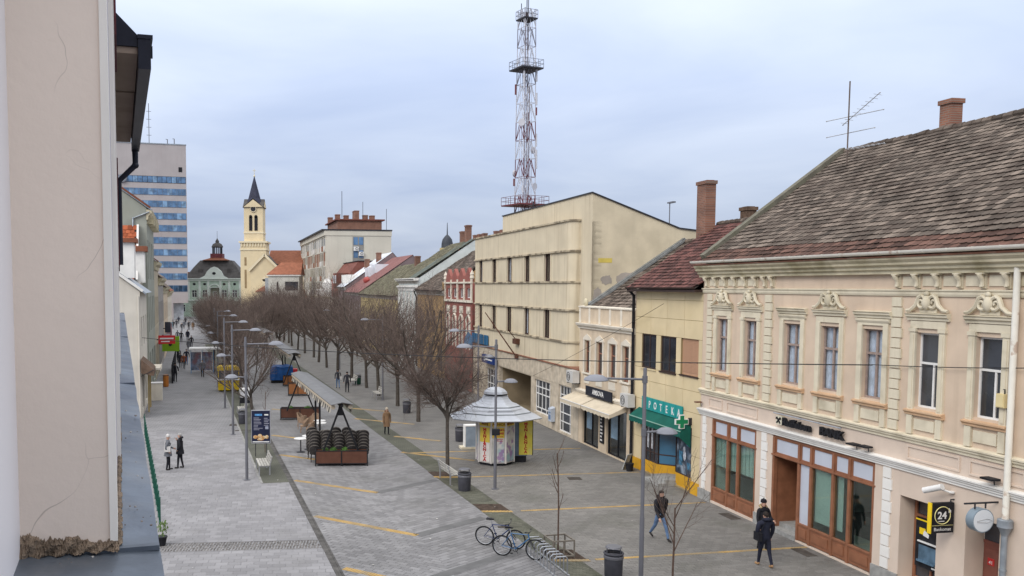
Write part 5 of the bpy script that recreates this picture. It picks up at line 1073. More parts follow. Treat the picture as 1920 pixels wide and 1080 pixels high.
# its end wall faces the street: a dark strip of windows, air conditioners, seams
s = MB(); s.box(PW, PW + .02, 5.9, 8.2, 8, PH - .2); st = s.build('stair_strip', mat('grey strip', (.26, .25, .23), .8, .1, 1), ap)
for k in range(4):
    for y in (6.1, 7.2): MB().box(PW + .02, PW + .06, y, y + .85, 9.0 + k * 2.6, 10.5 + k * 2.6).build('window', M_glass_blue, st)
for y, z, lab in ((6.6, 17.2, 'topmost air conditioner in the dark strip on the end wall of the flats'), (7.6, 16.2, 'second air conditioner down in the dark strip on the flats'), (9.9, 13.8, 'upper left air conditioner of the four right of the strip'), (11.1, 13.8, 'upper right air conditioner of the four right of the strip'), (10.4, 12.0, 'lower left air conditioner of the four right of the strip'), (11.5, 12.0, 'lower right air conditioner of the four right of the strip'), (6.4, 11.5, 'lowest air conditioner in the dark strip on the flats')):
    t = thing('air_conditioner', lab, 'air conditioner', F2.at(-122.5 + PW, y, z - 1.6), F2.rz, 'air conditioners on the flats'); s = MB(); s.box(.03, .5, -.5, .5, 0, .8); s.build('casing', M_white, t); s = MB(); s.ring((.51, .1, .4), (1, 0, 0), .25, .05, 12, 4); s.build('fan_grille', M_black, t)
s = MB(); s.box(-.5 + PW - 16, PW - .8, 3.0, 12.0, PH + 1.0, PH + 3.1); pn = s.build('penthouse', M_flat_b, ap); MB().box(PW - 17, PW - .4, 2.5, 12.6, PH + 3.1, PH + 3.35).build('penthouse_roof', M_manr, pn)
for x, y, h in ((-8, 4, 2.6), (-6, 5.5, 2.0), (-4, 7.2, 3.4), (-3.2, 9, 1.8), (-2, 10.2, 1.5), (-12, 3, 2)): chimney(ap, PW + x, y, PH + 3.35, PH + 3.35 + h * .55, 1.1 if x != -4 else 2.6, 1.0, M_flat_b)
s = MB(); s.tube([(PW - 5, 4.5, PH + 3.9), (PW - 5, 4.5, PH + 9.3)], .06, 5); s.tube([(PW - 1, 13, PH + 1), (PW - 1, 13, PH + 5.5)], .05, 5); s.tube([(PW - 3, 8.5, PH + 3.8), (PW - 3, 8.5, PH + 7)], .05, 5); s.build('aerials', M_dark_metal, ap, kind='stuff')
# roofs seen over the row
t, V = gable_house('orange_roof_house', 'large orange tiled roof with a half round dormer seen above the row', F2, -40, -14, 13.0, M_amw, M_orange, 7.0, .40, y0=14, tiles=(.5, .5), depth=15)
s = MB(); s.tube([(8.5 + 2.2 * math.cos(PI * k / 12), .3, 13.9 + 1.15 * math.sin(PI * k / 12)) for k in range(13)], .14, 6); s.add([(8.5 + 2.1 * math.cos(PI * k / 12), .4, 13.9 + 1.1 * math.sin(PI * k / 12)) for k in range(13)], [tuple(range(13))]); s.build('dormer', M_trim, t)
for x in (1, 3.5, 6, 12, 15): chimney(t, x, 7.2, 15, 17, .9, .7)
t = thing('dark_dome', 'small dark onion dome rising behind the mossy roof', 'tower', (8.0, 112, 0), 0); s = MB(); s.box(-.9, .9, -.9, .9, 0, 13.4); s.build('wall', M_yelw, t); s = MB(); s.lathe([(.75, 13.4), (.72, 14.0), (.6, 14.5), (.3, 14.9), (.08, 15.1), (.03, 16.6)], 12); s.build('dome', mat('slate', (.05, .055, .065), .6, .2, 2), t, smooth=True)
t = thing('rooftop_aerial', 'dark multi arm aerial on the roof left of the cream block', 'antenna', FB.at(-33.0, 4.0, 12.0), FB.rz); s = MB(); s.tube([(0, 0, 0), (0, 0, 3.2)], .05, 5); s.build('mast', M_dark_metal, t)
for z in (1.0, 1.7, 2.4, 2.9): s = MB(); s.tube([(-.8, -.1, z), (.8, .1, z + .03)], .03, 5); s.build('boom', M_dark_metal, t)

# ------------------------------------------------------------------ lattice radio mast
M_red = mat('mast red', (0.15, 0.045, 0.05), 0.6, 0.15, 1, dirt=.3, dirtcol=(.12, .06, .05)); M_mw = mat('mast white', (0.50, 0.50, 0.54), 0.6, 0.08, 1); M_mg = mat('mast grey', (0.22, 0.21, 0.24), 0.6, 0.1, 1)
ms_ = thing('radio_mast', 'tall red and white lattice radio mast behind the cream block', 'mast', (17.45, 110, 0), R(25))
def mast_r(z): return 1.40 - .55 * (z / 42.0) * .6
zs = [13 + i * 2.25 for i in range(13)]; corners = [(-1, -1), (1, -1), (1, 1), (-1, 1)]
MB().lathe([(1.9, 0), (1.6, 13)], 8, a0=PI / 8).build('base_shaft', M_concrete, ms_)
for i in range(len(zs)):
    z0 = zs[i]; z1 = z0 + 2.25; mm = M_red if (i < 8 and i % 2 == 0) else M_mg if i > 8 and i % 2 else M_mw; s = MB()
    for k in range(4):
        a, b = corners[k], corners[(k + 1) % 4]; r0, r1 = mast_r(z0) * .72, mast_r(z1) * .72
        A0_, A1_, B0, B1 = (a[0] * r0, a[1] * r0, z0), (a[0] * r1, a[1] * r1, z1), (b[0] * r0, b[1] * r0, z0), (b[0] * r1, b[1] * r1, z1)
        s.bar(A0_, A1_, .075); s.bar(A0_, B0, .05); mid = tuple((A1_[j] + B1[j]) / 2 for j in range(3)); s.bar(A0_, mid, .055); s.bar(B0, mid, .055); s.bar(mid, ((A0_[0] + B0[0]) / 2, (A0_[1] + B0[1]) / 2, z0), .035)
    s.build('lattice_section', mm, ms_)
s = MB(); s.box(-.14, -.10, -.05, .05, 13, 42); s.box(.10, .14, -.05, .05, 13, 42); s.box(.25, .33, -.3, -.25, 18, 33); s.build('cable_ladder', mat('cable brown', (.14, .10, .11), .7, .2, 2), ms_)
for z, r, m_ in ((18.5, 2.1, M_red), (35.0, 1.5, M_dark_metal), (41.0, .95, M_dark_metal)):
    MB().box(-r, r, -r, r, z, z + .16).build('platform', m_, ms_); s = MB()
    for k in range(4):
        a, b = corners[k], corners[(k + 1) % 4]
        for h in (.6, 1.1): s.bar((a[0] * r, a[1] * r, z + h), (b[0] * r, b[1] * r, z + h), .04)
        for q in range(4): t_ = q / 4; x, y = a[0] * r + (b[0] - a[0]) * r * t_, a[1] * r + (b[1] - a[1]) * r * t_; s.bar((x, y, z + .1), (x, y, z + 1.1), .04)
    s.build('railing', M_red if r > 2 else M_grey_metal, ms_)
rr = random.Random(5)
for k in range(16):
    z = rr.uniform(20, 34); a = rr.choice(corners); r = mast_r(z) * .72 + .08; s = MB(); s.tube([(a[0] * r, a[1] * r, z), (a[0] * r, a[1] * r, z + rr.uniform(.8, 1.6))], .12 if k % 3 else .09, 6); s.build('panel_antenna', M_mw if k % 4 else M_red, ms_)
for z, a in ((25.5, .3), (22.6, 2.0), (28.5, 3.8), (20.8, 5.0)): s = MB(); s.lathe([(.05, 0), (.35, .1), (.45, .25)], 12); o = s.build('dish', M_mw, ms_, loc=(1.3 * math.cos(a), 1.3 * math.sin(a), z)); o.rotation_euler = (R(90), 0, a + PI / 2)
s = MB(); s.tube([(0, 0, 41), (0, 0, 47)], .06, 5); s.tube([(.5, .4, 41), (.5, .4, 44)], .05, 5); s.tube([(-.6, .3, 41), (-.6, .3, 43)], .05, 5); s.build('whip_aerials', M_dark_metal, ms_, kind='stuff')

# ------------------------------------------------------------------ end of the street: office tower, town hall, church, white villa
M_tw = mat('pinkish concrete', (0.40, 0.365, 0.36), 0.9, 0.05, 0.3, dirt=0.3, dirtcol=(0.29, 0.22, 0.21), dscale=0.12, streak=.25)
tw = thing('office_tower', 'tall pinkish office tower banded with blue windows at the street end', 'tower', (-50.0 - 17.7 * math.cos(R(17)), 225 - 17.7 * math.sin(R(17)), 0), R(17)); TW = 17.7
s = MB(); s.box(0, TW, 0, 14, 4.2, 43.9); s.build('body', M_tw, tw); MB().box(-.1, TW + .1, -.1, 14.1, 43.9, 44.15).build('roof_edge', M_zinc, tw)
for k in range(11):
    z = 36.0 - 1.65 - k * 3.03; dark = k > 8
    if z < 5: break
    x0 = .2 if k else 0; x1 = TW - .15
    o = MB().box(x0, x1, -.06, .02, z, z + 1.65).build('window_band', M_black if k == 0 else mat('band frame', (.16, .20, .28), .5, .1, 2), tw)
    n = 15
    for i in range(n):
        a = x0 + (x1 - x0) * i / n; MB().box(a + .05, a + (x1 - x0) / n - .05, -.09, -.06, z + .08, z + 1.57).build('pane', glass_dark('dusk blue glass', (.03, .07, .13), .08) if dark else M_glass_blue if (i * 5 + k) % 4 else glass_dark('pale blue glass', (.15, .26, .40), .1), o)
for i in range(3): MB().box(2 + i * 5.5, 3 + i * 5.5, 0, 1, 0, 4.2).build('column', M_tw, tw)
MB().box(1, TW - 1, 2, 12, 0, 4.2).build('lobby', mat('pale lobby', (.5, .52, .55), .4, .2, 1), tw)
MB().box(TW - 1.9, TW - 1.0, -.05, .02, 37.2, 38.4).build('vent', M_black, tw)
s = MB(); s.ring((2.0, -.3, 35.3), (0, 1, 0), 1.0, .12, 20, 6); s.lathe([(.1, 0), (1.0, .2)], 16); s.build('dish', M_grey_metal, tw) if False else MB().ring((2.2, -.25, 35.2), (0, 1, 0), .85, .25, 20, 6).build('dish', mat('dish grey', (.2, .21, .24), .5, .1, 2), tw)
s = MB(); s.tube([(9.0, 6, 44), (9.0, 6, 55)], .09, 5); s.build('mast', M_grey_metal, tw)
for z in (47, 49, 51, 53): MB().tube([(8.4, 6, z), (9.6, 6, z)], .06, 5).build('mast_arm', M_grey_metal, tw)
for x, h in ((13.5, 2.0), (15.2, 2.2)): MB().tube([(x, 5, 44), (x, 5, 44 + h), (x - .4, 5, 44 + h)], .12, 5).build('antenna', M_grey_metal, tw)

M_hall = mat('pale green stucco', (0.44, 0.55, 0.455), 0.9, 0.06, 0.8, dirt=0.25, dirtcol=(0.34, 0.42, 0.36), dscale=.3); M_hallw = mat('white green stucco', (0.62, 0.68, 0.62), 0.9, 0.05, 0.8)
M_slate = mat('dark slate', (0.08, 0.075, 0.072), 0.8, 0.2, 1, bump=.3, bscale=6)
th = thing('town_hall', 'pale green town hall with dark mansard and lantern turret', 'building', (-47.1, 245, 0)); th.scale = (1, 1, .8); 
s = MB(); wn = []
for x in (-5.6, -2.7, 2.7, 5.6): wn.append((x - .75, x + .75, 6.7, 9.3))
for x in (-5.6, -2.7, 0, 2.7, 5.6): wn.append((x - .7, x + .7, 1.6, 4.0))
holed_wall(s, -7.3, 7.3, 0, 13.2, wn + [(-1.3, 1.3, 6.0, 10.2)], 0, .4); s.quad((7.3, 0, 0), (7.3, 10, 0), (7.3, 10, 13.2), (7.3, 0, 13.2)); s.quad((-7.3, 10, 0), (-7.3, 0, 0), (-7.3, 0, 13.2), (-7.3, 10, 13.2)); s.build('wall', M_hall, th)
for sx in (-1, 1):
    a, b = (7.3, 15) if sx > 0 else (-15, -7.3); s = MB(); s.box(a, b, 2.0, 10, 0, 9.8); s.build('wing', M_hall, th); s = MB(); s.add([(a, 1.6, 9.8), (b, 1.6, 9.8), (b, 5.5, 14.2), (a, 5.5, 14.2), (a, 10, 12), (b, 10, 12)], [(0, 1, 2, 3), (3, 2, 5, 4)]); s.build('wing_roof', M_slate, th)
    MB().box(a, b, 5.5, 9, 14.2, 15.6).build('wing_ridge', M_orange, th); chimney(th, sx * 12, 7, 14, 18.2, 1.6, 1.4, M_orange)
    for x in (9.2, 11.8): window(th, sx * x - .7, sx * x + .7, 6.7, 9.0, 1.93, [(.7, 2), (.3, 2)], M_hallw, M_glass, .15, .06)
    for x in (9.2, 11.8): window(th, sx * x - .7, sx * x + .7, 1.6, 4.2, 1.93, [(.7, 2), (.3, 2)], M_hallw, M_glass, .15, .06)
for a, b, c, d in wn: window(th, a, b, c, d, .15, [(.65, 2), (.35, 2)], M_hallw, M_glass, .15, .08)
s = MB(); s.box(-1.3, 1.3, .9, 1.0, 6.0, 10.2); s.build('loggia', mat('loggia shade', (.24, .26, .2), .9, .1, 1), th); window(th, -.6, .6, 6.2, 8.8, .8, [(.65, 2), (.35, 2)], M_hallw, M_glass, .15, .06)
s = MB(); s.tube([(1.35 * math.cos(PI * k / 10), -.05, 10.0 + 1.2 * math.sin(PI * k / 10)) for k in range(11)], .22, 6); s.add([(1.3 * math.cos(PI * k / 10), .02, 10.0 + 1.15 * math.sin(PI * k / 10)) for k in range(11)], [tuple(range(11))]); s.build('arch', M_hallw, th)
for x in (-7.1, -4.1, -1.7, 1.7, 4.1, 7.1): MB().box(x - .28, x + .28, -.2, 0, 5.9, 12.4).build('pilaster', M_hallw, th)
for x in (-5.6, -2.7, 2.7, 5.6): s = MB(); s.tube([(x, -.08, 11.3), (x, 0, 11.3)], .42, 12); s.build('oculus', M_black, th)
for z, o_ in ((5.5, .35), (12.4, .3), (12.95, .6)): MB().box(-7.5 - o_ * .5, 7.5 + o_ * .5, -o_, .1, z, z + .35).build('cornice', M_hallw, th)
s = MB(); s.profy([(-4.0, 13.3), (4.0, 13.3), (2.6, 14.2), (1.9, 15.8), (.9, 16.9), (0, 17.3), (-.9, 16.9), (-1.9, 15.8), (-2.6, 14.2)], -.4, .6); s.build('gable', M_hallw, th); s = MB(); s.tube([(0, -.45, 15), (0, -.3, 15)], .5, 12); s.build('oculus', M_black, th)
s = MB(); s.add([(-8.2, -.4, 13.3), (8.2, -.4, 13.3), (8.2, 10, 13.3), (-8.2, 10, 13.3), (-6, 1.6, 17.2), (6, 1.6, 17.2), (6, 8.4, 17.2), (-6, 8.4, 17.2), (-4.4, 2.8, 19.6), (4.4, 2.8, 19.6), (4.4, 7.2, 19.6), (-4.4, 7.2, 19.6)], [(0, 1, 5, 4), (1, 2, 6, 5), (2, 3, 7, 6), (3, 0, 4, 7), (4, 5, 9, 8), (5, 6, 10, 9), (6, 7, 11, 10), (7, 4, 8, 11)]); s.build('mansard_roof', M_slate, th)
for x in (-4, 4): MB().box(x - .5, x + .5, .6, 2.5, 15.0, 16.6).build('dormer', M_slate, th)
s = MB(); s.lathe([(5.2, 19.6), (2.6, 20.4), (2.3, 20.6)], 4, (0, 5), PI / 4); s.build('upper_roof', M_orange, th); s = MB(); s.box(-1.7, 1.7, 3.3, 6.7, 20.4, 22.0); s.build('turret_base', M_red, th)
s = MB()
for k in range(8): a = 2 * PI * k / 8; s.tube([(1.3 * math.cos(a), 5 + 1.3 * math.sin(a), 22.0), (1.3 * math.cos(a), 5 + 1.3 * math.sin(a), 24.2)], .16, 6)
s.build('lantern', M_dark_metal, th); s = MB(); s.lathe([(1.6, 24.2), (1.65, 24.5), (1.25, 25.4), (.5, 25.9), (.55, 26.4), (.25, 27.0), (.05, 27.5), (.04, 30)], 12, (0, 5)); s.build('cupola', M_slate, th, smooth=True)

M_ch = mat('church yellow', (0.66, 0.55, 0.36), 0.9, 0.05, 0.6, dirt=0.2, dirtcol=(0.5, 0.4, 0.24), dscale=.3, streak=.1); M_chw = mat('church cream', (0.70, 0.61, 0.43), 0.9, 0.04, 0.6)
ch = thing('church', 'yellow church with slender dark spire and orange tiled nave', 'church', (-31.8, 215, 0))
s = MB(); s.box(-3.1, 3.1, 0, 6.2, 0, 19.0); s.build('tower_shaft', M_ch, ch); s = MB(); s.box(-2.3, 2.3, .8, 5.4, 19.0, 28.0); s.build('belfry', M_ch, ch)
for z, o_ in ((17.2, .15), (19.0, .35), (21.3, .12)): q = 3.1 if z < 20 else 2.3; MB().box(-q - o_, q + o_, (.0 if z < 20 else .8) - o_, (6.2 if z < 20 else 5.4) + o_, z, z + .4).build('cornice', M_chw, ch)
for k in range(9): MB().box(-2.9 + k * .68, -2.6 + k * .68, -.2, 0, 18.1, 19.0).build('corbel', M_chw, ch)
for x in (-.65, .65):
    s = MB(); s.box(x - .38, x + .38, .7, .82, 22.0, 25.4); s.tube([(x, .7, 25.4), (x, .82, 25.4)], .38, 14); s.build('belfry_window', M_black, ch)
s = MB(); s.tube([(0, .62, 27.2), (0, .82, 27.2)], .62, 20); s.build('clock', mat('clock face', (.03, .03, .035), .5, .2, 2), ch); s = MB(); s.ring((0, .65, 27.2), (0, 1, 0), .7, .1, 24, 5); s.build('clock_rim', M_chw, ch)
for a in range(4): s = MB(); s.add([(-2.4, -2.35, 27.8), (2.4, -2.35, 27.8), (0, -2.35, 29.6), (0, 0, 29.6)], [(0, 1, 2)]); s.add([(-2.6, -2.5, 27.6), (0, -2.5, 29.8), (0, 0, 29.8), (-2.6, 0, 27.6)], [(0, 1, 2, 3)]); s.add([(2.6, -2.5, 27.6), (2.6, 0, 27.6), (0, 0, 29.8), (0, -2.5, 29.8)], [(0, 1, 2, 3)]); o = s.build('spire_gable', [M_slate], ch, loc=(0, 3.1, 0), rz=a * PI / 2); g_ = MB().add([(-2.3, -2.55, 27.7), (2.3, -2.55, 27.7), (0, -2.55, 29.5)], [(0, 1, 2)]).build('gable_face', M_ch, o)
s = MB(); s.lathe([(2.45, 27.8), (1.5, 30.0), (.08, 35.3)], 8, (0, 3.1), PI / 8); s.build('spire', mat('spire slate', (.035, .037, .06), .6, .2, 1), ch); s = MB(); s.ball((0, 3.1, 35.4), .22, 8, 6); s.bar((0, 3.1, 35.5), (0, 3.1, 37.2), .1); s.bar((-.4, 3.1, 36.7), (.4, 3.1, 36.7), .1); s.build('cross', mat('gilt', (.7, .6, .35), .4, .1, 2), ch)
for x, z0, z1 in ((-1.9, 8, 12.5), (-1.9, 13.5, 15.5)): s = MB(); s.box(x - .25, x + .25, -.04, .02, z0, z1); s.build('slit_window', mat('window ochre', (.28, .2, .11), .8, .1, 2), ch)
s = MB(); s.profy([(-.6, 0), (6.4, 0), (6.4, 12.2), (2.9, 15.9), (-.6, 12.2)], -1.2, 7.5); s.build('transept', M_ch, ch); s = MB(); s.bar((-.9, -1.4, 12.2), (2.9, -1.4, 16.1), .5); s.bar((2.9, -1.4, 16.1), (6.8, -1.4, 12.2), .5); s.build('transept_cornice', M_chw, ch); s = MB(); s.quad((-.9, -1.5, 12.3), (2.9, -1.5, 16.3), (2.9, 7.6, 16.3), (-.9, 7.6, 12.3)); s.quad((6.8, -1.5, 12.3), (6.8, 7.6, 12.3), (2.9, 7.6, 16.3), (2.9, -1.5, 16.3)); s.build('transept_roof', M_slate, ch)
s = MB(); s.box(2.3, 3.5, -1.25, -1.15, 8.2, 10.2); s.tube([(2.9, -1.25, 10.2), (2.9, -1.15, 10.2)], .6, 12); s.build('window', M_chw, ch)
s = MB(); s.box(3, 14, 5, 18, 0, 14.0); s.build('nave', M_ch, ch); s = MB(); s.quad((2.8, 4.6, 14.0), (14.6, 4.6, 14.0), (14.6, 11, 17.6), (2.8, 11, 17.6)); s.quad((2.8, 18.4, 14), (2.8, 11, 17.6), (14.6, 11, 17.6), (14.6, 18.4, 14)); s.build('nave_roof', M_orange, ch)
s = MB(); s.box(1.2, 10.2, -4.2, 0, 0, 7.2); s.build('sacristy', M_ch, ch); s = MB(); s.add([(.9, -4.5, 7.2), (10.5, -4.5, 7.2), (10.5, -1.2, 9.6), (4.5, -1.2, 9.6)], [(0, 1, 2, 3)]); s.build('sacristy_roof', M_orange, ch); s = MB(); s.box(5.5, 6.7, -4.26, -4.18, 1.5, 4.4); s.tube([(6.1, -4.26, 4.4), (6.1, -4.18, 4.4)], .6, 12); s.build('window', M_black, ch)

vl = thing('white_villa', 'white two storey villa with orange hipped roof and wide dark windows', 'building', (-24.9, 190, 0))
s = MB(); s.box(0, 6.6, 0, 9, 0, 10.7); s.build('wall', mat('villa white', (.56, .54, .48), .9, .05, .8), vl); s = MB(); s.box(-.9, .2, 1.4, 9, 0, 10.3); s.build('side_wall', mat('villa grey', (.36, .38, .40), .9, .05, .8), vl)
MB().box(-.3, 7, -.3, 9.3, 10.7, 11.0).build('cornice', M_white_st, vl); s = MB(); s.add([(-.4, -.4, 11), (7.1, -.4, 11), (7.1, 9.4, 11), (-.4, 9.4, 11), (2.4, 3.6, 13.7), (7.0, 3.6, 13.7)], [(0, 1, 5, 4), (1, 2, 5), (2, 3, 4, 5), (3, 0, 4)]); s.build('roof', M_orange, vl)
for z in (4.4, 7.6): window(vl, 3.6, 6.4, z, z + 1.9, -.06, [(1, 3)], M_dark_metal, M_glass, .08, .06)
for z in (4.4, 7.4): window(vl, 1.8, 2.1, z, z + 2, -.06, [(1, 1)], M_dark_metal, M_glass, .08, .06)
# ------------------------------------------------------------------ the house the camera leans out of
def crackmat(name, col, dark):
    m = mat(name, col, 0.92, 0.04, 2.5, bump=0.06, bscale=60, dirt=0.3, dirtcol=tuple(c * .84 for c in col), dscale=3.0)
    t = m.node_tree; n = t.nodes; l = t.links; bs = n['Principled BSDF']; src = bs.inputs['Base Color'].links[0].from_socket
    co = n.new('ShaderNodeTexCoord'); nz = n.new('ShaderNodeTexNoise'); nz.inputs['Scale'].default_value = 9; l.new(co.outputs['Object'], nz.inputs[0])
    ad = n.new('ShaderNodeVectorMath'); ad.operation = 'MULTIPLY_ADD'; ad.inputs[1].default_value = (.10, .10, .10); l.new(nz.outputs['Color'], ad.inputs[0]); l.new(co.outputs['Object'], ad.inputs[2])
    vo = n.new('ShaderNodeTexVoronoi'); vo.feature = 'DISTANCE_TO_EDGE'; vo.inputs['Scale'].default_value = 4.2; l.new(ad.outputs[0], vo.inputs['Vector'])
    a = n.new('ShaderNodeMapRange'); a.inputs[1].default_value = 0.0; a.inputs[2].default_value = 0.004; a.inputs[3].default_value = 1; a.inputs[4].default_value = 0; l.new(vo.outputs['Distance'], a.inputs[0])
    n2 = n.new('ShaderNodeTexNoise'); n2.inputs['Scale'].default_value = 4.5; l.new(co.outputs['Object'], n2.inputs[0])
    b = n.new('ShaderNodeMapRange'); b.inputs[1].default_value = 0.50; b.inputs[2].default_value = 0.62; b.inputs[4].default_value = 0.55; l.new(n2.outputs[0], b.inputs[0])
    mu = n.new('ShaderNodeMath'); mu.operation = 'MULTIPLY'; l.new(a.outputs[0], mu.inputs[0]); l.new(b.outputs[0], mu.inputs[1])
    mx = n.new('ShaderNodeMix'); mx.data_type = 'RGBA'; l.new(mu.outputs[0], mx.inputs[0]); l.new(src, mx.inputs[6]); mx.inputs[7].default_value = (*dark, 1); l.new(mx.outputs[2], bs.inputs['Base Color']); return m
M_jamb = crackmat('cracked beige plaster', (0.76, 0.65, 0.56), (0.20, 0.16, 0.13))
M_lav = mat('lavender grey render', (0.44, 0.41, 0.44), 0.9, 0.06, 1, bump=.15); M_bead = mat('white corner bead', (0.80, 0.76, 0.70), 0.7, 0.04, 2)
M_crust = mat('crumbling mortar', (0.24, 0.18, 0.13), 0.98, 0.35, 30, bump=0.9, bscale=120); M_frame_w = mat('white window frame', (0.80, 0.77, 0.78), 0.5, 0.03, 1)
M_ledge = mat('weathered zinc sheet', (0.14, 0.165, 0.20), 0.42, 0.25, 6, metal=0.35, bump=0.12, bscale=18, dirt=0.55, dirtcol=(0.22, 0.22, 0.22), dscale=5, col2=(0.10, 0.12, 0.155))
ow = thing('window_house', 'near pale house front with cracked window jamb, dark eave and zinc ledge', 'building', FW.at(0), FW.rz)
WY = .015; JX = 1.55; ZS = 8.25
s = MB(); holed_wall(s, -4, 16, 0, 13.5, [(-.9, JX, ZS - .01, 10.9)], WY, .10); s.quad((16, WY, 0), (16, 8, 0), (16, 8, 13.5), (16, WY, 13.5)); s.build('wall', M_lav, ow)
s = MB(); s.box(JX - .012, JX + .05, WY + .001, .172, ZS - .05, 11); s.build('window_jamb', M_jamb, ow)
s = MB(); s.box(JX - .016, JX + .10, WY - .003, WY + .0095, ZS + .018, 11); s.build('corner_bead', M_bead, ow)
s = MB(); s.box(-.9, JX - .012, .166, .26, ZS + .0, 11); s.build('window_frame', M_frame_w, ow)
s = MB(); s.box(-.9, JX, .26, .30, ZS - .3, 11); s.build('inner_lining', M_frame_w, ow)
for a, b, y0_, m_ in ((2.35, 2.55, .006, M_bead), (3.3, 3.5, .010, M_bead), (4.6, 4.9, .004, M_bead), (6.4, 7.0, .007, M_bead)): MB().box(a, b, y0_, WY + .01, 4, 13).build('pilaster_edge', m_, ow)
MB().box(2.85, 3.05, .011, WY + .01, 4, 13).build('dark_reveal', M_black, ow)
M_dr = mat('dark red boards', (.10, .03, .035), .7, .15, 3)
MB().box(7.2, 8.45, -.012, WY + .01, 10.62, 13).build('red_board', M_dr, ow); MB().box(9.5, 13.3, -.004, WY + .01, 8.9, 10.0).build('red_board', M_dr, ow)
# zinc-covered ledge with folded edge, crumbs on it
lx = [-.9, JX, 4.2, 8.0, 11.6, 15.0]
for i in range(5):
    a, b = lx[i], lx[i + 1] - .004; yi = .19 if i == 0 else WY + .002
    s = MB(); nseg = 14 if i < 2 else 6
    for k in range(nseg):
        u, v = a + (b - a) * k / nseg, a + (b - a) * (k + 1) / nseg; h = lambda q: .0015 * math.sin(q * 9) + .001 * math.sin(q * 23)
        s.quad((u, -.058 + h(u), ZS - .006 + h(u)), (v, -.058 + h(v), ZS - .006 + h(v)), (v, yi, ZS + .006 + h(v * 1.3)), (u, yi, ZS + .006 + h(u * 1.3)))
        s.quad((u, -.055 + h(u), ZS - .05), (v, -.055 + h(v), ZS - .05), (v, -.058 + h(v), ZS - .006 + h(v)), (u, -.058 + h(u), ZS - .006 + h(u)))
    o = s.build('ledge_sheet', M_ledge, ow)
    MB().box(b - .012, b + .004, -.056, yi - .001, ZS - .004, ZS + .0045).build('sheet_seam', M_ledge, ow)
MB().box(-.9, 15, -.045, WY + .01, ZS - .5, ZS - .02).build('ledge_body', M_lav, ow)
rr = random.Random(11); n = 90; rows_ = 7; tp = []; q_ = 0.0      # broken mortar along the foot of the jamb
for k in range(n + 1):
    q_ = q_ * .7 + rr.uniform(-1, 1) * .0035; u = k / n; tp.append(.013 + .022 * u + q_ * .8 + .004 * math.sin(u * 9) * math.sin(u * 23))
s = MB(); vs = []
for k in range(n + 1):
    y = WY - .005 + (.172 - WY) * k / n
    for j in range(rows_): f = j / (rows_ - 1); bulge = .022 * (1 - f) ** .6 * (.8 + .3 * math.sin(k * .37 + j)); vs.append((JX - .011 - bulge + rr.uniform(-.0022, .0022), y, ZS + .004 + tp[k] * f + rr.uniform(-.0012, .0012)))
s.add(vs, [(k * rows_ + j, (k + 1) * rows_ + j, (k + 1) * rows_ + j + 1, k * rows_ + j + 1) for k in range(n) for j in range(rows_ - 1)])
s.build('mortar_crust', M_crust, ow)
s = MB(); 
for k in range(30): a = JX + .02 + k * .05; s.ball((a, WY - .004, ZS + .006 + random.uniform(0, .004)), (.03, .006 + random.uniform(0, .003), .006), 6, 4)
s.build('mortar_joint', M_crust, ow, kind='stuff')
s = MB()
for k in range(30):
    x = JX - .35 + abs(random.gauss(0, .9)); y = random.uniform(-.05, .01) if x > JX else random.uniform(-.05, .17); r = random.uniform(.0008, .0030) * (1.0 if x < 2.5 else 1.8); s.ball((x, y, ZS + .008), (r * random.uniform(.8, 2), r, r * .6), 5, 3)
s.build('crumbs', mat('crumbs', (.16, .13, .11), .95, .6, 60, col2=(.5, .48, .45)), ow, kind='stuff')
# eave of the neighbouring roof edge, seen from below
M_navy = mat('dark navy sheet', (.020, .022, .034), .45, .2, 3); M_soff = mat('stained beige soffit', (.33, .26, .205), .92, .1, 2, dirt=.5, dirtcol=(.17, .13, .10), dscale=1.6)
s = MB(); s.profx = None
s.add([(8.45, .0, 11.16), (8.45, -.20, 10.96), (8.45, -.20, 10.86), (8.45, .0, 10.86), (13.6, .0, 11.16), (13.6, -.20, 10.96), (13.6, -.20, 10.86), (13.6, .0, 10.86)], [(0, 1, 2, 3), (7, 6, 5, 4), (0, 4, 5, 1), (1, 5, 6, 2)]); s.build('verge_board', M_navy, ow)
s = MB(); s.box(8.47, 10.1, -.195, WY, 10.80, 10.858); s.box(10.11, 13.55, -.192, WY, 10.785, 10.857); s.build('soffit', M_soff, ow)
s = MB(); s.box(8.43, 13.6, -.31, -.20, 10.66, 10.93); s.box(8.42, 13.62, -.33, -.195, 10.93, 10.965); s.build('gutter', M_navy, ow)
for k in range(11): MB().box(8.9 + k * .45, 8.94 + k * .45, -.345, -.30, 10.88, 10.99).build('gutter_clip', M_navy, ow)
downpipe(ow, [(13.5, -.25, 10.7), (13.5, -.25, 10.45), (13.6, -.01, 10.22), (13.6, -.01, 9.0)], M_navy, .045)
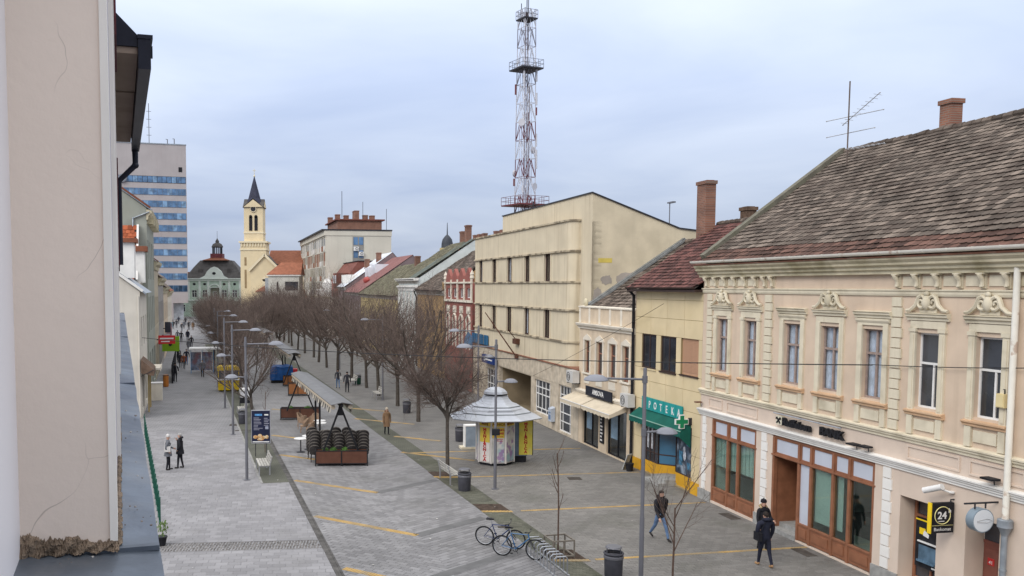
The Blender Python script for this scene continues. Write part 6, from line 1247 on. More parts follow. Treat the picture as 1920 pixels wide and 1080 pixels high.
# ------------------------------------------------------------------ left-hand row beyond it
M_lw = mat('white wash', (.58, .54, .47), .9, .06, .8, dirt=.3, dirtcol=(.42, .38, .33), dscale=.4, streak=.2)
M_gg = mat('grey green render', (.30, .31, .265), .92, .10, .8, dirt=.4, dirtcol=(.22, .22, .18), dscale=.4)
M_redtl = mat('bright red tile', (.36, .10, .045), .85, .15, 2, rnd=.35, bump=.2)
def row_house(name, label, x0, x1, eave, wallm, roofm, slope, ry=5, wins=None, cat='building', cornice=True, y0=0):
    t = thing(name, label, cat, FL.at(x0, y0), FL.rz); Wd = x1 - x0; rz_ = eave + slope * ry
    s = MB(); wl = []
    for z0, z1, n_, w_ in (wins or []):
        for i in range(n_): c = Wd * (i + .5) / n_; wl.append((c - w_ / 2, c + w_ / 2, z0, z1))
    holed_wall(s, 0, Wd, 0, eave, wl, 0, .2); s.add([(0, 0, 0), (0, 10, 0), (0, 10, eave), (0, ry, rz_), (0, 0, eave)], [(0, 1, 2, 3, 4)]); s.add([(Wd, 0, 0), (Wd, 0, eave), (Wd, ry, rz_), (Wd, 10, eave), (Wd, 10, 0)], [(0, 1, 2, 3, 4)]); s.build('wall', wallm, t)
    for a, b, c, d in wl: window(t, a, b, c, d, .12, [(.68, 2), (.32, 2)], M_white, M_glass, .08, .06)
    s = MB(); s.quad((-.12, -.4, eave - .1), (Wd, -.4, eave - .1), (Wd, ry, rz_ + .12), (-.12, ry, rz_ + .12)); s.quad((-.12, -.4, eave - .22), (-.12, -.4, eave - .1), (-.12, ry, rz_ + .12), (-.12, ry, rz_)); s.quad((-.12, ry, rz_ + .12), (Wd, ry, rz_ + .12), (Wd, 10.4, eave), (-.12, 10.4, eave)); s.build('roof', roofm, t)
    if cornice: MB().prof([(.02, eave - .9), (-.1, eave - .9), (-.15, eave - .6), (-.35, eave - .4), (-.42, eave - .15), (.02, eave - .12)], -.05, Wd).build('cornice', M_trim_dirty, t)
    return t
t = row_house('white_wall_house', 'white walled house with sloping gable edge at the left of the street', -5.8, 2.4, 8.3, M_lw, M_zinc, .75, 5, [(4.6, 6.6, 3, 1.1), (.4, 3.0, 2, 2.4)], cornice=False)
downpipe(t, [(-.06, .1, 8.0), (-.06, .1, .1)], M_lw, .06); MB().bar((-.1, -.2, 8.32), (-.1, 5.2, 12.3), .12, .16).build('verge', M_white_st, t)
s = MB(); s.box(3.0, 4.6, .5, 2.0, 9.2, 11.6); s.build('dormer', M_white_st, t); MB().box(2.8, 4.8, .3, 2.2, 11.6, 11.9).build('dormer_roof', M_orange, t)
t = row_house('grey_gable_house', 'tall grey green gable wall with bracketed cornice in the left row', 5.0, 17, 14.6, M_gg, M_zinc, .72, 5, [(9.2, 12.2, 4, 1.2), (5, 7.8, 4, 1.2), (.4, 3.4, 3, 2.8)])
downpipe(t, [(-.08, -.2, 14.3), (-.08, 1.0, 13.8), (-.08, 1.05, 9.5)], M_zinc, .07); MB().bar((-.1, -.3, 14.62), (-.1, 5.2, 18.5), .10, .14).build('verge', M_orange, t)
for k in range(9): MB().box(.2 + k * 1.35, .6 + k * 1.35, -.5, 0, 13.4, 14.2).build('bracket', M_trim_dirty, t)
t = thing('red_tile_roof', 'small bright red tiled hip roof tucked between two left side houses', 'roof', FL.at(2.4, 0), FL.rz)
s = MB(); s.box(0, 2.5, .4, 8, 0, 8.9); s.build('wall', M_lw, t); V = Vector((2.5, 0, 4.2)); s = MB(); s.quad((0, .7, 9.0), (2.5, .7, 13.2), (2.5, 8, 13.2), (0, 8, 9.0)); s.build('roof_boarding', M_underlay, t)
tile_roof(t, (0, 7.5, 9.02), (0, -1, 0), V, 6.8, V.length, .34, .30, M_redtl, 60); MB().bar((-.02, .65, 9.1), (2.5, .65, 13.3), .15, .15).build('verge', M_white_st, t)
s = MB(); s.box(.3, 1.6, .1, .9, 8.9, 11.2); s.build('parapet_block', M_white_st, t); MB().box(.1, 1.8, -.1, 1.1, 11.2, 11.6).build('block_cap', M_orange, t)
row_house('stucco_house', 'weathered stucco house with red roof box in the left row', 17, 26, 11.0, mat('worn stucco', (.44, .38, .28), .92, .12, 1, dirt=.5, dirtcol=(.25, .21, .16), streak=.3), M_manr, .7, 5, [(5, 7.6, 4, 1.1), (.4, 3.2, 3, 2.2)])
row_house('grey_house', 'grey rendered house in the middle of the left row', 26, 42, 9.6, mat('mid grey render', (.30, .28, .26), .92, .1, 1, dirt=.4, dirtcol=(.2, .18, .17)), M_tile, .7, 5, [(4.6, 7.0, 6, 1.1), (.4, 3.0, 4, 2.6)])
row_house('beige_house', 'beige house far down the left row', 42, 60, 8.6, M_am, M_tile, .7, 5, [(4.4, 6.6, 7, 1.1), (.4, 2.9, 5, 2.6)])
row_house('cream_house', 'last cream house of the left row before the tower', 60, 84, 8.0, M_amw, M_orange, .7, 5, [(4.2, 6.2, 8, 1.1), (.4, 2.8, 6, 2.6)])
# shop signs, awnings and stands on the left side
def lthing(name, label, cat, x, y, z=0, group=None): return thing(name, label, cat, FL.at(x, y, z), FL.rz, group)
def boxthing(name, label, cat, x, y, z, parts, frame=None, group=None):
    t = lthing(name, label, cat, x, y, z, group)
    for nm, b, m_ in parts: MB().box(*b).build(nm, m_, t)
    return t
M_sred = mat('sign red', (.55, .03, .035), .45, .06, 2); M_sgreen = mat('sign lime', (.20, .36, .02), .45, .06, 2)
t = lthing('red_sign', 'red projecting shop sign with white stripes on the left row', 'sign', 20, 0, 3.2); MB().box(-.08, .08, -1.7, -.15, 0, .8).build('board', M_sred, t); MB().box(-.1, -.08, -1.55, -.3, .45, .58).build('line_of_print', M_white, t); MB().box(-.1, -.08, -1.2, -.4, .18, .28).build('line_of_print', M_white, t); MB().box(-.03, .03, -.2, 0, .35, .45).build('arm', M_dark_metal, t)
t = lthing('green_sign', 'square lime green projecting sign beside the red one', 'sign', 25.5, 0, 2.1); MB().box(-.1, .1, -2.0, -.3, 0, 1.5).build('board', M_sgreen, t); s = MB(); s.tube([(-.13, -1.1, .7), (-.1, -1.1, .7)], .18, 10); s.build('emblem', M_black, t); MB().box(-.03, .03, -.4, 0, .7, .8).build('arm', M_dark_metal, t)
t = lthing('brown_awning', 'worn brown folding awning on the white walled house', 'awning', -6.2, 0, 2.8); s = MB(); s.quad((0, 0, 1.1), (3, 0, 1.1), (3, -.8, .4), (0, -.8, .4)); s.quad((0, -.8, .4), (3, -.8, .4), (3, -.8, .0), (0, -.8, .0)); s.add([(0, 0, 1.1), (0, -.8, .4), (0, -.8, .0), (0, 0, .2)], [(0, 1, 2, 3)]); s.build('cloth', mat('brown cloth', (.13, .085, .06), .9, .25, 3), t); s = MB(); s.bar((0, 0, 0), (0, -.8, .4), .04); s.bar((3, 0, 0), (3, -.8, .4), .04); s.build('arm', M_dark_metal, t)
t = lthing('white_canopy', 'flat white canopy over a left side shop door', 'canopy', -3, 0, 2.9); MB().box(0, 3, -1.1, 0, 0, .14).build('slab', M_amw, t); MB().box(0, 3, -1.13, -1.1, -.1, .18).build('fascia', M_amw, t); MB().box(.1, .2, -.35, -.25, -2.9, 0).build('post', mat('ochre post', (.45, .33, .15), .8, .1, 2), t); MB().box(2.6, 2.7, -.35, -.25, -2.9, 0).build('post', MATS['ochre post'], t)
for k, (x, y) in enumerate(((3.5, -.6), (12.5, -1.0))):
    t = lthing('orange_bin' if k else 'shop_stand', 'orange upright litter bin on the left pavement' if k else 'pale display stand by the left shop doors', 'bin' if k else 'stand', x, y); s = MB(); s.lathe([(.22, 0), (.25, .1), (.25, .95), (.2, 1.02)], 10) if k else s.box(-.3, .3, -.4, .4, 0, 1.3); s.build('body', mat('orange plastic', (.42, .15, .03), .6, .1, 2) if k else M_amw, t); MB().lathe([(.27, .95), (.27, 1.0)], 10).build('rim', M_dark_metal, t) if k else MB().box(-.35, .35, -.45, .45, 1.3, 1.36).build('top', M_white, t)
for x, lab in ((15, 'nearer of two dark glazed terrace screens on the left pavement'), (23, 'farther of two dark glazed terrace screens on the left pavement')):
    t = lthing('terrace_screen', lab, 'screen', x, -1.5); MB().box(0, 6.5, -.05, .05, .1, 1.5).build('panel', mat('smoked panel', (.07, .07, .075), .4, .2, 2), t)
    for q in (0, 2.1, 4.2, 6.4): MB().box(q, q + .1, -.08, .08, 0, 1.7).build('post', M_dark_metal, t)
rr = random.Random(9)
for k, (x, z) in enumerate(((34, 2.8), (39, 3.3), (45, 2.6), (50, 3.4))):
    t = lthing('shop_sign', ['small white round sign on a curled bracket, left row', 'dark vertical sign on the left row beyond the green sign', 'pinkish hanging banner sign far along the left row', 'pale blue sign farthest along the left row'][k], 'sign', x, 0, z)
    MB().box(-.07, .07, -.85, -.2, 0, (.6, 1.2, 1.5, .6)[k]).build('board', mat('sign %d' % k, [(.5, .5, .5), (.04, .04, .05), (.30, .20, .22), (.3, .42, .5)][k], .6, .2, 2), t); MB().box(-.03, .03, -.3, 0, .4, .5).build('arm', M_dark_metal, t)
# green railing along the foot of the near house, and a potted plant
t = thing('green_railing', 'dark green metal railing of upright bars at the foot of the near house', 'railing', FW.at(31.6, -1.2), FW.rz)
M_gr = mat('bottle green paint', (.012, .075, .05), .5, .15, 3); bar_ = MB().box(-.018, .018, -.018, .018, 0, 1.25).mesh('bar', M_gr)
for k in range(22): link('bar', bar_, t, loc=(k * 1.0, 0, 0))
for z in (.15, 1.1): MB().box(-.05, 21.6, -.012, .012, z, z + .03).build('rail', M_gr, t)
t = thing('potted_plant', 'small potted plant in a black pot at the railing end', 'plant', (-7.45, 29.0, 0)); MB().lathe([(.12, 0), (.17, .26), (.19, .27), (.19, .31)], 10).build('pot', M_black, t); s = MB()
for k in range(60): a = random.uniform(0, 6.3); r = random.uniform(.03, .22); z = random.uniform(.3, .75); s.add([(r * math.cos(a), r * math.sin(a), z), (r * math.cos(a) + .05, r * math.sin(a) + .03, z + .05), (r * math.cos(a) + .02, r * math.sin(a) + .07, z + .09)], [(0, 1, 2)])
s.build('leaves', mat('leaf green', (.06, .10, .02), .7, .3, 10), t, kind='stuff')
# ------------------------------------------------------------------ street furniture
M_saucer = mat('saucer grey', (0.19, 0.195, 0.22), 0.4, 0.06, 2, metal=0.2)
def lamp(label, x, y, side, h=6.4, group='street lamps'):
    t = thing('street_lamp', label, 'street lamp', (x, y, 0), 0, group)
    s = MB(); s.lathe([(.16, 0), (.16, .025), (.068, .03), (.066, 2.2), (.054, 2.25), (.05, h), (.045, h + .02)], 12); s.build('pole', M_grey_metal, t, smooth=True)
    for z, L, r, sg in ((h - .3, 1.15, .34, side), (4.62, .45, .30, -side)):
        s = MB(); s.tube([(0, 0, z), (sg * L, 0, z + .03)], .032, 8); s.lathe([(.075, z - .1), (.075, z + .1)], 12); s.build('arm', M_grey_metal, t, smooth=True)
        s = MB(); s.lathe([(.02, z + .14), (r * .5, z + .12), (r * .86, z + .05), (r, z - .01), (r * .96, z - .03), (r * .5, z - .02), (.02, z - .02)], 20, (sg * (L + r * .6), 0)); s.build('lamp_head', M_saucer, t, smooth=True)
    return t
lamp('tall grey lamp post nearest the camera in front of the pharmacy', 7.23, 24.26, -1)
lamp('grey lamp post standing just in front of the round kiosk', 4.75, 37.15, -1)
lamp('grey lamp post behind the kiosk near the passage', 5.4, 50.2, -1)
lamp('nearest lamp post of the left row, beside the navy menu board', -6.14, 38.91, 1)
lamp('second lamp post of the left row', -8.81, 50.91, 1); lamp('third lamp post of the left row, by the yellow stand', -11.3, 62.1, 1)
lamp('fourth lamp post of the left row behind the yellow stand', -14.2, 75, 1); lamp('farthest lamp post of the left row', -17.0, 88, 1)
lamp('lamp post between the right row trees past the brown coat walker', -.1, 66.5, -1); lamp('far lamp post between the right row trees', -4.6, 91, -1)
MB().box(-.16, .16, -.1, .1, 2.35, 2.62).build('loudspeaker', M_black, thing('pole_speaker', 'small black loudspeaker box clamped on the kiosk lamp post', 'speaker', (4.75, 37.05, 0)))

# benches and bins
M_slat = mat('pale wood slat', (0.36, 0.345, 0.315), 0.75, 0.18, 6, rnd=.12); M_bframe = mat('silver bench frame', (0.40, 0.40, 0.42), 0.4, 0.06, 2, metal=.5)
def make_bench(label, loc, rz):
    t = thing('bench', label, 'bench', loc, rz, 'benches along the street')
    for y in (.12, 1.68):
        s = MB()
        for a, b in (((-.24, 0), (-.24, .42)), ((.24, 0), (.24, .44)), ((-.26, .42), (.26, .42)), ((.24, .42), (.34, .86))): s.bar((a[0], y, a[1]), (b[0], y, b[1]), .05, .05)
        s.build('leg_frame', M_bframe, t)
    sl = MB().box(-.05, .05, 0, 1.8, 0, .035).mesh('slat', M_slat)
    sl2 = MB().box(-.038, .038, 0, 1.8, 0, .03).mesh('slat', M_slat)
    for k in range(4): link('slat', sl, t, loc=(-.20 + k * .125, 0, .445))
    for k in range(3): o = link('slat', sl2, t, loc=(.262 + k * .034, 0, .55 + k * .13)); o.rotation_euler = (0, R(-76), 0)
    return t
b0 = make_bench('bench below the navy menu board on the mossy strip', (-5.45, 39.75, 0), R(13))
dup(b0, (3.25, 39.2, 0), R(193), 'slatted bench under the round crowned tree beside a litter bin').location = (2.75, 39.55, 0)
for x, y, r, l in ((-9.35, 57.8, 13, 'bench beside the leaning tree on the left strip'), (-.3, 66.6, 13, 'nearest bench under the right row trees'), (-2.6, 75.9, 13, 'bench beside the green bin under the right row trees'), (-10.6, 66.3, 13, 'bench near the yellow stand on the left strip')): dup(b0, (x, y, 0), R(r), l)
bpy.context.view_layer.update()
M_bin = mat('dark bin', (0.055, 0.055, 0.065), 0.6, 0.15, 4)
def make_bin(label, loc, m_=None):
    t = thing('litter_bin', label, 'litter bin', loc, 0, 'litter bins'); s = MB(); s.lathe([(.24, 0), (.26, .04), (.28, .70), (.25, .70), (.23, .4)], 18); s.build('body', m_ or M_bin, t, smooth=True)
    MB().lathe([(.285, .58), (.295, .60), (.295, .66), (.285, .68)], 18).build('band', M_grey_metal, t); s = MB(); s.ring((0, 0, .74), (0, 0, 1), .27, .035, 20, 6); s.build('rim', M_bin, t, smooth=True); s = MB()
    s.tube([(-.2, 0, .70), (-.2, 0, .92)], .02, 5); s.tube([(.2, 0, .70), (.2, 0, .92)], .02, 5); s.lathe([(.25, .91), (.22, .95)], 14); s.build('hood', M_grey_metal, t); return t
n0 = make_bin('dark litter bin with hood beside the slatted bench', (3.42, 36.9, 0)); dup(n0, (4.26, 48.8, 0), 0, 'litter bin beside the grey cabinet left of the kiosk'); dup(n0, (1.56, 59.7, 0), 0, 'litter bin under the right row trees behind the brown coat walker'); dup(n0, (6.85, 25.75, 0), 0, 'litter bin at the bottom edge beside the nearest lamp post')
t = make_bin('green litter bin under the far right row trees', (-2.3, 77.2, 0), mat('green bin', (.02, .08, .05), .5, .1, 2)); dup(n0, (-8.9, 55.0, 0), 0, 'litter bin beside the leaning tree on the left strip')
# grey cabinet
t = thing('utility_cabinet', 'pale grey utility cabinet on a plinth left of the kiosk', 'cabinet', (4.62, 46.5, 0), R(8)); MB().box(-.55, .55, -.2, .4, 0, .12).build('plinth', M_trim, t); MB().box(-.30, .30, -.15, .3, .12, 1.22).build('body', mat('cabinet blue grey', (.26, .31, .37), .45, .12, 3), t); MB().box(-.33, .33, -.18, .33, 1.22, 1.28).build('roof', M_white, t); MB().box(-.34, -.30, -.16, .3, .12, 1.22).build('edge', M_white, t)

# ------------------------------------------------------------------ kiosk
M_roofm = mat('kiosk roof metal', (0.47, 0.49, 0.53), 0.45, 0.10, 1.5, metal=.25, dirt=.35, dirtcol=(.30, .31, .30), dscale=1.5); M_kw = mat('kiosk white', (0.62, 0.58, 0.54), 0.6, 0.06, 3, dirt=.3, dirtcol=(.4, .36, .33)); M_ky = mat('kiosk yellow', (0.62, 0.46, 0.07), 0.6, 0.1, 4, dirt=.3, dirtcol=(.55, .42, .2)); M_kr = mat('kiosk red print', (0.40, 0.03, 0.03), 0.6, 0.15, 3)
M_graf = mat('graffiti poster', (0.52, 0.50, 0.46), 0.6, 0.15, 3, dirt=.8, dirtcol=(.26, .14, .30), dscale=2.6, dlo=.52, dhi=.6, col2=(.30, .42, .44))
ks = thing('kiosk', 'round currency kiosk with bell shaped pale metal roof and yellow signs', 'kiosk', (5.45, 42.75, 0), R(4)); rk = .92
oct_ = lambda r, k: (r * math.cos(-PI / 2 + PI / 8 + k * PI / 4), r * math.sin(-PI / 2 + PI / 8 + k * PI / 4))
MB().lathe([(rk - .08, 0), (rk - .08, .14)], 8, a0=PI / 8).build('plinth', M_black, ks); MB().lathe([(rk, .14), (rk, 2.28)], 8, a0=PI / 8).build('body', M_kw, ks)
for k in range(8): x, y = oct_(rk + .012, k); MB().tube([(x, y, .13), (x, y, 2.27)], .045, 6).build('corner_post', M_kw, ks)
ap_ = (rk + .01) * math.cos(PI / 8); side = 2 * rk * math.sin(PI / 8)
def face(k, m_, z0, z1, w0, w1, name, off=.012, parent=None):      # panel on face k (0 = towards the camera, -1 = its left neighbour)
    a = -PI / 2 + k * PI / 4; n_ = Vector((math.cos(a), math.sin(a), 0)); u = Vector((-n_.y, n_.x, 0)); s = MB(); c = n_ * (ap_ + off)
    p = [c + u * w0 * side / 2, c + u * w1 * side / 2]; s.bar((*p[0][:2], (z0 + z1) / 2), (*p[1][:2], (z0 + z1) / 2), .014, z1 - z0); o = s.build(name, m_, parent or ks); M4 = Matrix(((u.x, 0, n_.x, c.x + n_.x * .012), (u.y, 0, n_.y, c.y + n_.y * .012), (0, 1, 0, 0), (0, 0, 0, 1))); return o, M4
def lay(M4, x, z): return Matrix.Translation((0, 0, z)) @ M4 @ Matrix.Translation((x, 0, 0))
for k in (-1, 0, 1):
    o, M4 = face(k, M_ky, 1.93, 2.17, -.97, .97, 'header'); s = MB(); text_into(s, ('MENJ', 'AČNICA', 'MENJAČ')[k + 1], .165, .004, lay(M4, 0, 1.985), bold=.004); s.build('lettering', mat('brown print', (.20, .07, .03), .6, .1, 2), ks)
for k in (-2, 1, 2): face(k, M_graf, .2, 1.9, -.9, .9, 'poster')
o, M4 = face(-1, M_kw, .18, 1.90, -.85, .85, 'sign_panel'); 
o2, M4 = face(-1, M_ky, 1.15, 1.88, -.8, .8, 'sign_top', .028)
o, M4 = face(-1, M_kw, .2, 1.14, -.8, .8, 'sign_foot', .028)
for i, c_ in enumerate('MENJAČNICA'): s = MB(); text_into(s, c_, .19, .005, lay(M4, 0, 1.70 - i * .163), bold=.010, sx=1.25); s.build('letter', M_kr, ks)
o, M4 = face(0, M_ky, 1.38, 1.88, -.88, .78, 'sign_panel', .02); o3, _ = face(0, M_graf, .2, 1.36, -.88, .78, 'poster', .02)
for i, (tx, sz, z) in enumerate((('MENJAČNICA', .125, 1.72), ('EXCHANGE', .125, 1.56))):
    s = MB(); text_into(s, tx, sz, .004, lay(M4, -.02, z), bold=.006, sx=.78); s.build('lettering', M_kr, ks)
for z in (1.44, 1.30, 1.22): s = MB(); s.box(0, 0, 0, 0, 0, 0); q, _ = face(0, M_kr, z, z + .022, -.7, .6, 'line_of_print', .032)
s = MB(); n_ = 24
prof = [(2.3, 2.16), (2.34, 2.20), (2.3, 2.22), (1.76, 2.44), (1.78, 2.47), (1.62, 2.56), (1.42, 2.66), (1.20, 2.74), (1.21, 2.78), (.98, 2.86), (.80, 2.97), (.68, 3.09), (.62, 3.20), (.63, 3.24), (.55, 3.26), (.55, 3.32), (.60, 3.33), (.56, 3.44), (.44, 3.55), (.25, 3.63), (.03, 3.66)]
s.lathe([(r_, z_ + .10) for r_, z_ in prof], 8, a0=PI / 8, cap=False); s.v = [(x, y * (.78 if z < 2.7 else .9), z) for x, y, z in s.v]; s.build('roof', M_roofm, ks); s = MB().lathe([(2.3, 2.255), (.8, 2.27)], 8, a0=PI / 8, cap=False); s.v = [(x, y * .78, z) for x, y, z in s.v]; s.build('soffit', M_white, ks); MB().lathe([(.57, 3.35), (.57, 3.43)], 8, a0=PI / 8).build('neck_band', M_dark_metal, ks)
for r_, z_ in ((1.775, 2.555), (1.215, 2.86)): s = MB().ring((0, 0, z_), (0, 0, 1), r_, .022, 8, 5); s.v = [(x * math.cos(PI / 8) - y * math.sin(PI / 8), (x * math.sin(PI / 8) + y * math.cos(PI / 8)) * (.78 if z < 2.7 else .9), z) for x, y, z in s.v]; s.build('roof_bead', mat('bead grey', (.24, .26, .27), .6, .1, 2), ks)
t = thing('kiosk_sign_box', 'narrow blue grey box with yellow vertical sign beside the kiosk', 'sign', (6.62, 43.05, 0), R(4)); MB().box(-.32, .42, -.2, .45, .32, 2.15).build('box', mat('annex blue grey', (.14, .18, .24), .5, .15, 3), t)
MB().box(.0, .66, -.24, -.20, .38, 2.12).build('sign_panel', mat('sign lemon', (.62, .52, .08), .55, .08, 2, dirt=.5, dirtcol=(.48, .50, .38), dscale=1.5), t); MB().box(.665, .70, -.24, -.1, .36, 2.14).build('edge', M_dark_metal, t); MB().box(-.28, .38, -.16, .4, 0, .32).build('foot', M_black, t)
for i, c_ in enumerate('MENJAČNICA'): text_front(MB(), c_, .33, -.243, 1.86 - i * .155, .18, .004, bold=.010, sx=1.2).build('letter', M_kr, t)

# ------------------------------------------------------------------ cafe awning stands, planters, stacked chairs
M_pb = mat('brown planter board', (0.105, 0.045, 0.029), 0.6, 0.10, 3, bump=.1); M_pbk = mat('black planter frame', (0.018, 0.018, 0.02), 0.5, 0.15, 3)
M_cover = mat('awning cover', (0.13, 0.13, 0.132), 0.6, 0.1, 2); M_fab = mat('rolled beige cloth', (0.42, 0.355, 0.27), 0.9, 0.08, 3)
def planter(label, loc, rz, w_=2.5, d=.62, h=.76, plant=True, m_=None):
    t = thing('planter', label, 'planter', loc, rz, 'brown cafe planters'); s = MB()
    for x in (-w_ / 2, 0, w_ / 2):
        for y in (.0, d): s.box(x - .025, x + .025, y - .025, y + .025, .0, h)
    for z in (.10, h - .04):
        for y in (0, d): s.box(-w_ / 2, w_ / 2, y - .022, y + .022, z, z + .04)
        for x in (-w_ / 2, w_ / 2): s.box(x - .022, x + .022, 0, d, z, z + .04)
    s.build('frame', M_pbk, t)
    for a, b in ((-w_ / 2 + .03, -.03), (.03, w_ / 2 - .03)):
        for y in (-.008, d - .008): MB().box(a, b, y, y + .016, .145, h - .045).build('board', m_ or M_pb, t)
    for x in (-w_ / 2, w_ / 2): MB().box(x - .008, x + .008, .03, d - .03, .145, h - .045).build('board', m_ or M_pb, t)
    MB().box(-w_ / 2 + .03, w_ / 2 - .03, .03, d - .03, h - .2, h - .10).build('soil', M_soil, t)
    if plant:
        s = MB(); rr = random.Random(int(loc[1] * 10))
        for q in range(3):
            cx = rr.uniform(-w_ * .35, w_ * .3)
            for k in range(70): v = Vector((rr.gauss(0, 1), rr.gauss(0, 1), abs(rr.gauss(0, 1)))).normalized() * rr.uniform(.06, .17); s.add([(cx + v.x, d / 2 + v.y, h - .08 + v.z), (cx + v.x + .04, d / 2 + v.y, h - .05 + v.z), (cx + v.x, d / 2 + v.y + .04, h - .03 + v.z)], [(0, 1, 2)])
        s.build('plants', mat('box green', (.05, .11, .02), .8, .3, 8), t, kind='stuff')
    return t
def awning_stand(label, p, q, z=3.05, legs=True):
    p = Vector((*p, 0)); q = Vector((*q, 0)); L = (q - p).length; rz = math.atan2(-(q - p).x, (q - p).y)
    t = thing('awning_stand', label, 'awning', p, rz, 'folded cafe awning stands'); s = MB(); s.profy([(-.55, z - .06), (0, z + .05), (.55, z - .06), (.55, z - .03), (0, z + .085), (-.55, z - .03)], -.3, L + .3); s.build('cover', M_cover, t); s = MB()
    s.box(-.06, .06, -.2, L + .2, z - .16, z - .02); s.build('beam', M_pbk, t)
    for sg in (-1, 1):
        s = MB(); s.tube([(sg * .42, -.15, z - .17), (sg * .42, L + .15, z - .17)], .11, 8); s.build('cloth_roll', M_fab, t, smooth=True)
        s = MB(); n = int(L / .3)
        for k in range(n):
            y0_ = k * L / n; dz = random.uniform(-.05, .05); s.mi(k % 2); s.add([(sg * .5, y0_, z - .20), (sg * .5, y0_ + L / n, z - .20), (sg * (.53 + dz), y0_ + L / n * .9, z - .46), (sg * (.53 + dz), y0_ + L / n * .45, z - .52 + dz), (sg * (.52), y0_, z - .40)], [(0, 1, 2, 3, 4)])
        s.build('valance', [mat('pale valance', (.36, .33, .28), .9, .1, 3), mat('dark valance', (.05, .045, .04), .9, .2, 3)], t, kind='stuff')
    if legs:
        for y in (.25, L - .25):
            for sg in (-1, 1): s = MB(); s.bar((sg * .88, y, .62), (sg * .06, y, z - .32), .085, .085); s.build('leg', M_pbk, t)
            s = MB(); s.profy([(-.16, z - .62), (.16, z - .62), (.06, z - .1), (-.06, z - .1)], y - .06, y + .06); s.build('apex_plate', M_pbk, t)
    for sg in (-.12, .12): s = MB(); s.box(sg - .05, sg + .05, L * .5 - .05, L * .5 + .05, 0, z - .1); s.build('post', M_pbk, t)
    return t
planter('brown planter in front of the stacked chairs', (-2.05, 41.95, 0), R(2)); planter('brown planter at the far end of the nearest awning stand', (-5.45, 56.65, 0), R(2)); awning_stand('nearest folded awning stand on A shaped legs over the stacked chairs', (-2.05, 42.0), (-5.45, 56.7))
planter('orange brown planter box behind the nearest awning stand', (-6.8, 69.1, 0), R(3), 1.5, .7, .98, False, mat('orange board', (.26, .105, .04), .6, .1, 3)); planter('small orange brown planter box beside the blue covered stall', (-8.3, 75.7, 0), R(3), .85, .6, .9, False, MATS['orange board'])
awning_stand('second awning stand beyond the blue covered stall', (-7.4, 72.5), (-11.0, 88.5), 3.1); awning_stand('third awning stand far down the street', (-13.3, 101), (-16.2, 114), 3.3)
t = thing('covered_stall', 'market stall wrapped in blue tarpaulin', 'stall', (-9.2, 78.8, 0), R(8)); s = MB(); s.box(-.95, .95, -.5, 1.6, 0, .5); s.build('table', M_pbk, t)
s = MB(); n = 7
g_ = [[(-1.0 + 2.0 * i / n, -.6 + 2.3 * j / n, 1.35 + .18 * math.sin(i * 1.3 + j) * .5 + .12 * (1 - abs(i - 3.5) / 3.5)) for i in range(n + 1)] for j in range(n + 1)]
for j in range(n):
    for i in range(n): s.quad(g_[j][i], g_[j][i + 1], g_[j + 1][i + 1], g_[j + 1][i])
for i in range(n): a, b = g_[0][i], g_[0][i + 1]; s.quad((a[0], a[1] - .08 * (i % 2), .25), (b[0], b[1] - .08 * ((i + 1) % 2), .25), b, a)
for j in range(n):
    for i, sg in ((0, -1), (n, 1)): a, b = g_[j][i], g_[j + 1][i]; s.quad((a[0] + sg * .06 * (j % 2), a[1], .25), (b[0] + sg * .06 * ((j + 1) % 2), b[1], .25), b, a)
s.build('tarpaulin', mat('blue tarp', (.015, .07, .22), .5, .2, 2, bump=.4, bscale=6), t); MB().box(1.0, 1.4, -.4, .4, .8, 1.2).build('red_bundle', M_sred, t)
M_wick = mat('black wicker', (0.032, 0.028, 0.027), 0.75, 0.3, 30, bump=.6, bscale=90); M_wickb = mat('tan wicker', (0.30, 0.205, 0.14), 0.8, 0.2, 20, bump=.5, bscale=80)
def make_chair(label, loc, rz, m_, group):
    t = thing('cafe_chair', label, 'chair', loc, rz, group); s = MB(); n = 12; arc = lambda k: .56 + .30 * max(0, math.cos(R(200) * (k / n - .5))) ** .8
    for z0, z1, r0, r1 in ((.40, .54, .22, .235), (.54, .84, .235, .25)):
        for k in range(n):
            a0, a1 = PI + R(200) * (k / n - .5) + PI / 2, PI + R(200) * ((k + 1) / n - .5) + PI / 2; d0, d1 = (1 - abs(k / n - .5) * .5), (1 - abs((k + 1) / n - .5) * .5)
            zz0 = z1 if z1 < .8 else arc(k); zz1 = z1 if z1 < .8 else arc(k + 1)
            for th in (0, .035): s.quad(((r0 + th) * math.cos(a0), (r0 + th) * math.sin(a0), z0), ((r0 + th) * math.cos(a1), (r0 + th) * math.sin(a1), z0), ((r1 + th) * math.cos(a1), (r1 + th) * math.sin(a1), zz1), ((r1 + th) * math.cos(a0), (r1 + th) * math.sin(a0), zz0))
    s.build('backrest', m_, t); s = MB(); pts = [((.265) * math.cos(PI * 1.5 + R(200) * (k / n - .5)), .265 * math.sin(PI * 1.5 + R(200) * (k / n - .5)), arc(k)) for k in range(n + 1)]; s.tube(pts, .026, 6); s.build('back_rim', mat('wicker rim', (.13, .115, .10), .6, .2, 10) if m_ is M_wick else m_, t)
    MB().lathe([(.20, .38), (.225, .40), (.225, .44), (.02, .45)], 12).build('seat', m_, t)
    for x, y in ((-.17, -.17), (.17, -.17), (-.17, .17), (.17, .17)): MB().tube([(x * .9, y * .9, .4), (x * 1.1, y * 1.1, 0)], .018, 5).build('leg', m_, t)
    return t
c0 = None; pos = ['far left', 'second', 'middle', 'fourth', 'right hand']
